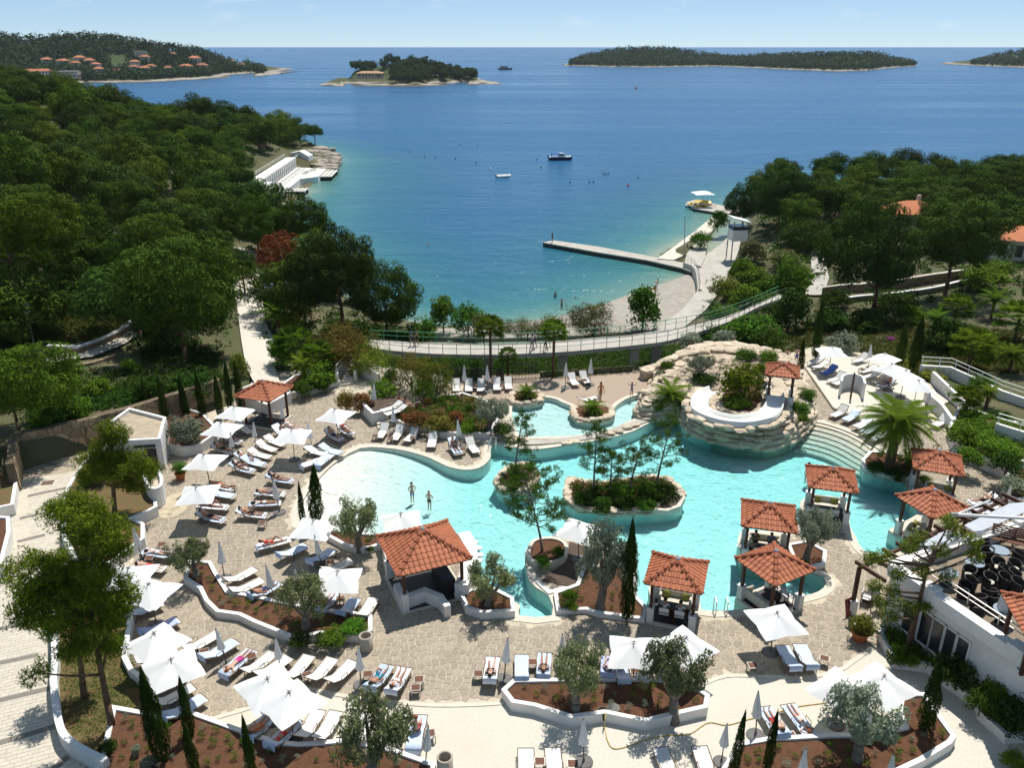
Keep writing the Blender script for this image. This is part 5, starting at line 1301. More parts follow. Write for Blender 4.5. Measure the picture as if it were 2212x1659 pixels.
for i, (bx, by, tx, ty, r_) in enumerate([(640,800,628,745,52),(605,725,585,680,48),(690,815,680,770,46),(660,830,650,790,40),(2090,800,2085,745,52),(2140,690,2150,650,45),(2190,740,2185,690,55),(2010,745,2015,690,38),(2060,700,2060,665,40),(2180,805,2185,770,45),(2080,910,2100,860,34),(2130,880,2135,850,30)]):
	lab = (['bushy fan palm behind the kiosk beside the ramp', 'feathery palm at the edge of the ramp below the awning', 'fan palm between the kiosk and the bronze tree', 'low fan palm behind the kiosk roof', 'feathery palm above the upper right terrace wall', 'palm high in the right garden near the stone wall', 'palm at the right picture edge in the upper garden', 'spiky palm right of the cypress pair', 'spiky palm below the right garden wall', 'palm at the right picture edge above the ramp wall', 'low palm in the bed beside the white stair', 'low palm in the right hand bed beside the stair rail'])[i]
	palm(lab, bx, by, tx, ty, r_, FAN if i % 2 == 0 else SHORTP, 0.2, .15, land=by < 810)
for lab, bx, by, r_ in (('low cycad palm on the islet in the shallow pool', 1281,892,32), ('low cycad palm on the islet at the end of the shallow pool', 1138,858,30), ('small palm beside the date palm at the hut', 1965,1005,32)):
	palm(lab, bx, by, bx, by - 9, r_, SHORTP, 0.3, .2)

# ---------------------------------------------------------------- shrubs
def bush_crown(m, n=34, per=70, ls=.13, asp=.5, low=-.75, cr=(.24, .42)):
	cc = []
	while len(cc) < n:
		d = unit(1)[0]
		if d[2] > low: cc.append(d * VR.uniform(.35, .72))
	return leaf_mesh('foliage', clump_leaves(np.array(cc), VR.uniform(*cr, n), per, ls, asp, .9, .9, .3), m)
BUSH = [bush_crown(M_bush) for _ in range(3)]; FEATH = [bush_crown(M_tam, 40, 90, .16, .12, -.7, (.2, .4)) for _ in range(2)]
STEM = MB().path([(0, 0, -.2), (.02, 0, .2), (.05, .02, .6)], [.05, .04, .02], 5).path([(0, 0, .1), (-.15, .05, .55)], [.03, .015], 4).path([(0, 0, .1), (.08, -.2, .5)], [.03, .015], 4).mesh('stem', M_barkg)
def bush(label, cx_, cy_, rx, rz_, m=None, zb=None, k=None, name='shrub', cat='shrub', group=None, feath=False, by=None):
	"""shrub seen with its middle at (cx_,cy_); rx, rz_ half width and half height in the picture"""
	b = hit(cx_, by or cy_ + rz_ * .85) if zb is None else at(cx_, by or cy_ + rz_ * .85, zb)
	dep = b.y * CP + (CAMZ - b.z) * SP; r_ = rx * dep / F; h = rz_ * dep / F * 1.15
	t = thing(name, label, cat, group, b, VR.uniform(0, 6)); ob('stem', STEM, t, scale=(r_, r_, h)); L2 = FEATH if feath else BUSH
	c_ = ob('foliage', L2[VR.randint(len(L2)) if k is None else k], t, loc=(0, 0, h * .72), scale=(r_, r_, h))
	if m: setmat(c_, m)
for lab, x, y, rx, rz_, m, zb, fe in (
	('bright yellow green tree beside the huge dark pine', 648,690,46,48,M_bushy,None,0), ('bronze green multi stem tree above the white stair', 755,750,76,64,M_bushb,None,1), ('olive brown feathery tree in front of the footbridge', 890,800,58,52,M_bushb,0.0,1),
	('yellow green feathery tree beside the closed parasol', 945,812,50,56,M_bushy,0.0,1), ('big bronze feathery tree left of the white stair', 712,760,60,56,M_bushb,None,1), ('yellow green feathery tree right of the white stair', 800,775,56,50,M_bushy,None,1), ('lush green bush between ramp and kiosk palms', 612,760,46,40,M_bush,None,0), ('lush dark bush under the bronze tree', 690,810,46,34,M_bush,0.1,0), ('leafy green bush behind the raised terrace', 830,840,40,26,M_bush,.1,0), ('green bush beside the footbridge left end', 800,735,42,30,M_bushd,None,0), ('feathery green bush beside the olive brown tree', 915,840,36,34,M_bush,0.1,1), ('tall loose green bush at the water edge left of the palms', 958,674,40,44,M_bush,-3.6,0), ('rounded dense green bush at the water edge', 1012,688,44,36,M_bush,-3.6,0), ('leafy green bush at the bridge, left of the water edge bushes', 915,712,40,34,M_bush,-3.4,0), ('feathery green bush behind the first bridge palm', 1045,706,36,34,M_tam,-3.5,0), ('feathery olive bush behind the strolling walkers', 1190,706,40,30,M_tam,-3.4,0),
	('wide brownish tamarisk bush on the beach', 1282,688,72,52,M_tam,-3.4,1), ('green tamarisk bush on the beach beside the promenade', 1388,662,56,52,M_bush,-3.4,0), ('low pale tamarisk on the beach edge left of the fan palm', 1140,708,42,28,M_tam,-3.5,1), ('low pale tamarisk behind the strolling couple', 1085,708,38,28,M_tam,-3.5,1),
	('round green tree on the sea terrace beside the flagpole', 1512,518,28,20,M_bush,-2.9,0), ('leafy tree at the root of the pier', 1550,475,26,24,M_bush,-3,0),
	('yellowish clipped bush beside the promenade', 1562,620,40,30,M_bushy,None,0), ('dark bush above the clipped promenade bush', 1600,585,45,32,M_bush,None,0), ('wide green bush between promenade and footbridge', 1560,680,48,30,M_bush,None,0), ('olive green bush beside the right path', 1625,545,42,30,M_tam,None,0), ('bushy shrub in front of the footbridge right end', 1620,712,74,38,M_bush,None,0), ('dark shrub at the foot of the footbridge, right', 1530,732,62,32,M_bushd,None,0), ('big shrub left of the tall garden tree', 1660,660,40,32,M_bush,None,0),
	('tall bright leafy tree at the footbridge end in the right garden', 1705,600,48,58,M_bush,None,0), ('dark leafy tree below the bright garden tree', 1700,672,58,58,M_bushd,None,0),
	('round grey green olive bush above the upper terrace', 1818,740,42,28,M_silver,None,0), ('dark shrub beside the garden path, upper', 1800,650,44,26,M_bushd,None,0), ('dark shrub beside the garden path, lower', 1790,690,50,28,M_bushd,None,0), ('wide dark shrub in the shade of the right pines', 1870,690,64,26,M_bushd,None,0), ('leafy shrub in the shade below the garden wall', 1960,680,50,24,M_bush,None,0), ('green bank shrub between bridge and promenade bush', 1660,620,46,30,M_bush,None,0), ('dark shrub under the right pines', 1930,650,60,30,M_bushd,None,0), ('bushy shrub left of the right house wall', 1850,480,45,25,M_bushd,None,0), ('leafy shrub at the far right under the garden wall', 2120,600,60,28,M_bush,None,0), ('dark leafy bush at the right picture edge by the house', 2200,470,40,28,M_bushd,None,0), ('shrub in front of the small right house', 2150,580,45,25,M_bush,None,0),
	('wide dark shrub below the cypress pair', 2040,720,60,40,M_bushd,None,0), ('bright green bush beside the spiky palms', 2120,745,50,30,M_bush,None,0),
	('green clump with pink flowers on the right garden slope', 1925,732,13,5,M_pinkf,None,0), ('low grass mound under the right cypress', 1960,790,55,15,M_bushy,None,0), ('yellow green ground cover above the upper terrace wall', 2010,805,40,16,M_bushy,None,0),
	('big round tree on the rock mound inside the slide loop', 1600,822,66,48,M_pine3,2.0,0), ('bright green ground shrub inside the slide loop', 1592,868,34,16,M_bush,2.0,0), ('bushy shrub on the mound left of the slide hut', 1648,800,30,22,M_pine3,2.0,0), ('leafy shrub at the right rim of the mound', 1742,850,22,18,M_bush,1.2,0), ('shrub with red stems right of the slide hut', 1725,880,26,22,M_bush,1.0,0), ('low green shrub hanging over the mound right side', 1735,905,18,12,M_bush,1.2,0), ('round shrub beside the back rocks of the mound', 1440,790,18,13,M_bush,1.5,0), ('dark shrub under the mound olive', 1520,815,36,12,M_bushd,1.8,0), ('leafy shrub behind the mound', 1610,765,30,16,M_bush,1.6,0), ('second leafy shrub behind the mound', 1660,768,26,16,M_bush,1.6,0), ('silvery oleander before the footbridge, left one', 1490,735,36,22,M_silver,.1,0), ('silvery oleander before the footbridge, middle one', 1560,735,40,26,M_silver,.1,0), ('dark oleander before the footbridge, right one', 1660,735,46,30,M_bushd,.1,0), ('bushy shrub on the bank right of the footbridge end', 1605,640,46,30,M_bush,None,0), ('low olive green shrub on the bank beside the garden path', 1690,560,40,24,M_tam,None,0), ('shrub at the foot of the watch cabin', 1625,600,40,28,M_bush,None,0), ('left shrub beside the mound palm', 1420,875,18,14,M_bush,.6,0), ('right shrub beside the mound palm', 1475,872,18,16,M_bush,.6,0),
	('silvery bush in the curved bed beside the service hut', 402,925,46,36,M_silver,0.75,0), ('green hedge bush above the stone wall, left end', 105,905,48,30,M_bush,None,0), ('leafy bush above the stone wall beside the pine', 170,880,42,32,M_bush,None,0), ('bright bush at the ramp beside the cypress row', 520,790,26,36,M_bushy,None,0), ('dark bush behind the cypress row', 420,830,60,40,M_bushd,None,0), ('dark bush left behind the cypress row', 330,840,50,36,M_bushd,None,0), ('small bright bush on the slope below the curved path', 285,790,28,20,M_bush,None,0), ('bush on the slope left of the stone wall top', 215,835,36,22,M_bush,None,0), ('leafy shrub under the lone pine beside the shower', 205,1025,40,22,M_bush,0.6,0), ('leafy shrub behind the shower wall', 325,1025,30,20,M_bush,0.6,0),
	('clipped green shrub beside the dark deck', 1228,1290,28,20,M_bush,0.3,0), ('low round shrub in front of the clipped one', 1240,1312,14,9,M_bush,0.3,0), ('round clipped shrub in the round planter, right', 1205,1190,17,16,M_bush,.3,0), ('low shrub in the round planter, front', 1172,1212,24,12,M_bush,.3,0),
	('dark mixed shrub on the long pool island, left', 1262,1075,28,18,M_bushd,.2,0), ('dark mixed shrub on the long pool island, front left', 1300,1090,32,18,M_bushd,.2,0), ('green shrub on the long pool island, back', 1340,1058,30,16,M_bush,.2,0), ('green shrub on the long pool island, front right', 1395,1088,28,13,M_bush,.2,0), ('green shrub on the long pool island, right', 1402,1052,26,14,M_bush,.2,0), ('dark shrub on the long pool island, centre', 1345,1085,26,16,M_bushd,.2,0), ('low shrub on the small round pool island', 1120,1030,22,15,M_bush,.2,0), ('second low shrub on the small round pool island', 1105,1050,18,12,M_bush,.2,0),
	('dark shrub under the big date palm', 1890,1010,24,18,M_bushd,.3,0), ('second dark shrub under the big date palm', 1935,1025,28,14,M_bushd,.3,0),
	('shrub in the bed under the grey hut olive', 1730,1215,18,8,M_bush,.3,0), ('shrub under the stout olive stem', 800,1186,12,6,M_bushd,.3,0),
	('red leaved shrub under the bronze trees', 780,868,32,24,M_redl,0.2,0), ('green shrub with red tips beside the white stair', 748,862,26,26,M_bushb,0.2,0), ('dark red and green shrub behind the lounger row', 900,905,40,20,M_redl,0.4,0), ('bronze shrub behind the lounger row', 945,915,40,20,M_bushb,0.4,0), ('green shrub beside the grey olive, left', 1010,925,22,14,M_bush,0.4,0), ('dark green shrub beside the grey olive, right', 1085,925,28,18,M_bushd,0.4,0), ('leafy shrub below the rail of the white stair', 845,815,30,24,M_bushd,0.0,0), ('brown leaved shrub before the round sand pool', 985,900,26,14,M_redl,.4,0),
	('dark shrub in the bed behind the kiosk', 655,838,34,18,M_bushd,.3,0), ('second dark shrub in the bed behind the kiosk', 700,826,28,16,M_bushd,.3,0),
	('dark shrub on the winding bed under the olive', 650,1378,32,14,M_bushd,.35,0), ('spreading juniper on the winding bed', 715,1375,42,14,M_bush,.35,0), ('spreading juniper beside the bin', 765,1352,36,14,M_bush,.35,0),
	('dark oleander by the restaurant wall', 2060,1440,60,42,M_bushd,.4,0), ('bright oleander in front of the restaurant wall', 2150,1495,50,40,M_bush,.4,0), ('dark oleander at the right edge of the picture', 2200,1540,60,45,M_bushd,.4,0), ('dark shrub in the shade below the restaurant wall', 2115,1510,45,36,M_bushd,.4,0), ('low leafy shrub at the corner of the shady bed', 1938,1412,30,24,M_bush,.4,0), ('light shrub beside the leaning tree trunk', 1968,1425,20,16,M_bush,.4,0), ('round grassy bush at the bottom right corner', 2190,1645,40,30,M_bush,0,0),
	('bright green groundcover on the bank behind the curved beige wall', 2090,985,40,22,M_bush,.9,0), ('green shrub on the bank beside the stair', 2075,935,40,30,M_bush,.9,0), ('dark shrub on the bank at the right edge', 2170,1000,44,30,M_bushd,.9,0), ('leafy shrub below the right stair', 2150,965,50,24,M_bush,.9,0), ('silvery green shrub in the right edge bed', 2185,1045,34,20,M_silver,.6,0), ('spiky shrub in the right hand terraced bed', 2080,850,40,22,M_bush,None,0), ('dark shrub in the right hand terraced bed', 2160,905,46,18,M_bushd,None,0), ('low shrub along the right ramp', 2120,830,40,18,M_bush,None,0), ('leafy plant inside the hut beside the palm', 1995,1035,18,9,M_bush,.2,0),
	('silvery round shrub in the lower left soil bed', 296,1618,16,14,M_silver,.35,0), ('pale silvery shrub at the bottom left', 322,1645,26,16,M_silver,.35,0), ('dark low shrub on the lower left lawn', 235,1612,26,14,M_bushd,.2,0), ('bush with light leaves beside the left pine trunks', 250,1380,24,16,M_bush,.2,0)):
	bush(lab, x, y, rx, rz_, m, zb, feath=bool(fe))
for i in range(9): # clipped hedge under the footbridge
	pass
def hedge(label, line, h, w_, zb, m):
	P = pts(line, zb); c = sum(P, Vector()) / len(P); t = thing('hedge', label, 'hedge', None, c); cc = []
	for i in range(len(P) - 1):
		d = P[i + 1] - P[i]; n = max(2, int(d.length / .45))
		for k in range(n):
			q = P[i] + d * ((k + .5) / n) - c
			for zz in np.arange(.2, h, .4): cc.append((q.x + VR.uniform(-.15, .15), q.y + VR.uniform(-.15, .15), zz))
	ob('foliage', leaf_mesh('foliage', clump_leaves(np.array(cc), np.full(len(cc), w_ * .55), 70, .16, .5, .9, .9, .3), m), t)
	ob('stem', MB().box((0, 0, h * .3), ((P[-1] - P[0]).length * .9, .15, h * .6), math.atan2(P[-1].y - P[0].y, P[-1].x - P[0].x)).mesh('stem', M_barkg), t)
hedge('clipped dark hedge behind the back row of loungers, left', [(945,818),(1000,820),(1045,822)], 1.9, 1.0, 0, M_bushd)
hedge('clipped dark hedge behind the back row of loungers, middle', [(1070,820),(1090,820)], 1.7, 1.0, 0, M_bushd)
hedge('ivy covered bank right of the garden gate', [(1170,815),(1215,812),(1290,806),(1390,800)], 0.9, 1.0, 0, M_bushd)
# small plants set out in the red soil
TUFT = [bush_crown(M_bush, 7, 26, .3, .22, -.05, (.3, .5)) for _ in range(3)]
def plants(key, n, label, inner=0.45, sz=(.17, .33), ms=(None, None, M_silver)):
	t, poly, z = BEDS[key]; xs_ = [p[0] for p in poly]; ys_ = [p[1] for p in poly]; got = []; tries = 0
	while len(got) < n and tries < 4000:
		tries += 1; x, y = g.uniform(min(xs_), max(xs_)), g.uniform(min(ys_), max(ys_))
		if not inside(poly, x, y) or seg_dist(poly, x, y) < inner or any((x - a) ** 2 + (y - b) ** 2 < .3 for a, b in got): continue
		pp = proj((x, y, z))
		if not (0 < pp[0] < 2212 and pp[1] < 1659): continue
		got.append((x, y)); s_ = g.uniform(*sz); m = g.choice(ms)
		p_ = tag(ob('bedding_plant', g.choice(TUFT), None, (x, y, z + s_ * .6), g.uniform(0, 6), scale=(s_, s_, s_)), label, 'plant', 'bedding plants in ' + key)
		if m: setmat(p_, m)
def carpet(key, n, label, inner=.2, sz=(.25, .5), ms=(None,)):
	"""unbroken low ground cover in a bed"""
	t, poly, z = BEDS[key]; xs_ = [p[0] for p in poly]; ys_ = [p[1] for p in poly]; cc = []
	while len(cc) < n:
		x, y = g.uniform(min(xs_), max(xs_)), g.uniform(min(ys_), max(ys_))
		if inside(poly, x, y) and seg_dist(poly, x, y) > inner: cc.append((x, y, z + .1))
	o_ = ob('ground_cover', leaf_mesh('ground_cover', clump_leaves(np.array(cc), VR.uniform(*sz, len(cc)), 60, .17, .45, .7, .8, .4), ms[0] or M_bush)); o_['kind'] = 'stuff'; tag(o_, label, 'ground cover')
BEDS['IB'] = (None, shrink(ISLBW, .3), .22); BEDS['IA'] = (None, shrink(ISLAW, .3), .22); BEDS['MB'] = (None, ccw(xy([(1420,800),(1480,775),(1560,770),(1650,785),(1640,830),(1560,845),(1500,850),(1450,860)], 1.7)), 1.7); BEDS['MS'] = (None, ccw(xy([(1566,845),(1562,872),(1590,888),(1630,886),(1648,868),(1640,836),(1600,826)], 1.9)), 2.0)
carpet('IB', 160, 'dark leafy ground cover on the long pool island', .15, (.25, .45), (M_bushd,)); plants('IB', 14, 'leafy plant on the long pool island', .25, (.35, .55), (None,)); plants('IA', 12, 'leafy ground plant on the small round pool island', .15, (.3, .5), (None, M_bushd)); plants('MB', 26, 'low shrub among the rocks on top of the mound', .1, (.25, .6), (None, M_bushd, M_olv)); plants('MS', 12, 'bright ground plant inside the slide loop', .1, (.4, .6), (None, None))
plants('B1', 38, 'small tuft planted in the red soil of the winding bed'); plants('B2', 34, 'small tuft planted in the red soil of the long white bed'); plants('B3', 46, 'small tuft planted in the red soil along the bottom left edge')
plants('B4', 34, 'small tuft planted in the red soil of the bottom right bed'); plants('B6', 10, 'small tuft in the bed beside the tall cypress', sz=(.15, .3)); plants('B7', 14, 'low leafy plant in the small bed beside the bar', sz=(.2, .35), ms=(None, M_bushd)); plants('B8', 8, 'low plant in the crescent bed behind the bar', .3); carpet('B13', 150, 'low leafy ground cover in the bed behind the lounger row', .3, (.25, .5), (M_bush,)); plants('B13', 20, 'low leafy plant in the bed behind the lounger row', sz=(.4, .75), ms=(None, M_redl, M_bushd)); plants('B9', 8, 'low plant under the silvery bush', sz=(.2, .3)); plants('B12', 14, 'low plant under the big date palm', .3, (.25, .4), (None, M_bushd)); carpet('B14', 300, 'leafy ground cover on the bank behind the curved beige wall', .3, (.3, .6), (None, None, M_bushd)); carpet('B5', 260, 'leafy ground cover in the shady bed along the restaurant', .3, (.4, .8), (None, M_bushd)); plants('B16', 8, 'leafy plant in the bed at the right picture edge', .3, (.3, .45))
# rough grass and ground cover on the slopes
def cover(name, label, px, n, size, m, zoff=0.0):
	cc = []
	xs_ = [p[0] for p in px]; ys_ = [p[1] for p in px]
	while len(cc) < n:
		x, y = g.uniform(min(xs_), max(xs_)), g.uniform(min(ys_), max(ys_))
		if inside(px, x, y):
			p_ = hit(x, y); cc.append((p_.x, p_.y, ground(p_.x, p_.y) + .08))
	o_ = ob(name, leaf_mesh(name, clump_leaves(np.array(cc), VR.uniform(.2, .5, n), 16, size, .3, .5, .2, .8), m)); o_['kind'] = 'stuff'; tag(o_, label, 'grass')
cover('garden_grass', 'rough green ground cover on the right garden slope', [(1560,740),(1740,700),(1800,690),(1990,700),(2212,720),(2212,810),(2050,800),(1900,770),(1770,745),(1700,765)], 2600, .28, M_grass)
cover('slope_grass', 'patchy grass in the clearing on the left slope', [(130,640),(210,625),(270,690),(260,740),(120,740),(60,740)], 1500, .3, M_grass)
cover('lawn_grass', 'sparse grass around the lower left pines', [(135,1440),(270,1380),(300,1500),(280,1600),(160,1600)], 1600, .12, M_grass)
cover('bank_scrub', 'dark scrub on the bank below the footbridge', [(790,752),(840,772),(1106,776),(1306,762),(1480,745),(1490,775),(1390,800),(1290,803),(960,812),(830,795),(770,770)], 2200, .3, M_bushd)
cover('beach_scrub', 'low scrub between footbridge and beach on the left', [(720,690),(880,712),(960,735),(830,742),(740,745),(690,720)], 700, .4, M_bushd)
cover('clearing_scrub', 'low dark scrub around the left clearing', [(0,640),(110,650),(60,790),(300,800),(330,700),(480,760),(480,830),(300,840),(60,880),(0,900)], 1700, .34, M_bushd)
cover('under_wall_scrub', 'dark scrub on the bank above the stone retaining wall', [(60,880),(300,840),(480,830),(480,850),(200,890),(80,930)], 900, .3, M_bushd)

cc = []
for _ in range(60000):
	if len(cc) >= 5200: break
	x, y = (g.uniform(-190, -16), g.uniform(74, 310)) if g.random() < .7 else (g.uniform(40, 165), g.uniform(95, 212))
	z = ground(x, y)
	if z < -3.7 or inside(TERRW, x, y) or inside(SEAW, x, y): continue
	pp = proj((x, y, z))
	if not (-40 < pp[0] < 2260) or any(inside(c_, *pp) for c_ in CLEAR[:3]) or (pp[0] > 1400 and pp[0] < 1640 and pp[1] > 440): continue
	cc.append((x, y, z + .2))
o_ = ob('undergrowth', leaf_mesh('undergrowth', clump_leaves(np.array(cc), VR.uniform(.4, 1.1, len(cc)), 18, .55, .4, .6, .5, .5), M_bushd)); o_['kind'] = 'stuff'; tag(o_, 'low scrub under the pine woods on both headlands', 'undergrowth')
# ================================================================ sun loungers
M_sling = mat('white_sling_fabric', (0.76, 0.75, 0.72), 0.85, 0.04, 6, trans=0.12, objvar=0.04)
M_frame = mat('bronze_frame', (0.20, 0.15, 0.105), 0.45, 0.12, 5, metal=0.3)
M_teak = mat('teak_slats', (0.21, 0.085, 0.045), 0.6, 0.2, 8)
M_alu = mat('grey_metal', (0.40, 0.38, 0.35), 0.4, 0.08, 5, metal=0.5)
BETA = [R(4), R(26), R(42), R(58)]
def lounger_proto(b):
	c, s = math.cos(b), math.sin(b); X0, Z0, W_ = .72, .34, .32
	seat = MB(); n = 6
	for i in range(n):
		xa, xb = X0 + (1.28) * i / n, X0 + 1.28 * (i + 1) / n; za, zb_ = Z0 - .03 * math.sin(math.pi * i / n), Z0 - .03 * math.sin(math.pi * (i + 1) / n)
		seat.add([(xa, -W_, za), (xb, -W_, zb_), (xb, W_, zb_), (xa, W_, za), (xa, -W_, za - .02), (xb, -W_, zb_ - .02), (xb, W_, zb_ - .02), (xa, W_, za - .02)], [(0, 1, 2, 3), (7, 6, 5, 4), (0, 4, 5, 1), (2, 6, 7, 3)])
	E = (X0 - .74 * c, Z0 + .74 * s); back = MB()
	back.add([(X0, -W_, Z0), (E[0], -W_, E[1]), (E[0], W_, E[1]), (X0, W_, Z0), (X0, -W_, Z0 - .02), (E[0], -W_, E[1] - .02), (E[0], W_, E[1] - .02), (X0, W_, Z0 - .02)], [(0, 3, 2, 1), (4, 5, 6, 7), (0, 1, 5, 4), (1, 2, 6, 5), (2, 3, 7, 6)])
	fr = MB()
	for sd in (-1, 1):
		y = sd * .35; fr.path([(E[0], y, E[1]), (X0, y, Z0), (2.0, y, Z0)], .022, 5)
		fr.path([(1.05, y, Z0), (1.02, y, .55), (.62, y, .55), (.58, y, Z0)], .016, 5)
	fr.tube((E[0], -.35, E[1]), (E[0], .35, E[1]), .02, n=5).tube((2.0, -.35, Z0), (2.0, .35, Z0), .02, n=5).tube((X0, -.35, Z0 - .02), (X0, .35, Z0 - .02), .02, n=5)
	legs = []
	for x in (.35, 1.75):
		for sd in (-1, 1): legs.append(('leg', MB().path([(x + (.06 if x < 1 else -.06), sd * .35, Z0 if x > 1 else Z0 + max(0, (X0 - x) * math.tan(b)) * .9), (x, sd * .35, 0.0), (x + .12, sd * .35, 0.01)], .02, 5).mesh('leg', M_frame)))
	return [('seat', seat.mesh('seat', M_sling)), ('backrest', back.mesh('backrest', M_sling)), ('frame', fr.mesh('frame', M_frame))] + legs
LP = [lounger_proto(b) for b in BETA]
def towel_mesh(b, name, m, full=True, drape=.32):
	c, s = math.cos(b), math.sin(b); X0, Z0 = .72, .37
	P = [(X0 - .76 * c - .02, Z0 + .74 * s - drape), (X0 - .76 * c - .015, Z0 + .76 * s), (X0 - .4 * c, Z0 + .4 * s), (X0, Z0)]
	if full: P += [(1.1, Z0 - .005), (1.5, Z0 - .01), (1.88, Z0 + .005)]
	b_ = MB(); ny = 5; vs = []
	for i, (x, z) in enumerate(P):
		for j in range(ny):
			y = -.335 + .67 * j / (ny - 1); vs.append((x + VR.uniform(-.012, .012), y + VR.uniform(-.02, .02), z + VR.uniform(0, .02) + (.012 if j in (0, ny - 1) else .022)))
	return b_.add(vs, [(i * ny + j, (i + 1) * ny + j, (i + 1) * ny + j + 1, i * ny + j + 1) for i in range(len(P) - 1) for j in range(ny - 1)]).mesh(name, m, sm=True)
def stripes(name, c1, c2, sc):
	m = bpy.data.materials.new(name); m.use_nodes = True; t = m.node_tree; p = t.nodes['Principled BSDF']; p.inputs['Roughness'].default_value = .95; l = t.links.new
	tc_ = N(t, 'ShaderNodeTexCoord'); w_ = N(t, 'ShaderNodeTexWave'); w_.bands_direction = 'Y'; w_.inputs['Scale'].default_value = sc; l(tc_.outputs['Object'], w_.inputs['Vector'])
	r_ = N(t, 'ShaderNodeValToRGB'); r_.color_ramp.interpolation = 'CONSTANT'; r_.color_ramp.elements[0].color = (*c1, 1); r_.color_ramp.elements[1].position = .5; r_.color_ramp.elements[1].color = (*c2, 1); l(w_.outputs['Fac'], r_.inputs[0]); l(r_.outputs[0], p.inputs['Base Color']); return m
TM = {'b': mat('pale_blue_towel', (0.54, 0.63, 0.77), 0.95, 0.06, 5, 0.3, 60), 'w': mat('white_towel', (0.72, 0.74, 0.78), 0.95, 0.05, 5, 0.3, 60), 's': stripes('blue_striped_towel', (0.16, 0.30, 0.55), (0.70, 0.74, 0.78), 3.6), 'l': mat('lilac_blue_towel', (0.42, 0.48, 0.72), 0.95, 0.06, 5, 0.3, 60), 'k': mat('royal_blue_towel', (0.07, 0.14, 0.50), 0.95, 0.06, 5, 0.3, 60)}
TN = {'b': 'pale blue towel', 'w': 'white towel', 's': 'blue striped towel', 'l': 'lilac blue towel', 'k': 'royal blue towel'}
TOW = {(k, i): towel_mesh(BETA[i], 'towel', TM[k]) for k in TM for i in range(4)}

# ================================================================ people
SKINS = [mat('tanned_skin', (0.42, 0.22, 0.135), 0.6, 0.06, 8), mat('fair_skin', (0.58, 0.36, 0.26), 0.6, 0.06, 8), mat('brown_skin', (0.30, 0.15, 0.085), 0.6, 0.06, 8)]
CLO = {n: mat('cloth_' + n, c, 0.9, 0.08, 8) for n, c in dict(black=(.02, .02, .025), white=(.7, .7, .7), red=(.5, .03, .03), navy=(.03, .05, .14), blue=(.05, .16, .45), pink=(.55, .06, .25), green=(.03, .22, .14), grey=(.18, .18, .2), purple=(.22, .12, .5), orange=(.55, .16, .06), teal=(.05, .25, .35)).items()}
HAIR = {n: mat('hair_' + n, c, 0.7, 0.15, 20) for n, c in dict(dark=(.02, .014, .01), brown=(.09, .045, .02), blond=(.38, .25, .10), ginger=(.30, .10, .03), grey=(.3, .29, .28)).items()}
def skel(J, fwd=Vector((0, -1, 0))):
	"""joints -> vertices, edges, radii, cloth zone; J: dict of joint positions"""
	V, E, Rd, Zn, id_ = [], [], [], [], {}
	def v(k, p, r, z): id_[k] = len(V); V.append(Vector(p)); Rd.append(r); Zn.append(z)
	def e(a, b): E.append((id_[a], id_[b]))
	P, C, Nk, Hd, Tp = (Vector(J[k]) for k in ('pelvis', 'chest', 'neck', 'head', 'top'))
	v('pelvis', P, (.135, .105), 1); v('belly', P.lerp(C, .5), (.125, .09), 0); v('chest', C, (.15, .105), 2); v('upper', C.lerp(Nk, .55), (.12, .085), 0); v('neck', Nk, (.052, .055), 0); v('head', Hd, (.078, .09), 3); v('top', Tp, (.066, .075), 3)
	for a, b in (('pelvis', 'belly'), ('belly', 'chest'), ('chest', 'upper'), ('upper', 'neck'), ('neck', 'head'), ('head', 'top')): e(a, b)
	f = Vector(J.get('fwd', fwd)).normalized(); v('nose', Hd + f * .105, (.016, .016), 3); e('head', 'nose')
	for s in 'lr':
		H_, K, A, T = (Vector(J[q + s]) for q in ('hip', 'knee', 'ank', 'toe'))
		v('hip' + s, H_, (.088, .088), 1); v('thigh' + s, H_.lerp(K, .35), (.080, .080), 4); v('knee' + s, K, (.054, .054), 0); v('calf' + s, K.lerp(A, .35), (.056, .056), 0); v('ank' + s, A, (.036, .036), 0); v('toe' + s, T, (.034, .03), 0)
		for a, b in (('pelvis', 'hip' + s), ('hip' + s, 'thigh' + s), ('thigh' + s, 'knee' + s), ('knee' + s, 'calf' + s), ('calf' + s, 'ank' + s), ('ank' + s, 'toe' + s)): e(a, b)
		S, El, W_ = (Vector(J[q + s]) for q in ('sho', 'elb', 'wri'))
		v('sho' + s, S, (.056, .056), 2); v('elb' + s, El, (.04, .04), 0); v('wri' + s, W_, (.027, .027), 0); d = (W_ - El).normalized(); pl = W_ + d * .08; v('palm' + s, pl, (.034, .02), 0)
		for a, b in (('upper', 'sho' + s), ('sho' + s, 'elb' + s), ('elb' + s, 'wri' + s), ('wri' + s, 'palm' + s)): e(a, b)
		side = d.cross(Vector((0, 0, 1))); side = side.normalized() if side.length > .1 else Vector((1, 0, 0)); dn = d.cross(side).normalized()
		for i, (o, l_) in enumerate(((-.032, .07), (-.011, .085), (.011, .08), (.032, .062))):
			k1, k2 = f'f{i}{s}', f'g{i}{s}'; v(k1, pl + d * l_ * .55 + side * o, (.0095, .0095), 0); v(k2, pl + d * l_ + side * o * 1.1 + dn * .02, (.008, .008), 0); e('palm' + s, k1); e(k1, k2)
		v('th' + s, pl - d * .02 + side * .06 + dn * .01, (.011, .011), 0); e('palm' + s, 'th' + s)
	return V, E, Rd, Zn, Hd, (Tp - Nk).normalized(), f
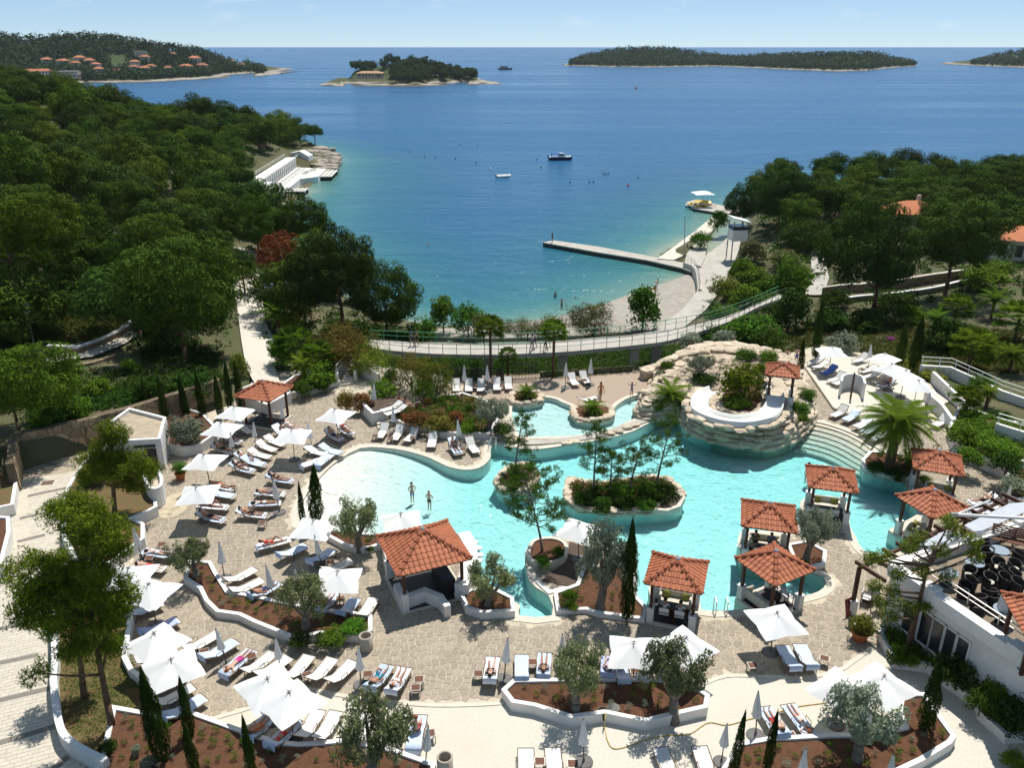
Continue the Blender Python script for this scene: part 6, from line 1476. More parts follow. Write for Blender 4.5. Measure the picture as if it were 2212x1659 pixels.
def body_mesh(J):
	V, E, Rd, Zn, Hd, up, f = skel(J)
	me = bpy.data.meshes.new('body_skel'); me.from_pydata([tuple(p) for p in V], E, []); o = bpy.data.objects.new('tmp', me); COL.objects.link(o)
	sk = o.modifiers.new('s', 'SKIN'); sk.use_smooth_shade = True
	for i, d in enumerate(me.skin_vertices[0].data): d.radius = Rd[i]; d.use_root = (i == 0)
	o.modifiers.new('u', 'SUBSURF').levels = 1
	dg = bpy.context.evaluated_depsgraph_get(); out = bpy.data.meshes.new_from_object(o.evaluated_get(dg)); out.name = 'body'
	bpy.data.objects.remove(o); A = np.array([tuple(p) for p in V]); Z = np.array(Zn)
	cen = np.array([tuple(p.center) for p in out.polygons]); zi = Z[((cen[:, None, :] - A[None]) ** 2).sum(2).argmin(1)]
	out.materials.clear()
	for m in (SKINS[0], CLO['black'], SKINS[0], SKINS[0], SKINS[0]): out.materials.append(m)
	out.polygons.foreach_set('material_index', zi.astype(np.int32)); out.update(); return out, Hd, up, f
def hair_mesh(Hd, up, f, long=False):
	bm = bmesh.new(); bmesh.ops.create_icosphere(bm, subdivisions=2, radius=.104); z = up; x = f - z * f.dot(z); x = x.normalized() if x.length > .1 else Vector((1, 0, 0)); y = z.cross(x); M = Matrix((x, y, z)).transposed()
	for v in bm.verts:
		c = v.co.copy(); c.z = c.z * 1.12 + .035; c.x -= .018
		if c.x > .03 and c.z < .06: c.x *= .3; c.z = max(c.z, .0)          # free the face
		if long and c.z < 0: c.z *= 2.6; c.x -= .02
		elif c.z < -.03: c.z = -.03
		v.co = M @ c + Hd + z * .03
	me = bpy.data.meshes.new('hair'); bm.to_mesh(me); bm.free(); me.materials.append(HAIR['dark']); me.polygons.foreach_set('use_smooth', [True] * len(me.polygons)); return me
def P_stand(arm=0, step=.0, h=1.0):
	J = dict(pelvis=(0, 0, .95), chest=(0, 0, 1.27), neck=(0, 0, 1.46), head=(0, -.01, 1.58), top=(0, 0, 1.665))
	for s, q in (('l', -1), ('r', 1)):
		J['hip' + s] = (q * .085, 0, .88); J['knee' + s] = (q * .1, -.04 + q * step * .6, .48); J['ank' + s] = (q * .1, .02 + q * step, .085); J['toe' + s] = (q * .11, -.13 + q * step, .03); J['sho' + s] = (q * .165, 0, 1.40)
		if arm == 0: J['elb' + s] = (q * .225, .03 - q * step * .5, 1.12); J['wri' + s] = (q * .22, -.05 - q * step * .8, .88)
		elif arm == 1: J['elb' + s] = (q * .30, -.02, 1.16); J['wri' + s] = (q * .16, -.10, 1.00)      # hands on hips
		else: J['elb' + s] = (q * .36, -.06, 1.42); J['wri' + s] = (q * .5, -.1, 1.62)
	return J
def P_lie(b, knees=False, arms=0):
	d = Vector((-math.cos(b), 0, math.sin(b))); n = Vector((math.sin(b), 0, math.cos(b))); X0, Z0 = .76, .38
	pel = Vector((X0 + .06, 0, Z0 + .11)); base = Vector((X0, 0, Z0)) + n * .11
	J = dict(pelvis=pel, chest=base + d * .30, neck=base + d * .50, head=base + d * .62 + n * .02, top=base + d * .70 + n * .01, fwd=n)
	for s, q in (('l', -1), ('r', 1)):
		J['hip' + s] = pel + Vector((.06, q * .085, -.01))
		if knees and q > 0: J['knee' + s] = (1.16, q * .11, .78); J['ank' + s] = (1.42, q * .11, .44); J['toe' + s] = (1.56, q * .11, .42)
		else: J['knee' + s] = (1.28, q * .11, .47); J['ank' + s] = (1.70, q * .12, .435); J['toe' + s] = (1.76, q * .14, .56)
		S = base + d * .44 + Vector((0, q * .165, 0)); J['sho' + s] = S
		if arms == 0: J['elb' + s] = S - d * .27 + Vector((0, q * .09, -.01)); J['wri' + s] = S - d * .50 + Vector((.0, q * .06, .04))
		elif arms == 1: J['elb' + s] = S + d * .16 + Vector((0, q * .20, 0)); J['wri' + s] = base + d * .66 + Vector((0, q * .10, 0)) + n * .06     # behind the head
		else: J['elb' + s] = S - d * .22 + n * .10 + Vector((0, q * .09, 0)); J['wri' + s] = base + d * .22 + n * .38 + Vector((0, q * .07, 0))       # holding something
	return J
def P_prone():
	z = .47; J = dict(pelvis=(.92, 0, z), chest=(.58, 0, z), neck=(.38, 0, z), head=(.26, .0, z + .01), top=(.17, 0, z), fwd=(0, .8, -.5))
	for s, q in (('l', -1), ('r', 1)):
		J['hip' + s] = (.98, q * .085, z); J['knee' + s] = (1.36, q * .1, z - .04); J['ank' + s] = (1.76, q * .1, z - .01); J['toe' + s] = (1.88, q * .1, z - .05); J['sho' + s] = (.45, q * .165, z); J['elb' + s] = (.30, q * .33, z - .04); J['wri' + s] = (.16, q * .14, z - .05)
	return J
def P_sit(fx=1.0, knee=.25):
	J = dict(pelvis=(.95, 0, .49), chest=(.92, 0, .80), neck=(.95, 0, .99), head=(1.0, 0, 1.1), top=(1.0, 0, 1.19), fwd=(1, 0, -.2))
	for s, q in (('l', -1), ('r', 1)):
		J['hip' + s] = (1.0, q * .09, .48); J['knee' + s] = (1.36, q * .13, .48 + knee); J['ank' + s] = (1.62, q * .12, .43); J['toe' + s] = (1.74, q * .13, .46); J['sho' + s] = (.93, q * .165, .94); J['elb' + s] = (1.04, q * .24, .70); J['wri' + s] = (1.26, q * .16, .66)
	return J
def P_chair():
	J = P_sit(); off = Vector((-.95, 0, 0)); J = {k: (Vector(v) + off if k != 'fwd' else v) for k, v in J.items()}
	for s, q in (('l', -1), ('r', 1)): J['knee' + s] = (.42, q * .11, .47); J['ank' + s] = (.44, q * .11, .07); J['toe' + s] = (.58, q * .11, .03)
	return J
def P_ground():
	J = P_sit(); off = Vector((-.95, 0, -.38)); return {k: (Vector(v) + off if k != 'fwd' else v) for k, v in J.items()}
def P_bend():
	J = P_stand(); J.update(pelvis=(0, .1, .62), chest=(0, -.15, .82), neck=(0, -.32, .9), head=(0, -.43, .93), top=(0, -.51, .96), fwd=(0, -.6, -.8))
	for s, q in (('l', -1), ('r', 1)): J['hip' + s] = (q * .09, .1, .58); J['knee' + s] = (q * .14, -.22, .40); J['ank' + s] = (q * .13, .02, .085); J['toe' + s] = (q * .14, -.13, .03); J['sho' + s] = (q * .165, -.25, .86); J['elb' + s] = (q * .2, -.4, .62); J['wri' + s] = (q * .12, -.55, .45)
	return J
def P_swim():
	J = P_prone(); return {k: (Vector((v[0] - .9, v[1], v[2] - .55 + (.10 if k in ('head', 'top', 'neck') else 0))) if k != 'fwd' else (-1, 0, .2)) for k, v in J.items()}
POSE = {}
for k, J in dict(stand=P_stand(), walk=P_stand(0, .2), hips=P_stand(1), wave=P_stand(2), prone=P_prone(), sit=P_sit(), sitlow=P_sit(knee=.02), chair=P_chair(), ground=P_ground(), bend=P_bend(), swim=P_swim(),
				 lie1=P_lie(BETA[1]), lie2=P_lie(BETA[2]), lie0=P_lie(BETA[0]), knee1=P_lie(BETA[1], True), knee2=P_lie(BETA[2], True, 2), arms1=P_lie(BETA[1], False, 1), arms0=P_lie(BETA[0], True, 1), read2=P_lie(BETA[2], False, 2), lie3=P_lie(BETA[3], False, 2)).items():
	b_, Hd, up, f = body_mesh(J); POSE[k] = (b_, hair_mesh(Hd, up, f), hair_mesh(Hd, up, f, True))
def person(label, pose, loc, rz, skin=0, swim='black', top=None, thigh=None, hair='dark', long=False, scale=1.0, group=None):
	b_, h1, h2 = POSE[pose]; o = tag(ob('person', b_, None, loc, rz, scale=scale), label, 'person', group)
	s = SKINS[skin]
	for i, m in enumerate((s, CLO[swim], CLO[top] if top else s, s, CLO[thigh] if thigh else s)): setmat(o, m, i)
	h = ob('hair', h2 if long else h1, o); setmat(h, HAIR[hair]); return o

# ---------------------------------------------------------------- where the loungers stand; (head x,y, foot x,y, back, towel, person)
LZ = [('cluster below the kiosk', [(512,914,547,938,1,None,None),(475,939,530,961,1,'w','lie1 1 black - dark'),(458,964,512,981,1,'w','lie1 0 black - dark'),(590,926,632,946,2,'w','sit 1 blue - brown'),(612,916,652,930,1,None,'lie1 1 white white brown'),(570,943,620,964,1,None,None),(551,954,602,976,1,None,None),(537,973,587,989,1,None,None),(512,984,560,1000,1,'b','knee1 0 navy - dark'),(527,992,573,1006,1,'b',None),(498,1004,553,1021,1,'b','knee1 0 black black dark')]),
	  ('cluster in front of the shower', [(455,1044,505,1058,0,'w','lie0 0 orange orange brown'),(453,1062,508,1074,0,'b',None),(428,1090,498,1098,0,'w','arms0 0 black black dark'),(424,1110,493,1128,1,'b','lie1 0 black - dark'),(577,1030,637,1042,1,'b','lie1 0 black black brown'),(553,1062,620,1069,0,'w','lie0 0 grey - dark'),(541,1088,609,1087,0,'b','prone 0 white white dark'),(512,1106,581,1116,1,'w','lie1 0 black - dark')]),
	  ('pair beside the shower bed wall', [(308,1190,381,1203,0,'b','prone 1 white white brown'),(288,1217,361,1231,0,None,'prone 1 red - dark')]),
	  ('cluster by the shallow pool end', [(652,1006,706,988,0,'w',None),(690,1000,712,985,0,'b',None),(674,972,698,981,1,'w',None),(700,968,735,980,1,'b',None),(703,932,744,955,2,'w','read2 0 navy - dark'),(727,918,769,945,2,'w','read2 2 black red dark')]),
	  ('row at the far pool edge', [(837,916,814,951,2,None,None),(870,920,846,956,2,None,None),(904,924,872,958,2,None,None),(938,935,929,971,2,None,None),(974,952,994,986,2,'b','lie2 2 black - blond'),(1009,948,1034,982,2,None,None)]),
	  ('group beside the crescent olive bed', [(562,1180,626,1166,0,'w','knee1 0 red red brown'),(608,1202,660,1180,1,'b',None),(678,1212,714,1192,1,'b',None),(703,1234,757,1212,1,None,None)]),
	  ('group above the winding bed', [(492,1256,549,1230,1,None,None),(545,1290,603,1260,1,'b','lie1 0 navy - dark'),(508,1276,560,1256,1,None,None),(699,1314,720,1284,1,'b','lie1 1 purple purple brown'),(738,1330,766,1298,2,'s',None),(785,1326,803,1300,1,None,None)]),
	  ('long row below the winding bed', [(402,1404,468,1370,1,None,None),(444,1422,506,1388,1,'b',None),(487,1452,546,1405,0,'b','prone 1 pink - ginger'),(534,1452,587,1413,1,None,None),(562,1458,618,1424,1,None,None),(627,1462,664,1422,1,None,None),(677,1467,714,1428,1,None,None),(716,1472,759,1433,1,None,None)]),
	  ('pair right of the long row', [(806,1482,834,1445,1,'s','knee1 0 teal - dark'),(849,1490,872,1450,1,'w','lie1 0 white white brown')]),
	  ('row behind the long white bed', [(1058,1472,1065,1422,1,'w','knee1 1 black black dark'),(1127,1460,1127,1424,1,'b',None),(1174,1454,1176,1421,1,'b','lie1 0 black black brown'),(1230,1456,1232,1424,1,None,None),(1312,1460,1314,1428,2,'l','read2 1 navy black grey'),(1348,1476,1334,1421,1,'b','sit 0 teal - brown'),(1390,1464,1400,1426,1,'w','lie1 1 black black dark'),(1440,1466,1447,1430,1,'b',None)]),
	  ('group at the joined parasols', [(545,1590,586,1545,1,'b','lie1 0 orange orange brown'),(590,1610,640,1562,1,'b','prone 0 red red dark'),(653,1592,686,1540,1,None,None),(690,1596,724,1542,1,None,None),(778,1594,792,1550,1,None,None),(850,1594,868,1546,1,None,None),(893,1612,907,1546,0,'b','sitlow 1 red - ginger')]),
	  ('row along the bottom edge', [(1137,1685,1136,1624,1,None,None),(1201,1685,1194,1622,1,None,None),(1454,1682,1428,1622,1,None,None),(1535,1682,1512,1618,1,None,None)]),
	  ('group above the bottom right bed', [(1690,1590,1650,1530,1,'b','lie1 1 red - brown'),(1750,1586,1700,1522,0,'b','prone 1 white white ginger'),(1866,1596,1866,1545,1,'w','lie1 2 red red dark')]),
	  ('pair below the right parasol', [(1716,1444,1690,1398,1,'b',None),(1752,1440,1728,1396,1,'b',None)]),
	  ('lower left parasol group', [(286,1326,338,1308,1,'b',None),(306,1372,387,1338,1,'l',None),(300,1430,378,1403,1,None,None),(322,1492,402,1466,1,'b',None),(338,1522,412,1486,1,None,None),(368,1548,434,1512,1,'b',None)]),
	  ('back row by the hedge', [(985,822,985,848,2,None,None),(1013,820,1012,850,2,None,None),(1040,820,1038,850,2,None,None),(1072,817,1075,848,2,None,None),(1096,815,1101,846,2,None,None),(1230,808,1248,836,2,None,None),(1254,804,1274,832,2,None,None),(1252,864,1288,858,1,None,None)]),
	  ('upper right terrace group', [(1782,772,1742,788,1,None,None),(1794,781,1750,797,1,None,None),(1811,795,1766,812,2,'k',None),(1829,808,1783,826,2,None,None),(1839,815,1793,832,1,None,None),(1879,767,1838,783,2,None,None),(1896,792,1854,804,1,None,None),(1904,803,1864,816,1,None,None),(1921,812,1880,827,1,None,'lie1 1 white white brown'),(1932,823,1895,838,2,'b','lie2 0 navy - dark')]),
	  ('row by the pool steps', [(1833,880,1790,902,2,None,None),(1855,890,1818,913,1,'b',None),(1878,908,1846,926,1,'w',None),(1895,920,1860,937,1,'b',None),(1910,934,1882,950,1,'w',None),(2042,904,2018,919,2,None,None),(2062,978,2034,986,2,None,None)]),
	  ('pair near the pergola', [(2152,1079,2086,1088,2,'w','knee2 1 black - dark'),(2142,1100,2094,1108,1,'w',None)])]
tt = {'lie': 'on the back', 'kne': 'one knee raised', 'arm': 'arms behind head', 'pro': 'face down', 'sit': 'sitting up', 'rea': 'reading'}
for zone, rows in LZ:
	order = sorted(range(len(rows)), key=lambda i: rows[i][0] + rows[i][2])
	for rank, i in enumerate(order):
		hx, hy, fx, fy, b, tw, pr = rows[i]; zb = .25 if 'upper right' in zone else .012
		h = at(hx, hy, zb + .45); f_ = at(fx, fy, zb + .33); d = (f_ - h); d.z = 0; mid = (h + f_) / 2; u_ = d.normalized(); rz = math.atan2(u_.y, u_.x)
		L0 = mid - u_ * 1.05; L0.z = zb
		n_th = ORD[rank]; w1 = {'pair': ('left', 'right')}.get(zone.split()[0]); which = (w1[rank] + ' one') if w1 else n_th + ' from left'
		st = 'occupied' if pr else ('towel covered' if tw else 'empty')
		spawn('sun_lounger', f'{st} white lounger, {which} in the {zone}', 'lounger', 'white sun loungers', LP[b], L0, rz)
		if tw: tag(ob('towel', TOW[tw, b], None, (L0.x, L0.y, L0.z + .006), rz), f'{TN[tw]} on lounger {which} in the {zone}', 'towel', 'towels on loungers')
		if pr:
			ps, sk, sw, tp, hr = pr.split(); pz = L0.copy(); pz.z += (.02 if tw else 0)
			col = sw + ' swimwear' if tp in ('-', sw) else f'{tp} top'
			person(f'sunbather in {col}, {tt[ps[:3]]}, {which}, {zone}', ps, pz, rz, int(sk), sw, None if tp == '-' else tp, sw if tp == '-' else None, hr, tp != '-')

# ---------------------------------------------------------------- side tables
TBL = [('table_top', MB().box((0, 0, .40), (.46, .46, .02)).mesh('table_top', M_alu), None, [('slat', MB().box((0, 0, 0), (.38, .055, .02)).mesh('slat', M_teak), Matrix.Translation((0, -.15 + .075 * k, .415))) for k in range(5)])] + \
	  [('leg', MB().box((sx * .2, sy * .2, .2), (.04, .04, .4)).mesh('leg', M_alu)) for sx in (-1, 1) for sy in (-1, 1)]
for i, (x, y, rz, lab) in enumerate([(502,1052,.1,'under the square parasol by the shower'),(349,1176,.2,'behind the sunbathers at the shower bed wall'),(322,1206,.2,'between the two sunbathers at the shower bed wall'),(810,941,0,'left of the pool edge lounger row'),(843,946,0,'between first and second pool edge loungers'),(892,945,0,'between third and fourth pool edge loungers'),(1000,970,0,'between the last two pool edge loungers'),(713,1214,.3,'beside the crescent bed loungers'),(566,1129,0,'below the left cluster of sunbathers'),(663,1459,.5,'between the empty loungers of the long row'),(794,1457,.1,'right of the closed parasol in the long row'),(905,1468,.1,'behind the other one, right of the sunbathing pair'),(898,1486,.1,'in front of the other one, right of the sunbathing pair'),(1033,1456,0,'left of the sunbather in the purple cap row'),(735,1294,0,'under the parasol above the winding bed'),(929,1585,.2,'beside the seated woman at the bottom'),(441,1408,.4,'at the left of the long row'),(543,1418,.5,'right of the prone sunbather in the long row'),(1151,1431,0,'between the towel covered loungers behind the long bed'),(1166,1646,0,'between loungers at the bottom edge'),(1237,1651,0,'beside the closed parasol at the bottom edge'),(1626,1438,.1,'standing alone near the right parasol'),(1371,1449,0,'under the parasol behind the long bed'),(1781,1423,-.4,'right of the towel covered pair'),(1709,1590,.2,'between the two bottom right sunbathers'),(2026,963,.1,'standing alone beside the beige curved wall'),(1026,835,0,'between loungers of the back row'),(1085,832,0,'between the right loungers of the back row'),(1262,820,.2,'between the two loungers by the bank'),(1862,797,.3,'beside a lounger on the upper right terrace')]):
	spawn('side_table', 'small teak topped side table ' + lab, 'table', 'side tables', TBL, at(x, y, (.25 if 'upper right' in lab else .0) + .4) - Vector((0, 0, .39)), rz)

# ================================================================ parasols
M_can = mat('white_parasol_cloth', (0.86, 0.86, 0.85), 0.9, 0.02, 2, trans=0.2, bump=.15, bscale=6)
M_pole = mat('dark_pole', (0.12, 0.075, 0.05), 0.5, 0.1, 4)
M_base = mat('concrete_base', (0.16, 0.155, 0.15), 0.8, 0.1, 4)
def canopy_mesh():
	b = MB(); n = 32; rings = 7; vs = [(0, 0, .62)]; fs = []
	for r_ in range(1, rings + 1):
		t_ = r_ / rings
		for i in range(n):
			a = 2 * math.pi * i / n; c, s = math.cos(a), math.sin(a); sq = 1 / max(abs(c), abs(s)); corner = abs(math.sin(2 * a))
			rad = t_ * .5 * sq * (1 - .10 * (1 - corner) * t_); z = .62 - .60 * t_ * (.80 + .20 * t_) - .07 * (1 - corner) * math.sin(math.pi * min(1, t_))
			if t_ == 1: z -= .0
			vs.append((rad * c, rad * s, z))
	fs += [(0, 1 + i, 1 + (i + 1) % n) for i in range(n)]
	for r_ in range(rings - 1):
		o_ = 1 + r_ * n
		fs += [(o_ + i, o_ + n + i, o_ + n + (i + 1) % n, o_ + (i + 1) % n) for i in range(n)]
	return b.add(vs, fs).mesh('canopy', M_can, sm=True)
CAN = canopy_mesh()
def open_proto(S, h):
	k = Matrix.Translation((0, 0, h)) @ Matrix.Diagonal((S, S, 1, 1))
	ribs = []
	for a in range(4):
		an = math.pi / 4 + a * math.pi / 2; ribs.append(('rib', RIB, Matrix.Translation((0, 0, h)) @ Matrix.Rotation(an, 4, 'Z') @ Matrix.Diagonal((S * .7071, 1, 1, 1))))
	return [('canopy', CAN, k, [('vent_cap', VENT, Matrix.Translation((0, 0, .66)) @ Matrix.Diagonal((1 / S, 1 / S, 1, 1)))]), ('pole', POLE, Matrix.Diagonal((1, 1, h + .6, 1))), ('base', BASE)] + ribs
RIB = MB().tube((.02, 0, .56), (.97, 0, .005), .018, .014, 5).mesh('rib', M_pole); POLE = MB().tube((0, 0, 0), (0, 0, 1), .03, n=8).mesh('pole', M_pole)
BASE = MB().lathe([(.42, 0), (.42, .05), (.36, .09), (.06, .1), (.05, .3)], n=16).mesh('base', M_base)
VENT = MB().lathe([(.05, -.06), (.05, .04), (.02, .06)], n=8).box((.1, 0, 0), (.12, .05, .03)).box((-.1, 0, 0), (.12, .05, .03)).box((0, .1, 0), (.05, .12, .03)).box((0, -.1, 0), (.05, .12, .03)).mesh('vent_cap', M_alu)
UMB = [('beside the kiosk counter, highest in the left cluster', [(469,903),(500,880),(541,888),(520,906)]), ('just below the one beside the kiosk', [(451,938),(467,909),(510,921),(490,948)]), ('above the terracotta plant pot', [(409,1009),(433,981),(480,991),(464,1016)]), ('casting a square shadow beside the outdoor shower', [(390,1089),(410,1049),(471,1048),(452,1088)]), ('beside the man in the red shirt', [(692,905),(718,883),(762,894),(738,914)]), ('above the empty loungers left of the shallow pool', [(598,954),(613,930),(664,930),(648,958)]), ('beside the thick cypress at the shallow end', [(634,1160),(655,1125),(722,1129),(697,1166)]), ('behind the big pool bar roof', [(835,1116),(902,1109),(903,1142),(838,1152)]), ('over the dark deck at the pool', [(1210,1158),(1245,1128),(1288,1139),(1262,1172)]), ('above the winding bed', [(686,1281),(697,1233),(770,1231),(763,1281)]), ('half hidden behind the big lower left pine', [(240,1277),(272,1222),(325,1222),(300,1276)]), ('overlapping the big lower left pine crown', [(268,1302),(317,1253),(379,1268),(335,1315)]), ('tilted one below the winding bed, lower left', [(280,1400),(357,1357),(396,1380),(319,1430)]), ('lowest of the lower left group beside the cypress', [(319,1437),(408,1409),(432,1452),(342,1488)]), ('left one of the two joined at the bottom', [(517,1488),(603,1448),(642,1488),(555,1526)]), ('right one of the two joined at the bottom', [(553,1529),(638,1489),(692,1520),(612,1560)]), ('left one behind the long white bed', [(1333,1383),(1418,1388),(1404,1440),(1338,1436)]), ('right one behind the long white bed', [(1420,1394),(1471,1361),(1535,1404),(1480,1436)]), ('standing alone below the diagonal hut', [(1618,1321),(1686,1310),(1730,1364),(1661,1378)]), ('left one of the pair above the bottom right bed', [(1753,1490),(1809,1453),(1888,1499),(1825,1538)]), ('right one of the pair above the bottom right bed', [(1846,1469),(1889,1440),(1961,1488),(1910,1530)]), ('farthest left on the upper right terrace', [(1769,752),(1811,751),(1828,773),(1779,774)]), ('beside the cypress pair on the upper right terrace', [(1881,777),(1891,765),(1941,780),(1929,792)]), ('second of the overlapping row on the upper right terrace', [(1896,797),(1911,788),(1964,801),(1934,813)]), ('third of the overlapping row on the upper right terrace', [(1924,810),(1956,802),(1986,818),(1946,827)]), ('nearest of the overlapping row on the upper right terrace', [(1954,828),(1996,822),(2012,848),(1960,850)])]
UMBT = []
for lab, cor in UMB:
	zt = .25 if 'upper right' in lab else 0.0; h = 1.88; C = [at(x, y, zt + h + .03) for x, y in cor]; c = sum(C, Vector()) / 4
	e = [C[(i + 1) % 4] - C[i] for i in range(4)]; S = min(3.0, max(2.3, sum(q.length for q in e) / 4)); dr = [math.atan2(q.y, q.x) + i * math.pi / 2 for i, q in enumerate(e)]
	rz = math.atan2(sum(math.sin(4 * a) for a in dr), sum(math.cos(4 * a) for a in dr)) / 4
	t = spawn('open_parasol', 'open square white parasol ' + lab, 'parasol', 'open white parasols', open_proto(S, h), (c.x, c.y, zt + .012), rz); t.rotation_euler = (VR.uniform(-.05, .05), VR.uniform(-.05, .05), rz)
def closed_mesh():
	b = MB(); n = 16; prof = [(.03, 2.52), (.06, 2.42), (.10, 2.1), (.16, 1.7), (.22, 1.3), (.25, 1.12), (.10, 1.08)]; vs = []
	for j, (r_, z) in enumerate(prof):
		for i in range(n):
			a = 2 * math.pi * i / n; k = r_ * (1.0 if i % 2 else .62) * VR.uniform(.9, 1.1); vs.append((k * math.cos(a), k * math.sin(a), z + (.06 * (i % 2) if j == 5 else 0)))
	return b.add(vs, [(j * n + i, (j + 1) * n + i, (j + 1) * n + (i + 1) % n, j * n + (i + 1) % n) for j in range(len(prof) - 1) for i in range(n)]).mesh('folded_canopy', M_can)
CLO_P = [[('folded_canopy', closed_mesh()), ('pole', POLE, Matrix.Diagonal((1, 1, 2.58, 1))), ('base', BASE)] for _ in range(3)]
for k, (tx, ty, bx, by, lab) in enumerate([(499,944,503,990,'in the upper left cluster, beside the towelled loungers'),(547,917,553,968,'between loungers just below the kiosk'),(287,1136,308,1212,'leaning at the white wall of the shower bed'),(474,1169,485,1250,'beside the small olive of the winding bed'),(608,879,613,927,'in front of the kiosk corner'),(663,911,676,974,'right of the empty left cluster loungers'),(808,825,807,890,'on the raised terrace by the stair'),(848,881,851,934,'at the foot of the little stair'),(988,904,995,966,'above the pool edge ladder'),(590,1034,604,1108,'among the left cluster sunbathers'),(679,1161,696,1226,'in front of the crescent olive bed'),(573,1221,594,1302,'left one above the winding bed'),(635,1228,653,1308,'right one above the winding bed'),(452,1357,490,1436,'at the left of the long lounger row'),(596,1380,607,1456,'in the middle of the long lounger row'),(774,1396,780,1482,'at the right end of the long lounger row'),(1097,1378,1089,1468,'beside the sunbather behind the long white bed'),(925,1569,919,1658,'beside the seated woman at the bottom'),(1215,1371,1213,1448,'behind the left olive of the long bed'),(1260,1551,1261,1648,'in front of the long white bed'),(1570,1563,1558,1648,'left of the thin cypress at the bottom right'),(1638,1492,1632,1590,'above the sunbathing couple at the bottom right'),(1741,1616,1728,1706,'cut by the bottom edge inside the bottom right bed, left'),(1931,1629,1915,1718,'cut by the bottom edge inside the bottom right bed, right'),(950,787,952,846,'left one of the back row by the hedge'),(1002,787,1004,848,'second one of the back row by the hedge'),(1052,787,1054,846,'third one of the back row by the hedge'),(1223,781,1221,838,'left one at the shady bank'),(1277,772,1274,832,'right one at the shady bank'),(1883,742,1876,794,'on the upper right terrace'),(2008,850,2000,890,'beside the ramp of the upper right terrace'),(2180,1061,2166,1110,'at the right edge near the pergola')]):
	b = at(bx, by, .012); q = atY(tx, ty, b.y); H = q.z; s = min(1.12, max(.85, H / 2.6)); t = spawn('closed_parasol', 'closed off-white parasol ' + lab, 'parasol', 'closed parasols', CLO_P[k % 3], b, VR.uniform(0, 6), s)
	t.rotation_euler = (VR.uniform(-.03, .03), max(-.12, min(.12, math.atan2(q.x - b.x, H))), VR.uniform(0, 6) * 0)

# ================================================================ people on their feet
def pp_(label, pose, x, y, z, rz, **kw): return person(label, pose, at(x, y, z), rz, **kw)
pp_('dark haired person in blue shorts wading in the shallow pool', 'hips', 891,1086,-.45,.5, swim='blue', thigh='blue', skin=1, scale=.9)
pp_('fair haired person in black briefs wading in the shallow pool', 'hips', 928,1104,-.5,2.8, swim='black', hair='blond', skin=1, scale=.88)
pp_('swimmer standing in the pool beside the hut with yellow cushions', 'stand', 1741,1046,-.8,3.5, swim='navy', skin=1)
for i, (x, y, c) in enumerate([(1668,786,'black'), (1698,789,'teal'), (1719,787,'blue')]):
	pp_(f'bare chested person in {c} shorts standing behind the slide hut', ['stand', 'hips', 'stand'][i], x, y, .1, [3, 2.6, 3.3][i], swim=c, thigh=c, skin=1)
pp_('person in orange swimsuit walking beside the shallow pool', 'walk', 1297,866,.02,.3, swim='orange', top='orange', long=True)
pp_('small child in white hat beside the orange swimsuit', 'stand', 1293,872,.02,.2, swim='white', top='white', hair='blond', scale=.55, skin=1)
pp_('boy in blue swimsuit stretching at the shallow pool rim', 'wave', 1364,856,.05,0, swim='blue', top='blue', scale=.75)
pp_('swimmer with head above water under the slide rocks', 'swim', 1384,854,-.12,.4)
pp_('person bending down beside the round sand pool', 'bend', 989,872,.02,1.0, swim='pink', skin=1, hair='brown')
pp_('person in red sitting on the raised terrace lounger', 'sit', 838,882,.35,.2, swim='red', top='red')
pp_('bare backed person sitting on the raised terrace lounger', 'sit', 850,890,.35,.1, swim='white', skin=1)
for i, (x, y, c, c2, hr) in enumerate([(890,747,'navy','blue','dark'), (900,746,'black','grey','dark'), (1150,757,'grey','white','brown'), (1155,751,'navy','white','dark'), (1179,758,'black','pink','brown'), (1184,750,'navy','grey','dark')]):
	pp_(['left walker of the couple in dark clothes on the footbridge', 'right walker of the couple in dark clothes on the footbridge', 'front walker in grey trousers left of the bridge palm', 'rear walker in white shirt left of the bridge palm', 'front walker in pink top behind the bridge palm', 'rear walker in grey top behind the bridge palm'][i], 'walk', x, y, .5, 1.6 if i < 2 else -1.4, swim=c, top=c2, thigh=c, hair=hr)
pp_('person in dark clothes standing on the end of the jetty', 'stand', 1193,523,-3.7,2.0, swim='black', top='black')
pp_('person wading in the shallows near the beach, nearer one', 'wave', 1213,672,-4.95,0.4, swim='black')
pp_('person in the shallows near the beach, farther one', 'stand', 1199,655,-5.4,0.6, swim='navy')
pp_('person sitting on a white towel on the pebble beach', 'ground', 1421,614,-4.2,2.6, swim='red', skin=1)
pp_('person sitting behind the tamarisk on the beach, left', 'ground', 1405,632,-4.1,2.2, swim='orange', top='orange'); pp_('person sitting behind the tamarisk on the beach, right', 'ground', 1416,629,-4.1,2.4, swim='black')
pp_('person sitting under the small tree on the sea terrace', 'ground', 1484,538,-3.4,2.4, swim='black', top='black')
pp_('person in white shirt pushing something along the ramp', 'walk', 522,650,.6,.4, swim='black', top='white', thigh='black')
for i, (x, y, k) in enumerate([(1648,1205,'G4'), (1662,1190,'G4'), (1448,1302,'G2'), (1482,1306,'G2')]):
	p, rz = inhut(k, [-.55, .35, -.4, .4][i], [.35, .3, -.68, -.68][i]); person(['person in dark top sitting left in the hut behind the sofa hut', 'person in blue top sitting right in the hut behind the sofa hut', 'person in white shirt on the left chair of the square hut', 'person in white shirt on the right chair of the square hut'][i], 'chair', (p[0], p[1], p[2] + .02), rz + [-1.57, -1.57, 1.57, 1.57][i], swim=['black', 'blue', 'black', 'navy'][i], top=['black', 'blue', 'white', 'white'][i], thigh='black')
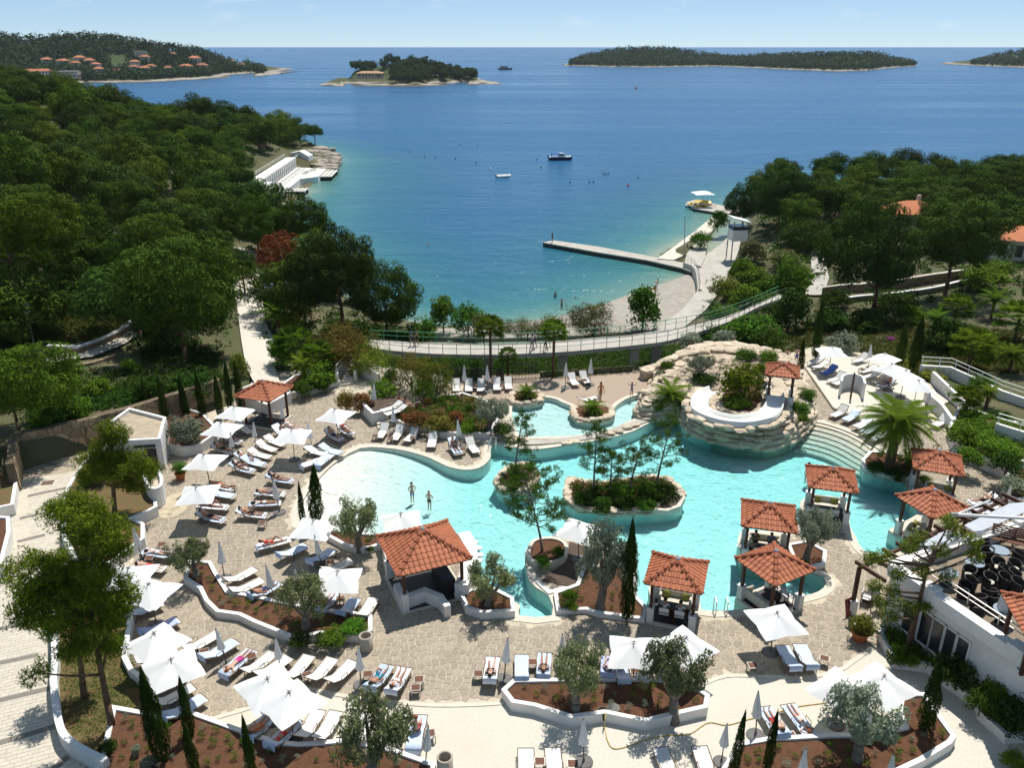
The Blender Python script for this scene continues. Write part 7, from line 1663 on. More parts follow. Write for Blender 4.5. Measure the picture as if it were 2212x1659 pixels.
BUOY = MB().lathe([(.02, -.3), (.25, -.2), (.3, 0), (.2, .2), (.05, .32), (.03, .5)], n=10)
for i, (x, y) in enumerate([(886,328),(918,339),(940,340),(984,343),(1028,351),(993,314),(1031,317),(1160,344),(1169,361),(1303,375),(1308,376),(1314,375),(1273,393),(1282,393),(1231,394),(1378,384)]):  # swimmers' heads in the bay, drawn with the buoy shape
	tag(ob('buoy_or_head', BUOY.mesh('buoy_or_head', mat('dark_head', (0.05, 0.045, 0.05), .6)), None, at(x, y, -4.5), scale=.9), 'tiny dark swimmer head floating in the open bay', 'buoy', 'swimmer heads in the bay')
tag(ob('buoy_or_head', BUOY.mesh('buoy_or_head', mat('white_buoy', (0.75, 0.75, 0.75), .5)), None, at(1059,364,-4.5), scale=1.2), 'white buoy floating beside the white dinghy', 'buoy')
tag(ob('buoy_or_head', BUOY.mesh('buoy_or_head', mat('red_buoy', (0.5, 0.04, 0.03), .5)), None, at(1374,191,-4.5), scale=4.5), 'red buoy far out below the wooded island', 'buoy')
tag(ob('buoy_or_head', BUOY.mesh('buoy_or_head', mat('orange_buoy', (0.45, 0.12, 0.06), .5)), None, at(1357,401,-4.5), scale=1.4), 'reddish buoy nearest the boat pier', 'buoy')
pp_('lone swimmer near the dark shore pines', 'swim', 923,527,-4.45,2.0)
# ================================================================ far land across the water
def far_material():
	m = bpy.data.materials.new('far_land'); m.use_nodes = True; t = m.node_tree; p = t.nodes['Principled BSDF']; l = t.links.new; p.inputs['Roughness'].default_value = .95; p.inputs['Specular IOR Level'].default_value = .1
	a = N(t, 'ShaderNodeAttribute'); a.attribute_name = 'up'; g_ = N(t, 'ShaderNodeNewGeometry'); n = N(t, 'ShaderNodeTexNoise'); n.inputs['Scale'].default_value = .06; n.inputs['Detail'].default_value = 8; l(g_.outputs['Position'], n.inputs['Vector'])
	ad = N(t, 'ShaderNodeMath', operation='MULTIPLY_ADD'); ad.inputs[1].default_value = 3.0; l(n.outputs['Fac'], ad.inputs[0]); sb = N(t, 'ShaderNodeMath', operation='SUBTRACT'); sb.inputs[1].default_value = 1.5; l(a.outputs['Fac'], sb.inputs[0]); l(sb.outputs[0], ad.inputs[2])
	r_ = N(t, 'ShaderNodeValToRGB'); mr = N(t, 'ShaderNodeMapRange'); mr.inputs['From Max'].default_value = 8.0; l(ad.outputs[0], mr.inputs['Value']); l(mr.outputs[0], r_.inputs[0]); e = r_.color_ramp.elements
	e[0].position = 0; e[0].color = (.09, .08, .065, 1); e[1].position = 1; e[1].color = (.05, .075, .03, 1)
	for pos, c in ((.06, (.12, .105, .09)), (.12, (.36, .34, .30)), (.20, (.24, .21, .165)), (.28, (.08, .085, .045))):
		x = e.new(pos); x.color = (*c, 1)
	l(r_.outputs[0], p.inputs['Base Color']); b = N(t, 'ShaderNodeBump'); b.inputs['Distance'].default_value = 1.5; n2 = N(t, 'ShaderNodeTexNoise'); n2.inputs['Scale'].default_value = .25; n2.inputs['Detail'].default_value = 6; l(g_.outputs['Position'], n2.inputs['Vector']); l(n2.outputs['Fac'], b.inputs['Height']); l(b.outputs[0], p.inputs['Normal']); return m
M_farl = far_material(); M_fart = leafm('far_tree_foliage', (.042, .072, .03), (.026, .046, .02), .3, .1, .01, .15, .02)
def interp(lst, x):
	for (xa, ya), (xb, yb) in zip(lst, lst[1:]):
		if xa <= x <= xb: return ya + (yb - ya) * (x - xa) / (xb - xa)
	return lst[0][1] if x < lst[0][0] else lst[-1][1]
def far_land(name, top, base, depth, tree_h, step=6, nv=9, jag=1.2, back=1.0):
	"""land whose near slope runs from the waterline up to the ridge, then falls away behind"""
	xs_ = np.arange(top[0][0], top[-1][0] + .1, step); V = []; up = []; rows = nv + 5
	def pt(x, v):
		yb = interp(base, x); yt = interp(top, x); Yb = at(x, yb, -4.5).y; w_ = min(1, (x - top[0][0] + 2) / 60, (top[-1][0] - x + 2) / 60)
		Y = Yb + depth * max(.04, w_) * v; th = tree_h * min(1, max(0, (yb - yt - 18) / 16)); p = atY(x, yb + (yt - yb) * v, Y); p.z += .9 * min(1, v * 6) - th * min(1, v * 2.2); return p
	for x in xs_:
		for j in range(rows):
			if j <= nv: p = pt(x, j / nv)
			else:
				q = pt(x, 1.0); f = (j - nv) / 5; p = Vector((q.x * (1 + .0 * f), q.y + depth * back * f, q.z * (1 - f) - 6.5 * f))
			n = mnoise.noise(Vector((p.x * .06, p.y * .06, 0))); p.y += n * 5 * (1 if j else .8); p.z += (jag * n if 0 < j else -.8)
			V.append(tuple(p)); up.append(p.z + 4.5)
	k = len(xs_); fs = [(i * rows + j, (i + 1) * rows + j, (i + 1) * rows + j + 1, i * rows + j + 1) for i in range(k - 1) for j in range(rows - 1)]
	me = bpy.data.meshes.new(name); me.from_pydata(V, [], fs); a_ = me.attributes.new('up', 'FLOAT', 'POINT'); a_.data.foreach_set('value', np.array(up, np.float32)); me.materials.append(M_farl); me.polygons.foreach_set('use_smooth', [True] * len(me.polygons)); fixn(me)
	return struct(ob(name, me)), pt
def canopy(name, label, pt, x0_, x1_, n, r_, vmin, skip=None, per=14, lf=.55):
	cc = []; rd = []
	while len(cc) < n:
		x = g.uniform(x0_, x1_); v = g.uniform(0, 1.08) ; p = pt(x, v)
		if p.z < -4.5 + vmin or (skip and skip(x, p)): continue
		cc.append((p.x, p.y, p.z + r_ * g.uniform(.3, .8))); rd.append(r_ * g.uniform(.7, 1.3))
	o = ob(name, leaf_mesh(name, clump_leaves(np.array(cc), np.array(rd), per, r_ * lf, .7, .9, 1.0, .3), M_fart)); o['kind'] = 'stuff'; tag(o, label, 'wood'); return o
# wooded islet with the old house
T1_ = [(690,184),(702,179),(730,170),(750,158),(765,135),(800,128),(840,122),(880,121),(915,122),(930,133),(960,137),(990,145),(1010,155),(1022,166),(1034,173),(1080,181)]
B1_ = [(690,184),(740,187),(800,186),(900,187),(1000,184),(1040,182),(1080,181)]
o, ptI = far_land('wooded_islet', T1_, B1_, 110, 8.0)
M_isl = leafm('islet_tree_foliage', (.065, .10, .035), (.04, .065, .025), .35, .2, .015, .2)
for _ in range(400):
	x = g.uniform(742, 1026); v = g.uniform(.12, 1.0); p = ptI(x, v); pp = proj(p)
	if p.z < -3.0 or (735 < pp[0] < 850 and pp[1] > 158) : continue
	if any((p.x - a) ** 2 + (p.y - b) ** 2 < 42 for a, b in PTSF): continue
	PTSF.append((p.x, p.y)); t = thing('islet_tree', 'dark tree crowding the small wooded islet', 'tree', 'trees on the small wooded islet', p, g.uniform(0, 6)); r_ = g.uniform(4.5, 6.5)
	ob('trunk', PINE_T[0], t, scale=6); c_ = ob('crown', g.choice(PINE_C), t, loc=(0, 0, 5), scale=(r_, r_, r_ * 1.1)); setmat(c_, M_isl)
# two big islands on the horizon
o, ptF = far_land('horizon_island', [(1218,141),(1240,135),(1270,121),(1300,113),(1350,106),(1420,104),(1470,109),(1520,118),(1580,127),(1620,126),(1660,121),(1720,119),(1800,117),(1860,116),(1900,119),(1930,131),(1985,142)], [(1218,141),(1300,144),(1400,145),(1550,143),(1700,150),(1800,154),(1870,153),(1930,146),(1985,142)], 220, 4.0)
canopy('island_wood', 'dense low wood covering the long island on the horizon', ptF, 1232, 1975, 3600, 5.5, 1.6)
o, ptG = far_land('right_horizon_island', [(2078,140),(2110,135),(2140,126),(2180,114),(2212,110),(2300,106),(2420,112),(2500,140)], [(2078,140),(2140,143),(2212,146),(2300,148),(2500,141)], 220, 4.0)
canopy('right_island_wood', 'dense low wood covering the island at the right edge', ptG, 2100, 2490, 1300, 5.5, 1.6)
# peninsula with the village
TOPP = [(-300,78),(-100,74),(0,74),(50,78),(100,80),(140,75),(200,73),(240,78),(270,83),(300,86),(350,94),(400,100),(440,106),(480,121),(510,130),(530,126),(550,142),(575,156),(606,158)]
BASP = [(-300,180),(0,182),(320,178),(420,172),(520,168),(570,164),(606,159)]
o, ptP = far_land('village_peninsula', TOPP, BASP, 260, 8.0, jag=1.0)
HS = [(100,128,26),(136,131,27),(172,124,28),(163,137,22),(193,130,26),(207,142,22),(215,158,24),(252,155,15),(291,133,25),(312,122,22),(303,112,27),(290,149,22),(310,147,14),(326,145,22),(313,153,25),(372,112,18),(364,151,20),(402,144,28),(420,125,30),(436,140,25),(502,125,12),(520,135,18),(80,166,75),(147,167,60)]
def inv_v(x, y):
	yb = interp(BASP, x); yt = interp(TOPP, x); return max(.02, min(1, (yb - y) / (yb - yt)))
M_plaster = mat('cream_plaster', (.62, .56, .47), .9, .08, .3, objvar=.08); M_froof = mat('orange_roof', (.48, .17, .075), .85, .12, .3, objvar=.12); M_pane = mat('dark_window', (.03, .035, .045), .2, .1, 1, spec=.6)
def house(name, label, cat, group, p, rz, w_, d_, h, m_wall, m_roof, flat=False, nwin=4, floors=2, rise=.22, over=.5):
	t = thing(name, label, cat, group, p, rz)
	ob('wall', MB().box((0, 0, h / 2 - .6), (w_, d_, h + 1.2)).mesh('wall', m_wall), t)
	if flat: r_ = ob('roof', MB().box((0, 0, h + .2), (w_ + .4, d_ + .4, .4)).mesh('roof', m_wall), t)
	else:
		a, b = w_ / 2 + over, d_ / 2 + over; rg = max(0, a - b); z = h; zr = h + min(a, b) * 2 * rise
		r_ = ob('roof', MB().add([(-a, -b, z), (a, -b, z), (a, b, z), (-a, b, z), (-rg - .01, 0, zr), (rg + .01, 0, zr)], [(0, 1, 5, 4), (1, 2, 5), (2, 3, 4, 5), (3, 0, 4), (3, 2, 1, 0)]).mesh('roof', m_roof), t)
		ob('chimney', MB().box((w_ * .2, d_ * .15, zr), (w_ * .06, w_ * .06, 1.4)).mesh('chimney', m_wall), r_)
	ww_ = w_ / (nwin + 1) * .42; fh = h / floors; pm = MB().box((0, 0, 0), (ww_, .12, fh * .5)).mesh('window', M_pane)
	for f in range(floors):
		for i in range(nwin): ob('window', pm, t, loc=(-w_ / 2 + w_ * (i + 1) / (nwin + 1), -d_ / 2 - .03, fh * (f + .55)))
	ob('door', MB().box((w_ * .33, -d_ / 2 - .05, 1.1), (ww_ * .9, .12, 2.2)).mesh('door', M_wood), t); return t
hp_ = []
LABH = ['leftmost house of the upper village row', 'second house of the upper village row', 'tallest house of the upper village row', 'house just below the tallest village house', 'house with terrace at the right of the upper village row', 'small house below the upper village row', 'white house near the village shore, centre', 'little low house beside the village meadow', 'house left of the dark village cypress', 'house high in the middle of the village', 'flat roofed white house on the village crest', 'house low in the middle of the village', 'narrow house low in the middle of the village', 'house with balcony low in the middle of the village', 'lowest house in the middle of the village', 'house half hidden high under the ridge', 'low house near the right village shore', 'broad white house on the right village slope', 'biggest white house on the right village slope', 'white house right of the biggest one', 'small house at the tip of the peninsula', 'last house at the tip of the peninsula', 'long low hotel wing with orange roof behind the wood', 'long flat roofed white block behind the wood']
for i, (x, y, w_) in enumerate(HS):
	p = ptP(x, inv_v(x, y)); p.z += 2.0; wm = w_ * p.y * .95 / F; hp_.append((x, y, w_)); fl = i in (10, 23)
	house('village_house', ('cream walled ' if not fl else 'pale ') + LABH[i], 'house', 'houses of the far village', p, (-.25 if i % 2 else .2) + math.atan2(-p.x, p.y) * .6, wm * .86, wm * (.6 if w_ < 40 else .25), (5.5 if w_ > 18 else 3.5), M_plaster, M_froof, fl, 4 if w_ < 40 else 9)
canopy('village_wood', 'wooded ridge and gardens around the far village', ptP, -60, 598, 4000, 5.0, 1.8, skip=lambda x, p: any(abs(proj(p)[0] - a) < w_ * .5 + 1 and -4 < proj(p)[1] - b < 8 for a, b, w_ in hp_) or (232 < x < 275 and 118 < proj(p)[1] < 152), per=12)
# old house on the islet
p = ptI(800, inv := .34); p = atY(800, 166, p.y - 5); t = house('islet_house', 'old stone house with tan roof on the left of the wooded islet', 'house', None, p, .05, 25, 10, 3.6, mat('tan_stone', (.42, .33, .22), .9, .1, .5), mat('tan_roof', (.46, .29, .15), .9, .1, .5), False, 7, 1, .16)

# ================================================================ cabana row on the left shore
cA, cB = at(567, 416, -3.0), at(642, 361, -3.0); d = cB - cA; ca = math.atan2(d.y, d.x); Lc = d.length
CB = thing('beach_cabanas', 'long white cabana row with slatted front and roof terrace on the shore', 'cabanas', None, cA, ca)
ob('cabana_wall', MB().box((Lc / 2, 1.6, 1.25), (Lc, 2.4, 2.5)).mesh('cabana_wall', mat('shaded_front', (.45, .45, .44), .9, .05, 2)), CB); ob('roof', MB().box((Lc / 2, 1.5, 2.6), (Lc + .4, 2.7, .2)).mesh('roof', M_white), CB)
fm = MB().box((0, 0, 1.25), (.9, .28, 2.5)).mesh('front_panel', M_white)
nP = int(Lc / 2.3)
for k in range(nP): ob('front_panel', fm, CB, loc=((k + .5) * Lc / nP, .2, 0))
bpy.context.view_layer.update()
railing([(0, 3.0), (Lc, 3.0)], CB, (0, 0, 0), 2.7, M_white, 1.0, 3.0, .05); railing([(0, -.4), (Lc, -.4)], CB, (0, 0, 0), 2.7, M_white, .7, 3.0, .05)
o, c = slab('', [(560,424),(568,416),(641,361),(706,364),(687,381),(648,386),(590,432),(585,442),(578,440)], -3.0, 2.0, M_white, 'bathing_deck'); struct(o)
t = thing('cabana_kiosk', 'small white flat roofed kiosk at the near end of the cabanas', 'kiosk', None, at(543, 424, -2.6)); ob('kiosk_wall', MB().box((0, 0, 1.2), (5.5, 4.5, 2.4)).mesh('kiosk_wall', M_plaster), t); ob('roof', MB().box((0, 0, 2.55), (8, 7, .3)).mesh('roof', M_white), t); ob('hatch', MB().box((-.5, -2.3, 1.4), (2.5, .1, .9)).mesh('hatch', M_pane), t)
p = at(645, 352, -3.0); t = thing('end_pavilion', 'white gabled wall closing the far end of the cabana row', 'pavilion', None, p, -.1, (.62, .8, .62)); ob('gable_wall', MB().add([(-4, 0, 0), (5, 0, 0), (5, 0, 3.2), (1, 0, 5.4), (-4, 0, 4.4), (-4, 5, 0), (5, 5, 0), (5, 5, 3.2), (1, 5, 5.4), (-4, 5, 4.4)], [(0, 1, 2, 3, 4), (9, 8, 7, 6, 5), (1, 6, 7, 2), (2, 7, 8, 3), (3, 8, 9, 4), (0, 4, 9, 5)]).mesh('gable_wall', M_white), t); ob('nameplate', MB().box((.5, -.05, 3.2), (2, .06, .35)).mesh('nameplate', M_lead), t)
ML = bpy.data.meshes.new('lounger_small')
sl2 = MB()
for nm in LP[1]:
	me_ = nm[1]; sl2.add([tuple(v.co) for v in me_.vertices], [tuple(p_.vertices) for p_ in me_.polygons], 0 if nm[0] in ('seat', 'backrest') else 1)
SMALL = sl2.mesh('sun_lounger', [M_sling, M_frame])
for k in range(16):
	q = cA + d * ((k + .6) / 17) + Vector((d.y, -d.x, 0)).normalized() * .9; tag(ob('sun_lounger', SMALL, None, (q.x, q.y, -2.99), ca - 1.5), f'white lounger, {(ORD + ["sixteenth"])[k]} from the near end along the cabana wall', 'lounger', 'loungers of the cabana deck')
for k, (x, y) in enumerate([(664, 376), (669, 374), (674, 372), (683, 369), (687, 367)]):
	tag(ob('sun_lounger', SMALL, None, at(x, y, -2.99), ca + 1.2), f'white lounger, {ORD[k]} from left at the seaward corner of the cabana deck', 'lounger', 'loungers of the cabana deck')
for i, pl_ in enumerate([[(689,381),(704,366),(730,367),(716,381)], [(618,413),(637,406),(667,406),(658,413)], [(598,444),(608,438),(631,438),(623,444)]]):
	P = ccw(xy(pl_, -3.4)); c = Vector((sum(a[0] for a in P) / 4, sum(a[1] for a in P) / 4, -5.2)); t = thing('swim_platform', 'grey boarded bathing platform, ' + ['farthest of three by the cabanas', 'middle one of three by the cabanas', 'nearest of three by the cabanas'][i], 'platform', 'bathing platforms by the cabanas', c)
	ob('platform_deck', MB().prism(loc2(P, c), 1.6, 1.8).mesh('platform_deck', M_conc if i < 2 else mat('rust_beams', (.36, .17, .10), .9)), t)
	a, b = Vector(loc2(P, c)[0]), Vector(loc2(P, c)[1])
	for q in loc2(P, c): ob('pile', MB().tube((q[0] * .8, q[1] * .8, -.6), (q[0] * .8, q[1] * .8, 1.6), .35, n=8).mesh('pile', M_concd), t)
	for f in (.3, .6, .95):
		L_ = [Vector(q) for q in loc2([at(x, y, -3.4) for x, y in pl_], c)]; s_, e_ = L_[0].lerp(L_[3], f), L_[1].lerp(L_[2], f); dd_ = e_ - s_
		ob('edge_beam', MB().box((0, 0, 0), (dd_.length, .3, .1)).mesh('edge_beam', M_white), t, loc=((s_ + e_) / 2).to_3d() + Vector((0, 0, 1.86)), rz=math.atan2(dd_.y, dd_.x))
RP_ = thing('rocky_point', 'jagged pale rocks at the tip of the left headland', 'rocks', None, at(700, 355, -4.5))
for _ in range(90):
	x, y = g.uniform(668, 735), g.uniform(318, 372)
	if not inside([(668,330),(690,317),(712,322),(736,346),(720,360),(705,372),(690,366),(670,352)], x, y): continue
	put_rock(RP_, at(x, y, -4.1 + g.uniform(-.3, .9)), (g.uniform(3, 7), g.uniform(2, 4), g.uniform(2, 4)), g.uniform(-.4, .4), SROCKS, origin=RP_.location)
SR = thing('shore_boulders', 'rough boulders under the edge of the cabana deck', 'rocks', None, at(640, 400, -4.6))
rock_row(SR, xy([(690,384),(650,390),(620,412),(592,436),(588,446)], -4.4), -4.3, 2.2, 1.6, 1.6, 1.6, origin=SR.location, lst=SROCKS)
# ================================================================ boats
M_hullb = mat('navy_hull', (.03, .025, .07), .3, .05, 2); M_gel = mat('white_gelcoat', (.75, .75, .73), .3, .03, 2); M_bimini = mat('blue_bimini', (.04, .12, .42), .8, .05, 3); M_yel = mat('yellow_plastic', (.62, .42, .03), .4, .05, 2)
def hull(L_, W_, H_, n=9, m=None, nm='hull', bow=.75):
	vs = []; b = MB()
	for i in range(n):
		t_ = i / (n - 1); w_ = W_ / 2 * (1 if t_ < .5 else max(.03, 1 - ((t_ - .5) / .5) ** 2.2)); sh = H_ * (1 + .25 * t_ * t_); x = -L_ / 2 + L_ * t_
		vs += [(x, -w_, sh), (x, -w_ * .85, H_ * .3), (x, 0, -H_ * .25 + (H_ * .5 * max(0, t_ - .75) * 4 * bow)), (x, w_ * .85, H_ * .3), (x, w_, sh)]
	fs = [(i * 5 + j, (i + 1) * 5 + j, (i + 1) * 5 + j + 1, i * 5 + j + 1) for i in range(n - 1) for j in range(4)] + [(i * 5, i * 5 + 4, (i + 1) * 5 + 4, (i + 1) * 5) for i in range(n - 1)] + [(0, 1, 2, 3, 4)]
	return fixn(b.add(vs, fs).mesh(nm, m))
t = thing('motor_boat', 'navy and white motorboat with blue canopy anchored in the bay', 'boat', None, at(1211, 345, -4.5), .05)
ob('hull', hull(7.2, 2.4, .9, m=M_hullb), t); ob('deck', MB().box((1.6, 0, 1.05), (3.4, 1.7, .22)).mesh('deck', M_gel), t); ob('gunwale', MB().box((-.4, 0, .95), (6.2, 2.3, .12)).mesh('gunwale', M_gel), t)
ob('cabin', fixn(MB().add([(-.6, -.9, 1), (1.6, -.9, 1), (1.6, .9, 1), (-.6, .9, 1), (-.5, -.8, 2.1), (.8, -.8, 2.1), (.8, .8, 2.1), (-.5, .8, 2.1)], [(0, 1, 5, 4), (1, 2, 6, 5), (2, 3, 7, 6), (3, 0, 4, 7), (4, 5, 6, 7)]).mesh('cabin', M_gel)), t); ob('window', MB().box((.1, 0, 1.65), (1.3, 1.78, .45)).mesh('window', M_pane), t)
cn_ = ob('canopy', MB().box((-1.7, 0, 2.05), (2.3, 1.9, .12)).mesh('canopy', M_bimini), t)
for sx in (-2.8, -.7):
	for sy in (-.85, .85): ob('canopy_pole', MB().tube((sx, sy, 1), (sx, sy, 2), .05, n=5).mesh('canopy_pole', M_bimini), t)
ob('outboard', MB().box((-3.9, 0, 1.1), (.45, .4, .8)).box((-3.85, 0, .3), (.2, .15, 1.0)).mesh('outboard', M_lead), t)
t = thing('dinghy', 'small white inflatable dinghy floating in the bay', 'boat', None, at(1088, 382, -4.5), .3)
ob('tube', MB().path([(-1.9, -.8, .25), (1.0, -.85, .28), (1.9, 0, .45), (1.0, .85, .28), (-1.9, .8, .25)], .3, 8).mesh('tube', M_gel), t); ob('floor', MB().box((-.3, 0, .12), (3, 1.4, .1)).mesh('floor', M_lead), t); ob('seat', MB().box((-.3, 0, .4), (.4, 1.5, .1)).mesh('seat', M_wood), t); ob('outboard', MB().box((-2.2, 0, .45), (.35, .3, .6)).mesh('outboard', M_lead), t)
t = thing('excursion_ship', 'wooden two-masted excursion ship far out beyond the islet', 'ship', None, at(1091, 150, -4.5), .1)
ob('hull', hull(22, 6, 2.4, m=mat('brown_hull', (.16, .10, .08), .6)), t); ob('deckhouse', MB().box((-2, 0, 3.7), (11, 4, 2.2)).mesh('deckhouse', mat('grey_deckhouse', (.25, .22, .22), .7)), t); ob('roof', MB().box((-2.5, 0, 5.2), (13, 4.6, .3)).mesh('roof', M_hullb), t)
for x in (-6, 5): ob('mast', MB().tube((x, 0, 2), (x, 0, 13 + x * .3), .2, .1, 6).mesh('mast', M_wood), t)
ob('bowsprit', MB().tube((10, 0, 3), (14, 0, 4.2), .15, .08, 5).mesh('bowsprit', M_wood), t)
for i, (x, y, rz, lab) in enumerate([(1498,447,-.25,'nearest the pier head'),(1512,452,-.3,'in the middle'),(1530,453,-.35,'with the orange slide')]):
	t = thing('pedal_boat', 'yellow and white pedal boat moored at the pier, ' + lab, 'pedal boat', 'pedal boats at the pier', at(x, y, -4.5), rz)
	for s in (-1, 1): ob('float', hull(3.6, .55, .5, m=M_gel, nm='float'), t).location = (0, s * .6, 0)
	ob('deck', MB().box((0, 0, .62), (2.6, 1.5, .12)).mesh('deck', M_yel if i < 2 else M_gel), t); ob('seat', MB().box((-.5, 0, .85), (.5, 1.3, .35)).mesh('seat', M_yel), t); ob('slide', MB().box((.9, 0, 1.0), (1.6, .5, .1)).mesh('slide', M_yel if i < 2 else CLO['orange']), t)
t = thing('covered_boat', 'boat under a yellow cover at the pier parasol', 'boat', None, at(1518, 442, -3.85), -.25); ob('hull', hull(4, 1.6, .5, m=M_gel), t); ob('cover', fixn(MB().add([(-1.9, -.8, .5), (1.9, -.7, .5), (1.9, .7, .5), (-1.9, .8, .5), (-1.6, 0, 1.1), (1.6, 0, .95)], [(0, 1, 5, 4), (1, 2, 5), (2, 3, 4, 5), (3, 0, 4)]).mesh('cover', M_yel)), t)
spawn('open_parasol', 'open white parasol on the boat pier', 'parasol', 'open white parasols', open_proto(4.2, 2.6), at(1516, 444, -3.8), .1)
# ================================================================ garden walls, paths and houses of the slopes
def drape(name, px, m, dz=.08, n=3):
	P = [hit(x, y) for x, y in px]; poly = ccw([(p.x, p.y) for p in P]); v, f = triangulate(poly); bm = bmesh.new(); vv = [bm.verts.new((a.x, a.y, 0)) for a in v]
	for t_ in f: bm.faces.new([vv[i] for i in t_])
	for _ in range(n): bmesh.ops.subdivide_edges(bm, edges=[e for e in bm.edges if e.calc_length() > 1.4], cuts=1, use_grid_fill=True); bmesh.ops.triangulate(bm, faces=bm.faces)
	for a in bm.verts: a.co.z = ground(a.co.x, a.co.y) + dz
	for fc in bm.faces:
		if fc.normal.z < 0: fc.normal_flip()
	me = bpy.data.meshes.new(name); bm.to_mesh(me); bm.free(); me.materials.append(m); return struct(ob(name, me))
drape('garden_path', [(1740,640),(1776,642),(1790,605),(1778,560),(1766,540),(1750,548),(1752,590)], M_conc, .25)
drape('slope_path', [(100,792),(200,776),(272,748),(300,728),(286,718),(250,738),(180,764),(100,776)], M_conc, .25)
drape('ramp', [(500,600),(560,596),(600,640),(575,660),(572,700),(592,735),(595,800),(606,836),(560,848),(532,800),(522,740),(512,660)], M_terrazzo, .25)
drape('shore_path', [(420,545),(480,535),(590,560),(600,590),(500,598),(430,575)], M_conc, .25)
def gwall(label, px, h, w_, m, cap=None, name='garden_wall'):
	P = [hit(x, y) for x, y in px]; t = thing(name, label, 'wall', None, P[0]); o_ = t.location; ln = []
	for a, b in zip(P, P[1:]):
		for k in range(4): ln.append(a.lerp(b, k / 4))
	ln.append(P[-1]); zf = {(round(p.x - o_.x, 4), round(p.y - o_.y, 4)): ground(p.x, p.y) - o_.z for p in ln}
	pts2 = [(round(p.x - o_.x, 4), round(p.y - o_.y, 4)) for p in ln]
	ob('wall_body', fixn(MB().wall(pts2, w_, -1.2, lambda x, y: zf[(x, y)] + h).mesh('wall_body', m)), t)
	if cap:
		b = MB().wall(pts2, w_ + .08, 0, lambda x, y: zf[(x, y)] + h + .1); b.v = [(x, y, z if k % 4 in (1, 2) else b.v[k + (1 if k % 4 == 0 else -1)][2] - .14) for k, (x, y, z) in enumerate(b.v)]
		ob('wall_cap', fixn(b.mesh('wall_cap', cap)), t)
M_drys = mat('dry_stone_wall', (.34, .27, .17), .95, .3, 3.5, .9, 7, coord='World', col2=(.16, .12, .08), bdist=.1)
gwall('tan garden wall running below the right wood', [(1774,640),(1850,633),(1909,626),(1970,618),(2034,610),(2100,600),(2165,592)], 1.1, .4, M_drys, M_coping)
gwall('white capped lower retaining wall in the right garden', [(1829,655),(1900,648),(1960,640),(2034,628),(2100,614),(2160,603)], .6, .35, M_drys, M_white)
gwall('white capped stone wall along the slope path on the left', [(108,768),(172,770),(220,752),(264,730),(290,712)], .8, .4, M_drys, M_white)
gwall('stone wall supporting the slope path on the left', [(80,805),(150,800),(200,790),(250,775)], .3, .4, M_drys)
gwall('dark stone wall under the right pines beside the path', [(1830,520),(1790,532),(1740,540),(1700,548)], 1.2, .4, M_drys)
p = hit(1960, 492); house('garden_house', 'house with orange tiled roof among the right pines', 'house', None, p, .15, 9, 6.5, 3.0, M_plaster, M_froof, nwin=3, floors=1)
p = hit(2195, 560); house('garden_house', 'grey walled house with orange roof at the right picture edge', 'house', None, p, -.5, 8, 6, 3.2, M_plaster, M_froof, nwin=3, floors=1)
b = hit(75, 752); q = atY(56, 662, b.y); t = thing('lamp_post', 'grey lamp post with box head leaning on the left slope', 'lamp post', None, b); ob('post', MB().tube((0, 0, -.3), (q.x - b.x, 0, q.z - b.z), .08, .06, 8).mesh('post', M_alu), t); ob('lamp_head', MB().box((q.x - b.x, 0, q.z - b.z - .2), (.4, .4, .9)).mesh('lamp_head', M_white), t)
b = at(1478, 551, -3.5); q = atY(1480, 466, b.y); t = thing('flagpole', 'bare grey flagpole on the sea terrace', 'flagpole', None, b); ob('post', MB().tube((0, 0, 0), (q.x - b.x, 0, q.z - b.z), .09, .05, 7).mesh('post', M_lead), t); ob('foot', MB().box((0, 0, .1), (.4, .4, .2)).mesh('foot', M_conc), t)
b = at(1588, 560, -3.2); t = thing('watch_cabin', 'white cabin on stilts with slanting roof beside the promenade', 'cabin', None, b, .1); ob('cabin_wall', MB().box((0, 0, 4.0), (2.4, 2.4, 1.7)).mesh('cabin_wall', M_white), t); ob('glazing', MB().box((0, 0, 5.1), (2.38, 2.38, .6)).mesh('glazing', M_pane), t); ob('roof', MB().box((0, 0, 6.4), (3, 3, .15), M=Matrix.Translation((0, 0, 6.4)) @ Matrix.Rotation(.25, 4, 'Y') @ Matrix.Translation((0, 0, -6.4))).mesh('roof', M_white), t)
for sx in (-1, 1):
	for sy in (-1, 1): ob('stilt', MB().box((sx * 1.1, sy * 1.1, 3.1), (.14, .14, 6.2)).mesh('stilt', M_lead), t)
b = hit(590, 648); t = thing('market_stall', 'stall with dark blue awning beside the ramp', 'stall', None, b); ob('counter', MB().box((0, 0, .5), (2.6, 1.2, 1.0)).mesh('counter', M_white), t); ob('awning', MB().box((.3, -.2, 2.3), (3.4, 2.6, .08), M=Matrix.Translation((0, 0, 2.3)) @ Matrix.Rotation(.25, 4, 'X') @ Matrix.Translation((0, 0, -2.3))).mesh('awning', mat('slate_awning', (.10, .13, .20), .8)), t)
for sx in (-1.2, 1.5): ob('post', MB().tube((sx, -.9, 0), (sx, -.9, 2.3), .04, n=5).mesh('post', M_lead), t)

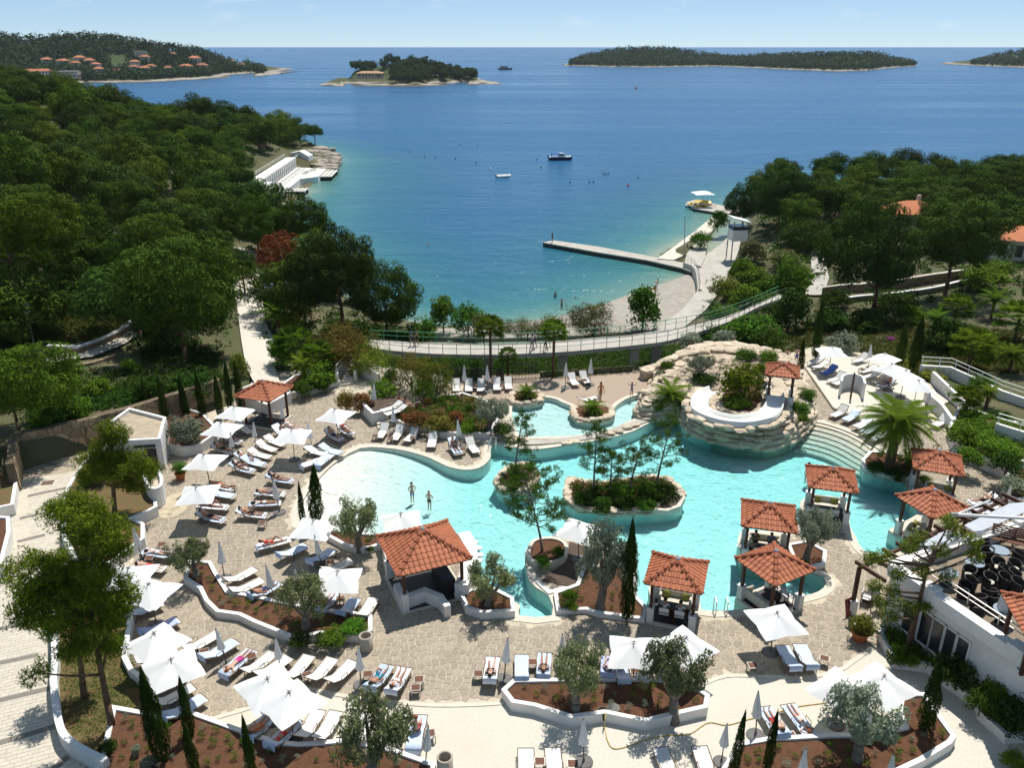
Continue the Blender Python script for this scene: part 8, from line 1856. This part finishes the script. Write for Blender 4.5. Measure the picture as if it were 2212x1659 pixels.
# ================================================================ sea haze
hb = MB().box((0, 1150, 24), (3600, 2560, 63)); hz_ = ob('haze', hb.mesh('haze', M_white)); hz_.data.materials.clear(); mh = bpy.data.materials.new('haze_air'); mh.use_nodes = True; t_ = mh.node_tree; t_.nodes.clear(); ho = t_.nodes.new('ShaderNodeOutputMaterial'); pv_ = t_.nodes.new('ShaderNodeVolumePrincipled'); pv_.inputs['Color'].default_value = (.82, .91, 1, 1); pv_.inputs['Density'].default_value = .00004; pv_.inputs['Anisotropy'].default_value = .2; t_.links.new(pv_.outputs[0], ho.inputs['Volume']); hz_.data.materials.append(mh); hz_['kind'] = 'stuff'
# ================================================================ restaurant building at the right
RC = [at(1930, 1215, 4.0), at(2174, 1380, 4.0), at(2208, 1128, 4.0)]
e1 = RC[0] + (RC[1] - RC[0]) * 2.2; e2 = RC[0] + (RC[2] - RC[0]) * 2.0; c4 = e1 + (e2 - RC[0])
RO = thing('restaurant', 'white restaurant building with roof terrace at the right edge', 'building', None, (RC[0].x, RC[0].y, 0))
rp = [(q.x - RC[0].x, q.y - RC[0].y) for q in (RC[0], e1, c4, e2)]
ob('wall', MB().prism(rp, -.2, 3.36).mesh('wall', M_white), RO)
M_terf = mat('brown_terrace_floor', (.26, .205, .15), .85, .12, 2.5, .2, 30, coord='World')
ob('terrace_floor', MB().prism(shrink(rp, .1), 3.36, 3.42).mesh('terrace_floor', M_terf), RO)
for nm, a, b in (('parapet', rp[0], rp[1]), ('parapet', rp[3], rp[0])):
	ln = [(a[0] + (b[0] - a[0]) * k / 6, a[1] + (b[1] - a[1]) * k / 6) for k in range(7)]; ob(nm, fixn(MB().wall(ln, .55, 3.3, 3.95).mesh(nm, M_white)), RO)
	for k in range(1, 6, 2):
		x, y = ln[k]; ob('parapet_block', MB().box((x, y, 3.72), (.62, .75, .8), math.atan2(b[1] - a[1], b[0] - a[0]) + 1.57).mesh('parapet_block', M_white), RO)
bpy.context.view_layer.update()
inn = shrink(rp, .55); railing([inn[0], inn[1]] if abs(inn[0][0] - rp[0][0]) < 2 else [inn[3], inn[0]], RO, (0, 0, 0), 3.95, M_alu, .55, 1.6, .035); railing([ccw(inn)[0], ccw(inn)[-1]], RO, (0, 0, 0), 3.95, M_alu, .55, 1.6, .035)
A, B = RC[0], e1; wd = (B - A); wd.z = 0; wl_ = wd.length; wd.normalize(); wn = Vector((wd.y, -wd.x, 0)); wn = wn if wn.x < 0 else -wn
def onwall(x, y):
	d_ = ray(x, y); o0 = Vector((0, 0, CAMZ)); t_ = (A - o0).dot(wn) / d_.dot(wn); q = o0 + d_ * t_; return (q - A).dot(wd), q.z
rzw = math.atan2(wd.y, wd.x)
for i, (x0_, y0_, x1_, y1_) in enumerate([(1956,1305,1978,1340),(1989,1341,2008,1378),(2016,1352,2036,1390),(2042,1366,2062,1408),(2070,1382,2088,1420)]):
	s0, za = onwall(x0_, y0_); s1, zb = onwall(x1_, y1_); sm_ = (s0 + s1) / 2; wv = min(1.3, max(.6, abs(s1 - s0) * .85)); zc = 1.75
	q = A + wd * sm_ + wn * .02 - Vector((RC[0].x, RC[0].y, 0)); wn_ = ob('window', MB().box((0, 0, 0), (wv, .06, 1.7)).mesh('window', M_pane), RO, loc=(q.x, q.y, zc), rz=rzw)
	ob('window_frame', MB().box((-wv / 2 - .05, 0, 0), (.1, .1, 1.9)).box((wv / 2 + .05, 0, 0), (.1, .1, 1.9)).box((0, 0, .9), (wv, .1, .1)).box((0, 0, -.9), (wv, .14, .1)).mesh('window_frame', M_white), wn_)
# wall emblem and lettering, seen only in part at the picture edge
M_sign = mat('blue_sign_paint', (.06, .20, .36), .7, .05, 3)
def tri_frame(s):
	b = MB(); P = [Vector((-s, 0, -s * .4)), Vector((s, 0, -s * .4)), Vector((0, 0, s * .8))]
	for i in range(3): b.tube(P[i], P[(i + 1) % 3], .03, n=5)
	return b.mesh('emblem', M_sign)
for x, y, r_ in ((2193, 1405, .35), (2188, 1416, -2.8)):
	s0, z0_ = onwall(x, y); q = A + wd * s0 + wn * .04 - Vector((RC[0].x, RC[0].y, 0)); o = ob('emblem', tri_frame(.16), RO); o.matrix_basis = Matrix.Translation((q.x, q.y, z0_)) @ Matrix.Rotation(rzw, 4, 'Z') @ Matrix.Rotation(r_, 4, 'Y')
fc = bpy.data.curves.new('lettering', 'FONT'); fc.body = 'Lounge'; fc.size = .55; fc.extrude = .01; fo = bpy.data.objects.new('lettering', fc); COL.objects.link(fo)
bpy.context.view_layer.update(); lm = bpy.data.meshes.new_from_object(fo.evaluated_get(bpy.context.evaluated_depsgraph_get())); bpy.data.objects.remove(fo); lm.materials.clear(); lm.materials.append(M_sign)
s0, z0_ = onwall(2197, 1439); q = A + wd * s0 + wn * .04 - Vector((RC[0].x, RC[0].y, 0)); o = ob('lettering', lm, RO); o.matrix_basis = Matrix.Translation((q.x, q.y, z0_ - .1)) @ Matrix.Rotation(rzw, 4, 'Z') @ Matrix.Rotation(R(90), 4, 'X')
# roof terrace furniture
M_wick = mat('black_wicker', (.022, .02, .022), .6, .2, 20, .4, 80); M_disc = mat('frosted_glass_top', (.30, .36, .42), .15, .05, 3, spec=.7)
def tub_chair():
	b = MB(); n = 14; vs = []
	for i in range(n + 1):
		a = math.pi * (.15 + 1.7 * i / n) - math.pi / 2 + math.pi; c_, s_ = math.cos(a), math.sin(a); h = .62 + .2 * math.sin(math.pi * i / n)
		vs += [(.30 * c_, .30 * s_, .05), (.34 * c_, .34 * s_, h), (.29 * c_, .29 * s_, h), (.26 * c_, .26 * s_, .05)]
	b.add(vs, [(4 * i + k, 4 * i + 4 + k, 4 * i + 5 + k, 4 * i + 1 + k) for i in range(n) for k in range(3)])
	return [('shell', fixn(b.mesh('shell', M_wick))), ('seat_cushion', MB().lathe([(.2, 0), (.24, .03), (.24, .07), (.2, .1)], (0, 0, .34), 12).mesh('seat_cushion', M_cream)), ('base', MB().lathe([(.26, 0), (.25, .36)], n=12).mesh('base', M_wick))]
TUB = tub_chair()
def zz(x, y): return (1841 + x * .1707, 1047.9 + y * .1707)
RT = [('round_table', 0)]
RTAB = [('table_top', MB().lathe([(.46, 0), (.47, .02), (.46, .04)], (0, 0, .70), 24).mesh('table_top', M_disc)), ('table_foot', MB().lathe([(.3, 0), (.28, .04), (.05, .08), (.05, .7)], n=14).mesh('table_foot', M_wick))]
TT = [(1865, 830), (1550, 985), (1220, 1110), (1925, 1580)]
for i, q in enumerate(TT): spawn('round_table', 'round grey glass table on the roof terrace ' + ['near the slatted bench', 'in the middle', 'nearest the corner with the tree', 'under the white drum lamp'][i], 'table', 'roof terrace tables', RTAB, at(*zz(*q), 3.42 + .7) - Vector((0, 0, .7)))
tabs = [at(*zz(*q), 4.1) for q in TT]
for i, q in enumerate([(1650,740),(1700,860),(2050,1030),(2060,1150),(1930,1090),(1480,1110),(1740,1200),(1930,1200),(1500,1240),(1740,1370),(1770,1450),(1600,1450),(1430,1310),(1640,1010),(1840,1010),(2090,1260),(2110,900),(1590,1560)]):
	p = at(*zz(*q), 3.42 + .5) - Vector((0, 0, .5)); nb = min(tabs, key=lambda t_: (t_ - p).length); a = math.atan2(nb.y - p.y, nb.x - p.x)
	pos = proj(p); spawn('tub_chair', 'black wicker tub chair with cream cushion on the roof terrace', 'chair', 'black tub chairs on the roof terrace', TUB, p, a + math.pi / 2)
p = at(*zz(1990, 1480), 4.14); t = thing('drum_lamp', 'tall white drum lamp standing on a round terrace table', 'lamp', None, (tabs[3].x, tabs[3].y, 4.16)); ob('lamp_shade', MB().lathe([(.34, 0), (.26, .75), (.08, .77), (.08, .72)], n=20).mesh('lamp_shade', M_white), t); ob('lamp_foot', MB().lathe([(.15, -.01), (.15, .03)], n=10).mesh('lamp_foot', M_alu), t)
p = at(*zz(2030, 790), 3.42); t = thing('slatted_bench', 'brown slatted wooden bench on the roof terrace', 'bench', None, p, -.45)
for k in range(5): ob('slat', MB().box((0, .25, .5 + k * .13), (2.2, .04, .08)).mesh('slat', M_teak), t)
for k in range(4): ob('slat', MB().box((0, -.3 + k * .14, .42), (2.2, .1, .04)).mesh('slat', M_teak), t)
for s in (-1, 0, 1): ob('leg', MB().box((s * 1.0, .25, .5), (.07, .07, 1.0)).mesh('leg', M_teak), t)
# pergola along the far side
pv = at(1921, 1263, 3.1) - at(1855, 1220, 3.1); p0_, p1_ = at(1858, 1220, 3.1), at(2175, 1072, 3.1)
PG = thing('pergola', 'dark beamed pergola with white roof panels beside the restaurant', 'pergola', None, (p0_.x, p0_.y, 0)); az = math.atan2(pv.y, pv.x); L_ = min(3.2, pv.length)
nB = 13
for k in range(nB):
	q = p0_.lerp(p1_, k / (nB - 1)) - Vector((p0_.x, p0_.y, 0)) + pv.normalized() * (L_ / 2 - .3); ob('beam', MB().box((0, 0, 0), (L_, .12, .2)).mesh('beam', M_wood), PG, loc=(q.x, q.y, 3.1), rz=az)
dl = p1_ - p0_; ob('carrier_beam', MB().box((0, 0, 0), (dl.length, .14, .2)).mesh('carrier_beam', M_wood), PG, loc=(dl.x / 2, dl.y / 2, 2.9), rz=math.atan2(dl.y, dl.x))
for k in (0, .35, .7, 1):
	q = dl * k; po = ob('post', MB().box((0, 0, 1.9), (.18, .18, 2.0)).mesh('post', M_wood), PG, loc=(q.x, q.y, 0)); ob('pier', MB().box((0, 0, .45), (.4, .4, .9)).mesh('pier', M_white), po)
M_panel = mat('translucent_white_panel', (.66, .70, .76), .25, .05, 1.5, spec=.5, trans=.3)
for pl_ in ([(1984,1177),(2050,1143),(2076,1156),(2034,1182)], [(2083,1135),(2181,1088),(2230,1084),(2215,1106),(2109,1152)]):
	P = ccw(xy(pl_, 4.15)); ob('roof_panel', MB().prism([(a - p0_.x, b - p0_.y) for a, b in P], 4.1, 4.16).mesh('roof_panel', M_panel), PG)
a, b = at(2064, 1112, 5.2), at(2330, 1126, 5.2); t = thing('awning_arm', 'white metal arm reaching in from the right edge over the pergola', 'arm', None, a); ob('tube', MB().tube((0, 0, 0), b - a, .09, n=10).mesh('tube', M_gel), t); ob('end_cap', MB().tube((-.25, 0, 0), (.1, 0, 0), .13, n=10).mesh('end_cap', M_alu), t); ob('strut', MB().tube((0, 0, 0), (b - a) * .35 + Vector((0, 1.0, .4)), .05, n=6).mesh('strut', M_gel), t); ob('mast', MB().tube((b - a) + Vector((0, 0, -2)), (b - a) + Vector((0, 0, .3)), .1, n=8).mesh('mast', M_gel), t)
for i, (x, y) in enumerate([(1868, 1305), (1895, 1322)]): spawn('canvas_chair', 'white canvas armchair under the pergola post, ' + ['outer one', 'inner one'][i], 'chair', 'canvas chairs in the pool huts', DCHAIR, at(x, y), 1.0 + i)
spawn('low_table', 'wooden table under the pergola', 'table', 'tables in the pool huts', HTABLE, at(1880, 1298), .6)
t = thing('menu_board', 'red and dark leaning menu board beside the pergola post', 'sign', None, at(1838, 1332), .5); ob('board', MB().box((0, 0, .55), (.7, .05, 1.0), M=Matrix.Rotation(-.25, 4, 'X')).mesh('board', mat('dark_red_board', (.22, .03, .03), .4, .2, 3)), t); ob('prop', MB().box((0, .3, .45), (.06, .04, .9)).mesh('prop', M_wood), t)
# loose tree by the restaurant
clumpy('leaning yellow green tree in front of the restaurant terrace', 1961, 1400, .4, (2012, 1195), [(1882,1205,12,-.3),(1905,1200,12,-.2),(1990,1165,14,.5),(1960,1182,13,.2),(2052,1128,12,.9),(2062,1150,14,.8),(2100,1165,12,.8),(2030,1190,14,.3),(1930,1280,16,-.4),(1905,1300,13,-.5),(1922,1330,16,-.6),(1960,1310,15,-.3),(1896,1268,13,-.4),(2050,1240,13,.2),(2105,1200,10,.6),(1990,1228,14,.1),(2002,1305,12,-.2),(1940,1235,13,-.2)], 8, M_bushy, .45)
# terracotta pots, bins, ladders, hose
M_terra = mat('terracotta', (.42, .13, .05), .8, .1, 4, .2, 20)
for x, y, r_, lab in ((1856,1383,.42,'big terracotta pot with leafy plant beside the pergola'), (391,1036,.34,'terracotta pot with round shrub below the curved bed')):
	t = thing('plant_pot', lab, 'plant pot', None, at(x, y)); ob('pot', MB().lathe([(.3 * r_ / .4, 0), (r_, .45), (r_ * 1.12, .47), (r_ * 1.12, .56), (r_ * .95, .56), (r_ * .9, .48)], n=16, cap=False).mesh('pot', M_terra, sm=True), t); c_ = ob('foliage', BUSH[1], t, loc=(0, 0, .95), scale=(r_ * 1.9, r_ * 1.9, r_ * 1.7)); setmat(c_, M_bushy if x > 1000 else M_bush)
for x, y, lab in ((792,1402,'round concrete litter bin at the end of the winding bed'), (962,1668,'round concrete litter bin cut by the bottom edge')):
	t = thing('litter_bin', lab, 'bin', None, at(x, y)); ob('bin_body', MB().lathe([(.34, 0), (.34, .82), (.28, .84), (.26, .78), (.25, .2)], n=18, cap=False).mesh('bin_body', mat('pale_concrete', (.48, .42, .34), .9, .1, 5, .3, 40), sm=True), t); ob('bin_liner', MB().lathe([(.25, .25), (.25, .3)], n=16).mesh('bin_liner', M_floor), t)
M_steel = mat('polished_steel', (.6, .6, .6), .2, .05, 3, metal=.9)
for x, y, rz, lab in ((1555,1319,0,'steel pool ladder beside the square hut'), (1062,968,1.5,'steel pool ladder at the lounger row end')):
	t = thing('pool_ladder', lab, 'ladder', None, at(x, y), rz)
	for s in (-1, 1): ob('handrail', MB().path([(s * .3, -.35, 0), (s * .3, -.3, .75), (s * .3, 0, .85), (s * .3, .2, .5), (s * .3, .22, -.8)], .03, 6).mesh('handrail', M_steel), t)
	for k in range(3): ob('rung', MB().box((0, .22, -.2 - .22 * k), (.6, .1, .04)).mesh('rung', M_steel), t)
hz = smooth([(p.x, p.y, p.z) for p in [at(1308,1538,.5), at(1307,1555,.58), at(1306,1572,.05), at(1312,1600,.04), at(1326,1618,.04), at(1360,1612,.04), at(1400,1597,.04), at(1440,1590,.04), at(1490,1586,.04), at(1530,1562,.04), at(1570,1567,.04), at(1620,1554,.04), at(1660,1546,.04), at(1720,1528,.04), at(1795,1518,.04)]], 5, False)
tag(ob('garden_hose', MB().path([Vector(p) for p in hz], .022, 5).mesh('garden_hose', mat('yellow_hose', (.50, .36, .06), .5))), 'yellow garden hose snaking from the long white bed across the terrace', 'hose')
t = thing('manhole', 'open round manhole with grey lid in the long white bed', 'manhole', None, at(1314, 1536, .48)); ob('lid', MB().lathe([(.3, 0), (.3, .05)], (.25, .15, -.02), 18).mesh('lid', M_base), t); ob('shaft', MB().lathe([(.24, -.4), (.26, .02), (.2, .02), (.19, -.4)], (-.25, 0, 0), 16, cap=False).mesh('shaft', M_floor), t)
# garden gate under the footbridge
a, b = at(1104, 822), at(1160, 820); d = b - a; t = thing('garden_gate', 'black barred double gate below the footbridge', 'gate', None, a, math.atan2(d.y, d.x)); M_iron = mat('black_iron', (.02, .02, .02), .5)
for k in range(19): ob('bar', MB().box((d.length * k / 18, 0, .85), (.04, .04, 1.7)).mesh('bar', M_iron), t)
for z in (.12, .9, 1.65): ob('rail', MB().box((d.length / 2, .03, z), (d.length, .03, .06)).mesh('rail', M_iron), t)
# raised terrace with steps, white stair
RT_, rtc, rtp = poly_thing('raised_terrace', 'small raised dark terrace with white walls and side steps', 'terrace', [(782,872),(806,898),(868,884),(905,876),(870,858),(830,858)], 0, .7, M_deckw)
q = [(a_ - rtc.x, b_ - rtc.y) for a_, b_ in xy([(790,868),(780,874),(806,900),(838,893)], .7)]; ob('terrace_wall', fixn(MB().wall(q, .25, 0, 1.05).mesh('terrace_wall', M_white)), RT_)
for k in range(4):
	pl_ = [(808 + 2 * k, 905 + 6 * k), (842 + 2 * k, 897 + 6 * k), (846 + 2 * k, 903 + 6 * k), (812 + 2 * k, 911 + 6 * k)]; ob('step', MB().prism([(a_ - rtc.x, b_ - rtc.y) for a_, b_ in xy(pl_, 0)], 0, .56 - .14 * k).mesh('step', M_coping), RT_)
for k, (hx, hy, fx, fy) in enumerate([(868,872,828,886),(878,880,842,892)]):
	h, f_ = at(hx, hy, 1.1), at(fx, fy, 1.05); u_ = (f_ - h).normalized(); spawn('sun_lounger', 'white towelled lounger on the raised dark terrace, ' + ['rear one', 'front one'][k], 'lounger', 'white sun loungers', LP[1], (h.x, h.y, .71), math.atan2(u_.y, u_.x))
WS = thing('white_stair', 'white walled stair with thin rails below the footbridge', 'stair', None, at(790, 840))
rel0 = lambda l_: [(p.x - WS.location.x, p.y - WS.location.y) for p in pts(l_)]
for ln in ([(729,836),(731,815),(748,806),(766,800)], [(768,826),(775,812),(800,820),(820,832)]): ob('stair_wall', fixn(MB().wall(rel0(ln), .22, 0, 1.1).mesh('stair_wall', M_white)), WS)
for k in range(6):
	z = .15 * (k + 1); pl_ = [(735 + 4 * k, 836 - 5 * k), (766 + 2 * k, 830 - 4 * k), (768 + 2 * k, 825 - 4 * k), (737 + 4 * k, 831 - 5 * k)]; ob('step', MB().prism(rel0(pl_), 0, z).mesh('step', M_coping), WS)
bpy.context.view_layer.update()
railing(rel0([(786,806),(830,826),(872,846)]), WS, (0, 0, 0), .3, M_gel, 1.0, 1.4, .035, 3); railing(rel0([(729,830),(750,806),(786,804)]), WS, (0, 0, 0), .9, M_gel, .9, 1.3, .035, 2)
# round sand pool
SPD = thing('sand_pool', 'pale round wading basin with double rim beyond the shrub bed', 'basin', None, at(990, 880)); s_ = smooth(rel_ := [(p.x - SPD.location.x, p.y - SPD.location.y) for p in pts([(945,868),(975,858),(1020,862),(1040,880),(1025,905),(985,915),(950,900),(938,885)])], 3)
ob('basin_floor', MB().prism(s_, 0, .04).mesh('basin_floor', M_terrazzo), SPD); ob('basin_rim', fixn(MB().wall(ccw(s_), .5, 0, .2, True).mesh('basin_rim', M_coping)), SPD)
# right ramps and stair walls
for lab, ln, h, z0 in (('white sloping ramp wall right of the upper terrace, outer', [(2012,825),(2050,862),(2092,905)], 1.0, 0), ('white sloping ramp wall right of the upper terrace, inner', [(1996,870),(2030,900),(2054,935)], 1.1, 0), ('long white garden wall with rail above the right beds', [(1985,806),(2050,810),(2110,838),(2160,862),(2240,890)], .8, .2), ('white stair wall at the right edge', [(2145,945),(2185,958),(2240,975)], 1.2, .6)):
	P = pts(ln, z0); t = thing('ramp_wall', lab, 'wall', None, P[0]); q = [(p.x - P[0].x, p.y - P[0].y) for p in P]; ob('wall_body', fixn(MB().wall(q, .28, -.3, h).mesh('wall_body', M_white)), t)
	if 'rail' in lab or 'stair' in lab: railing(q, t, (0, 0, 0), h, M_gel, .8, 1.5, .035)
struct(ob('right_ramp', MB().prism(ccw(xy([(2004,835),(2050,868),(2090,912),(2060,940),(2040,905),(2000,872)])), 0, .03).mesh('right_ramp', M_terrazzo)))
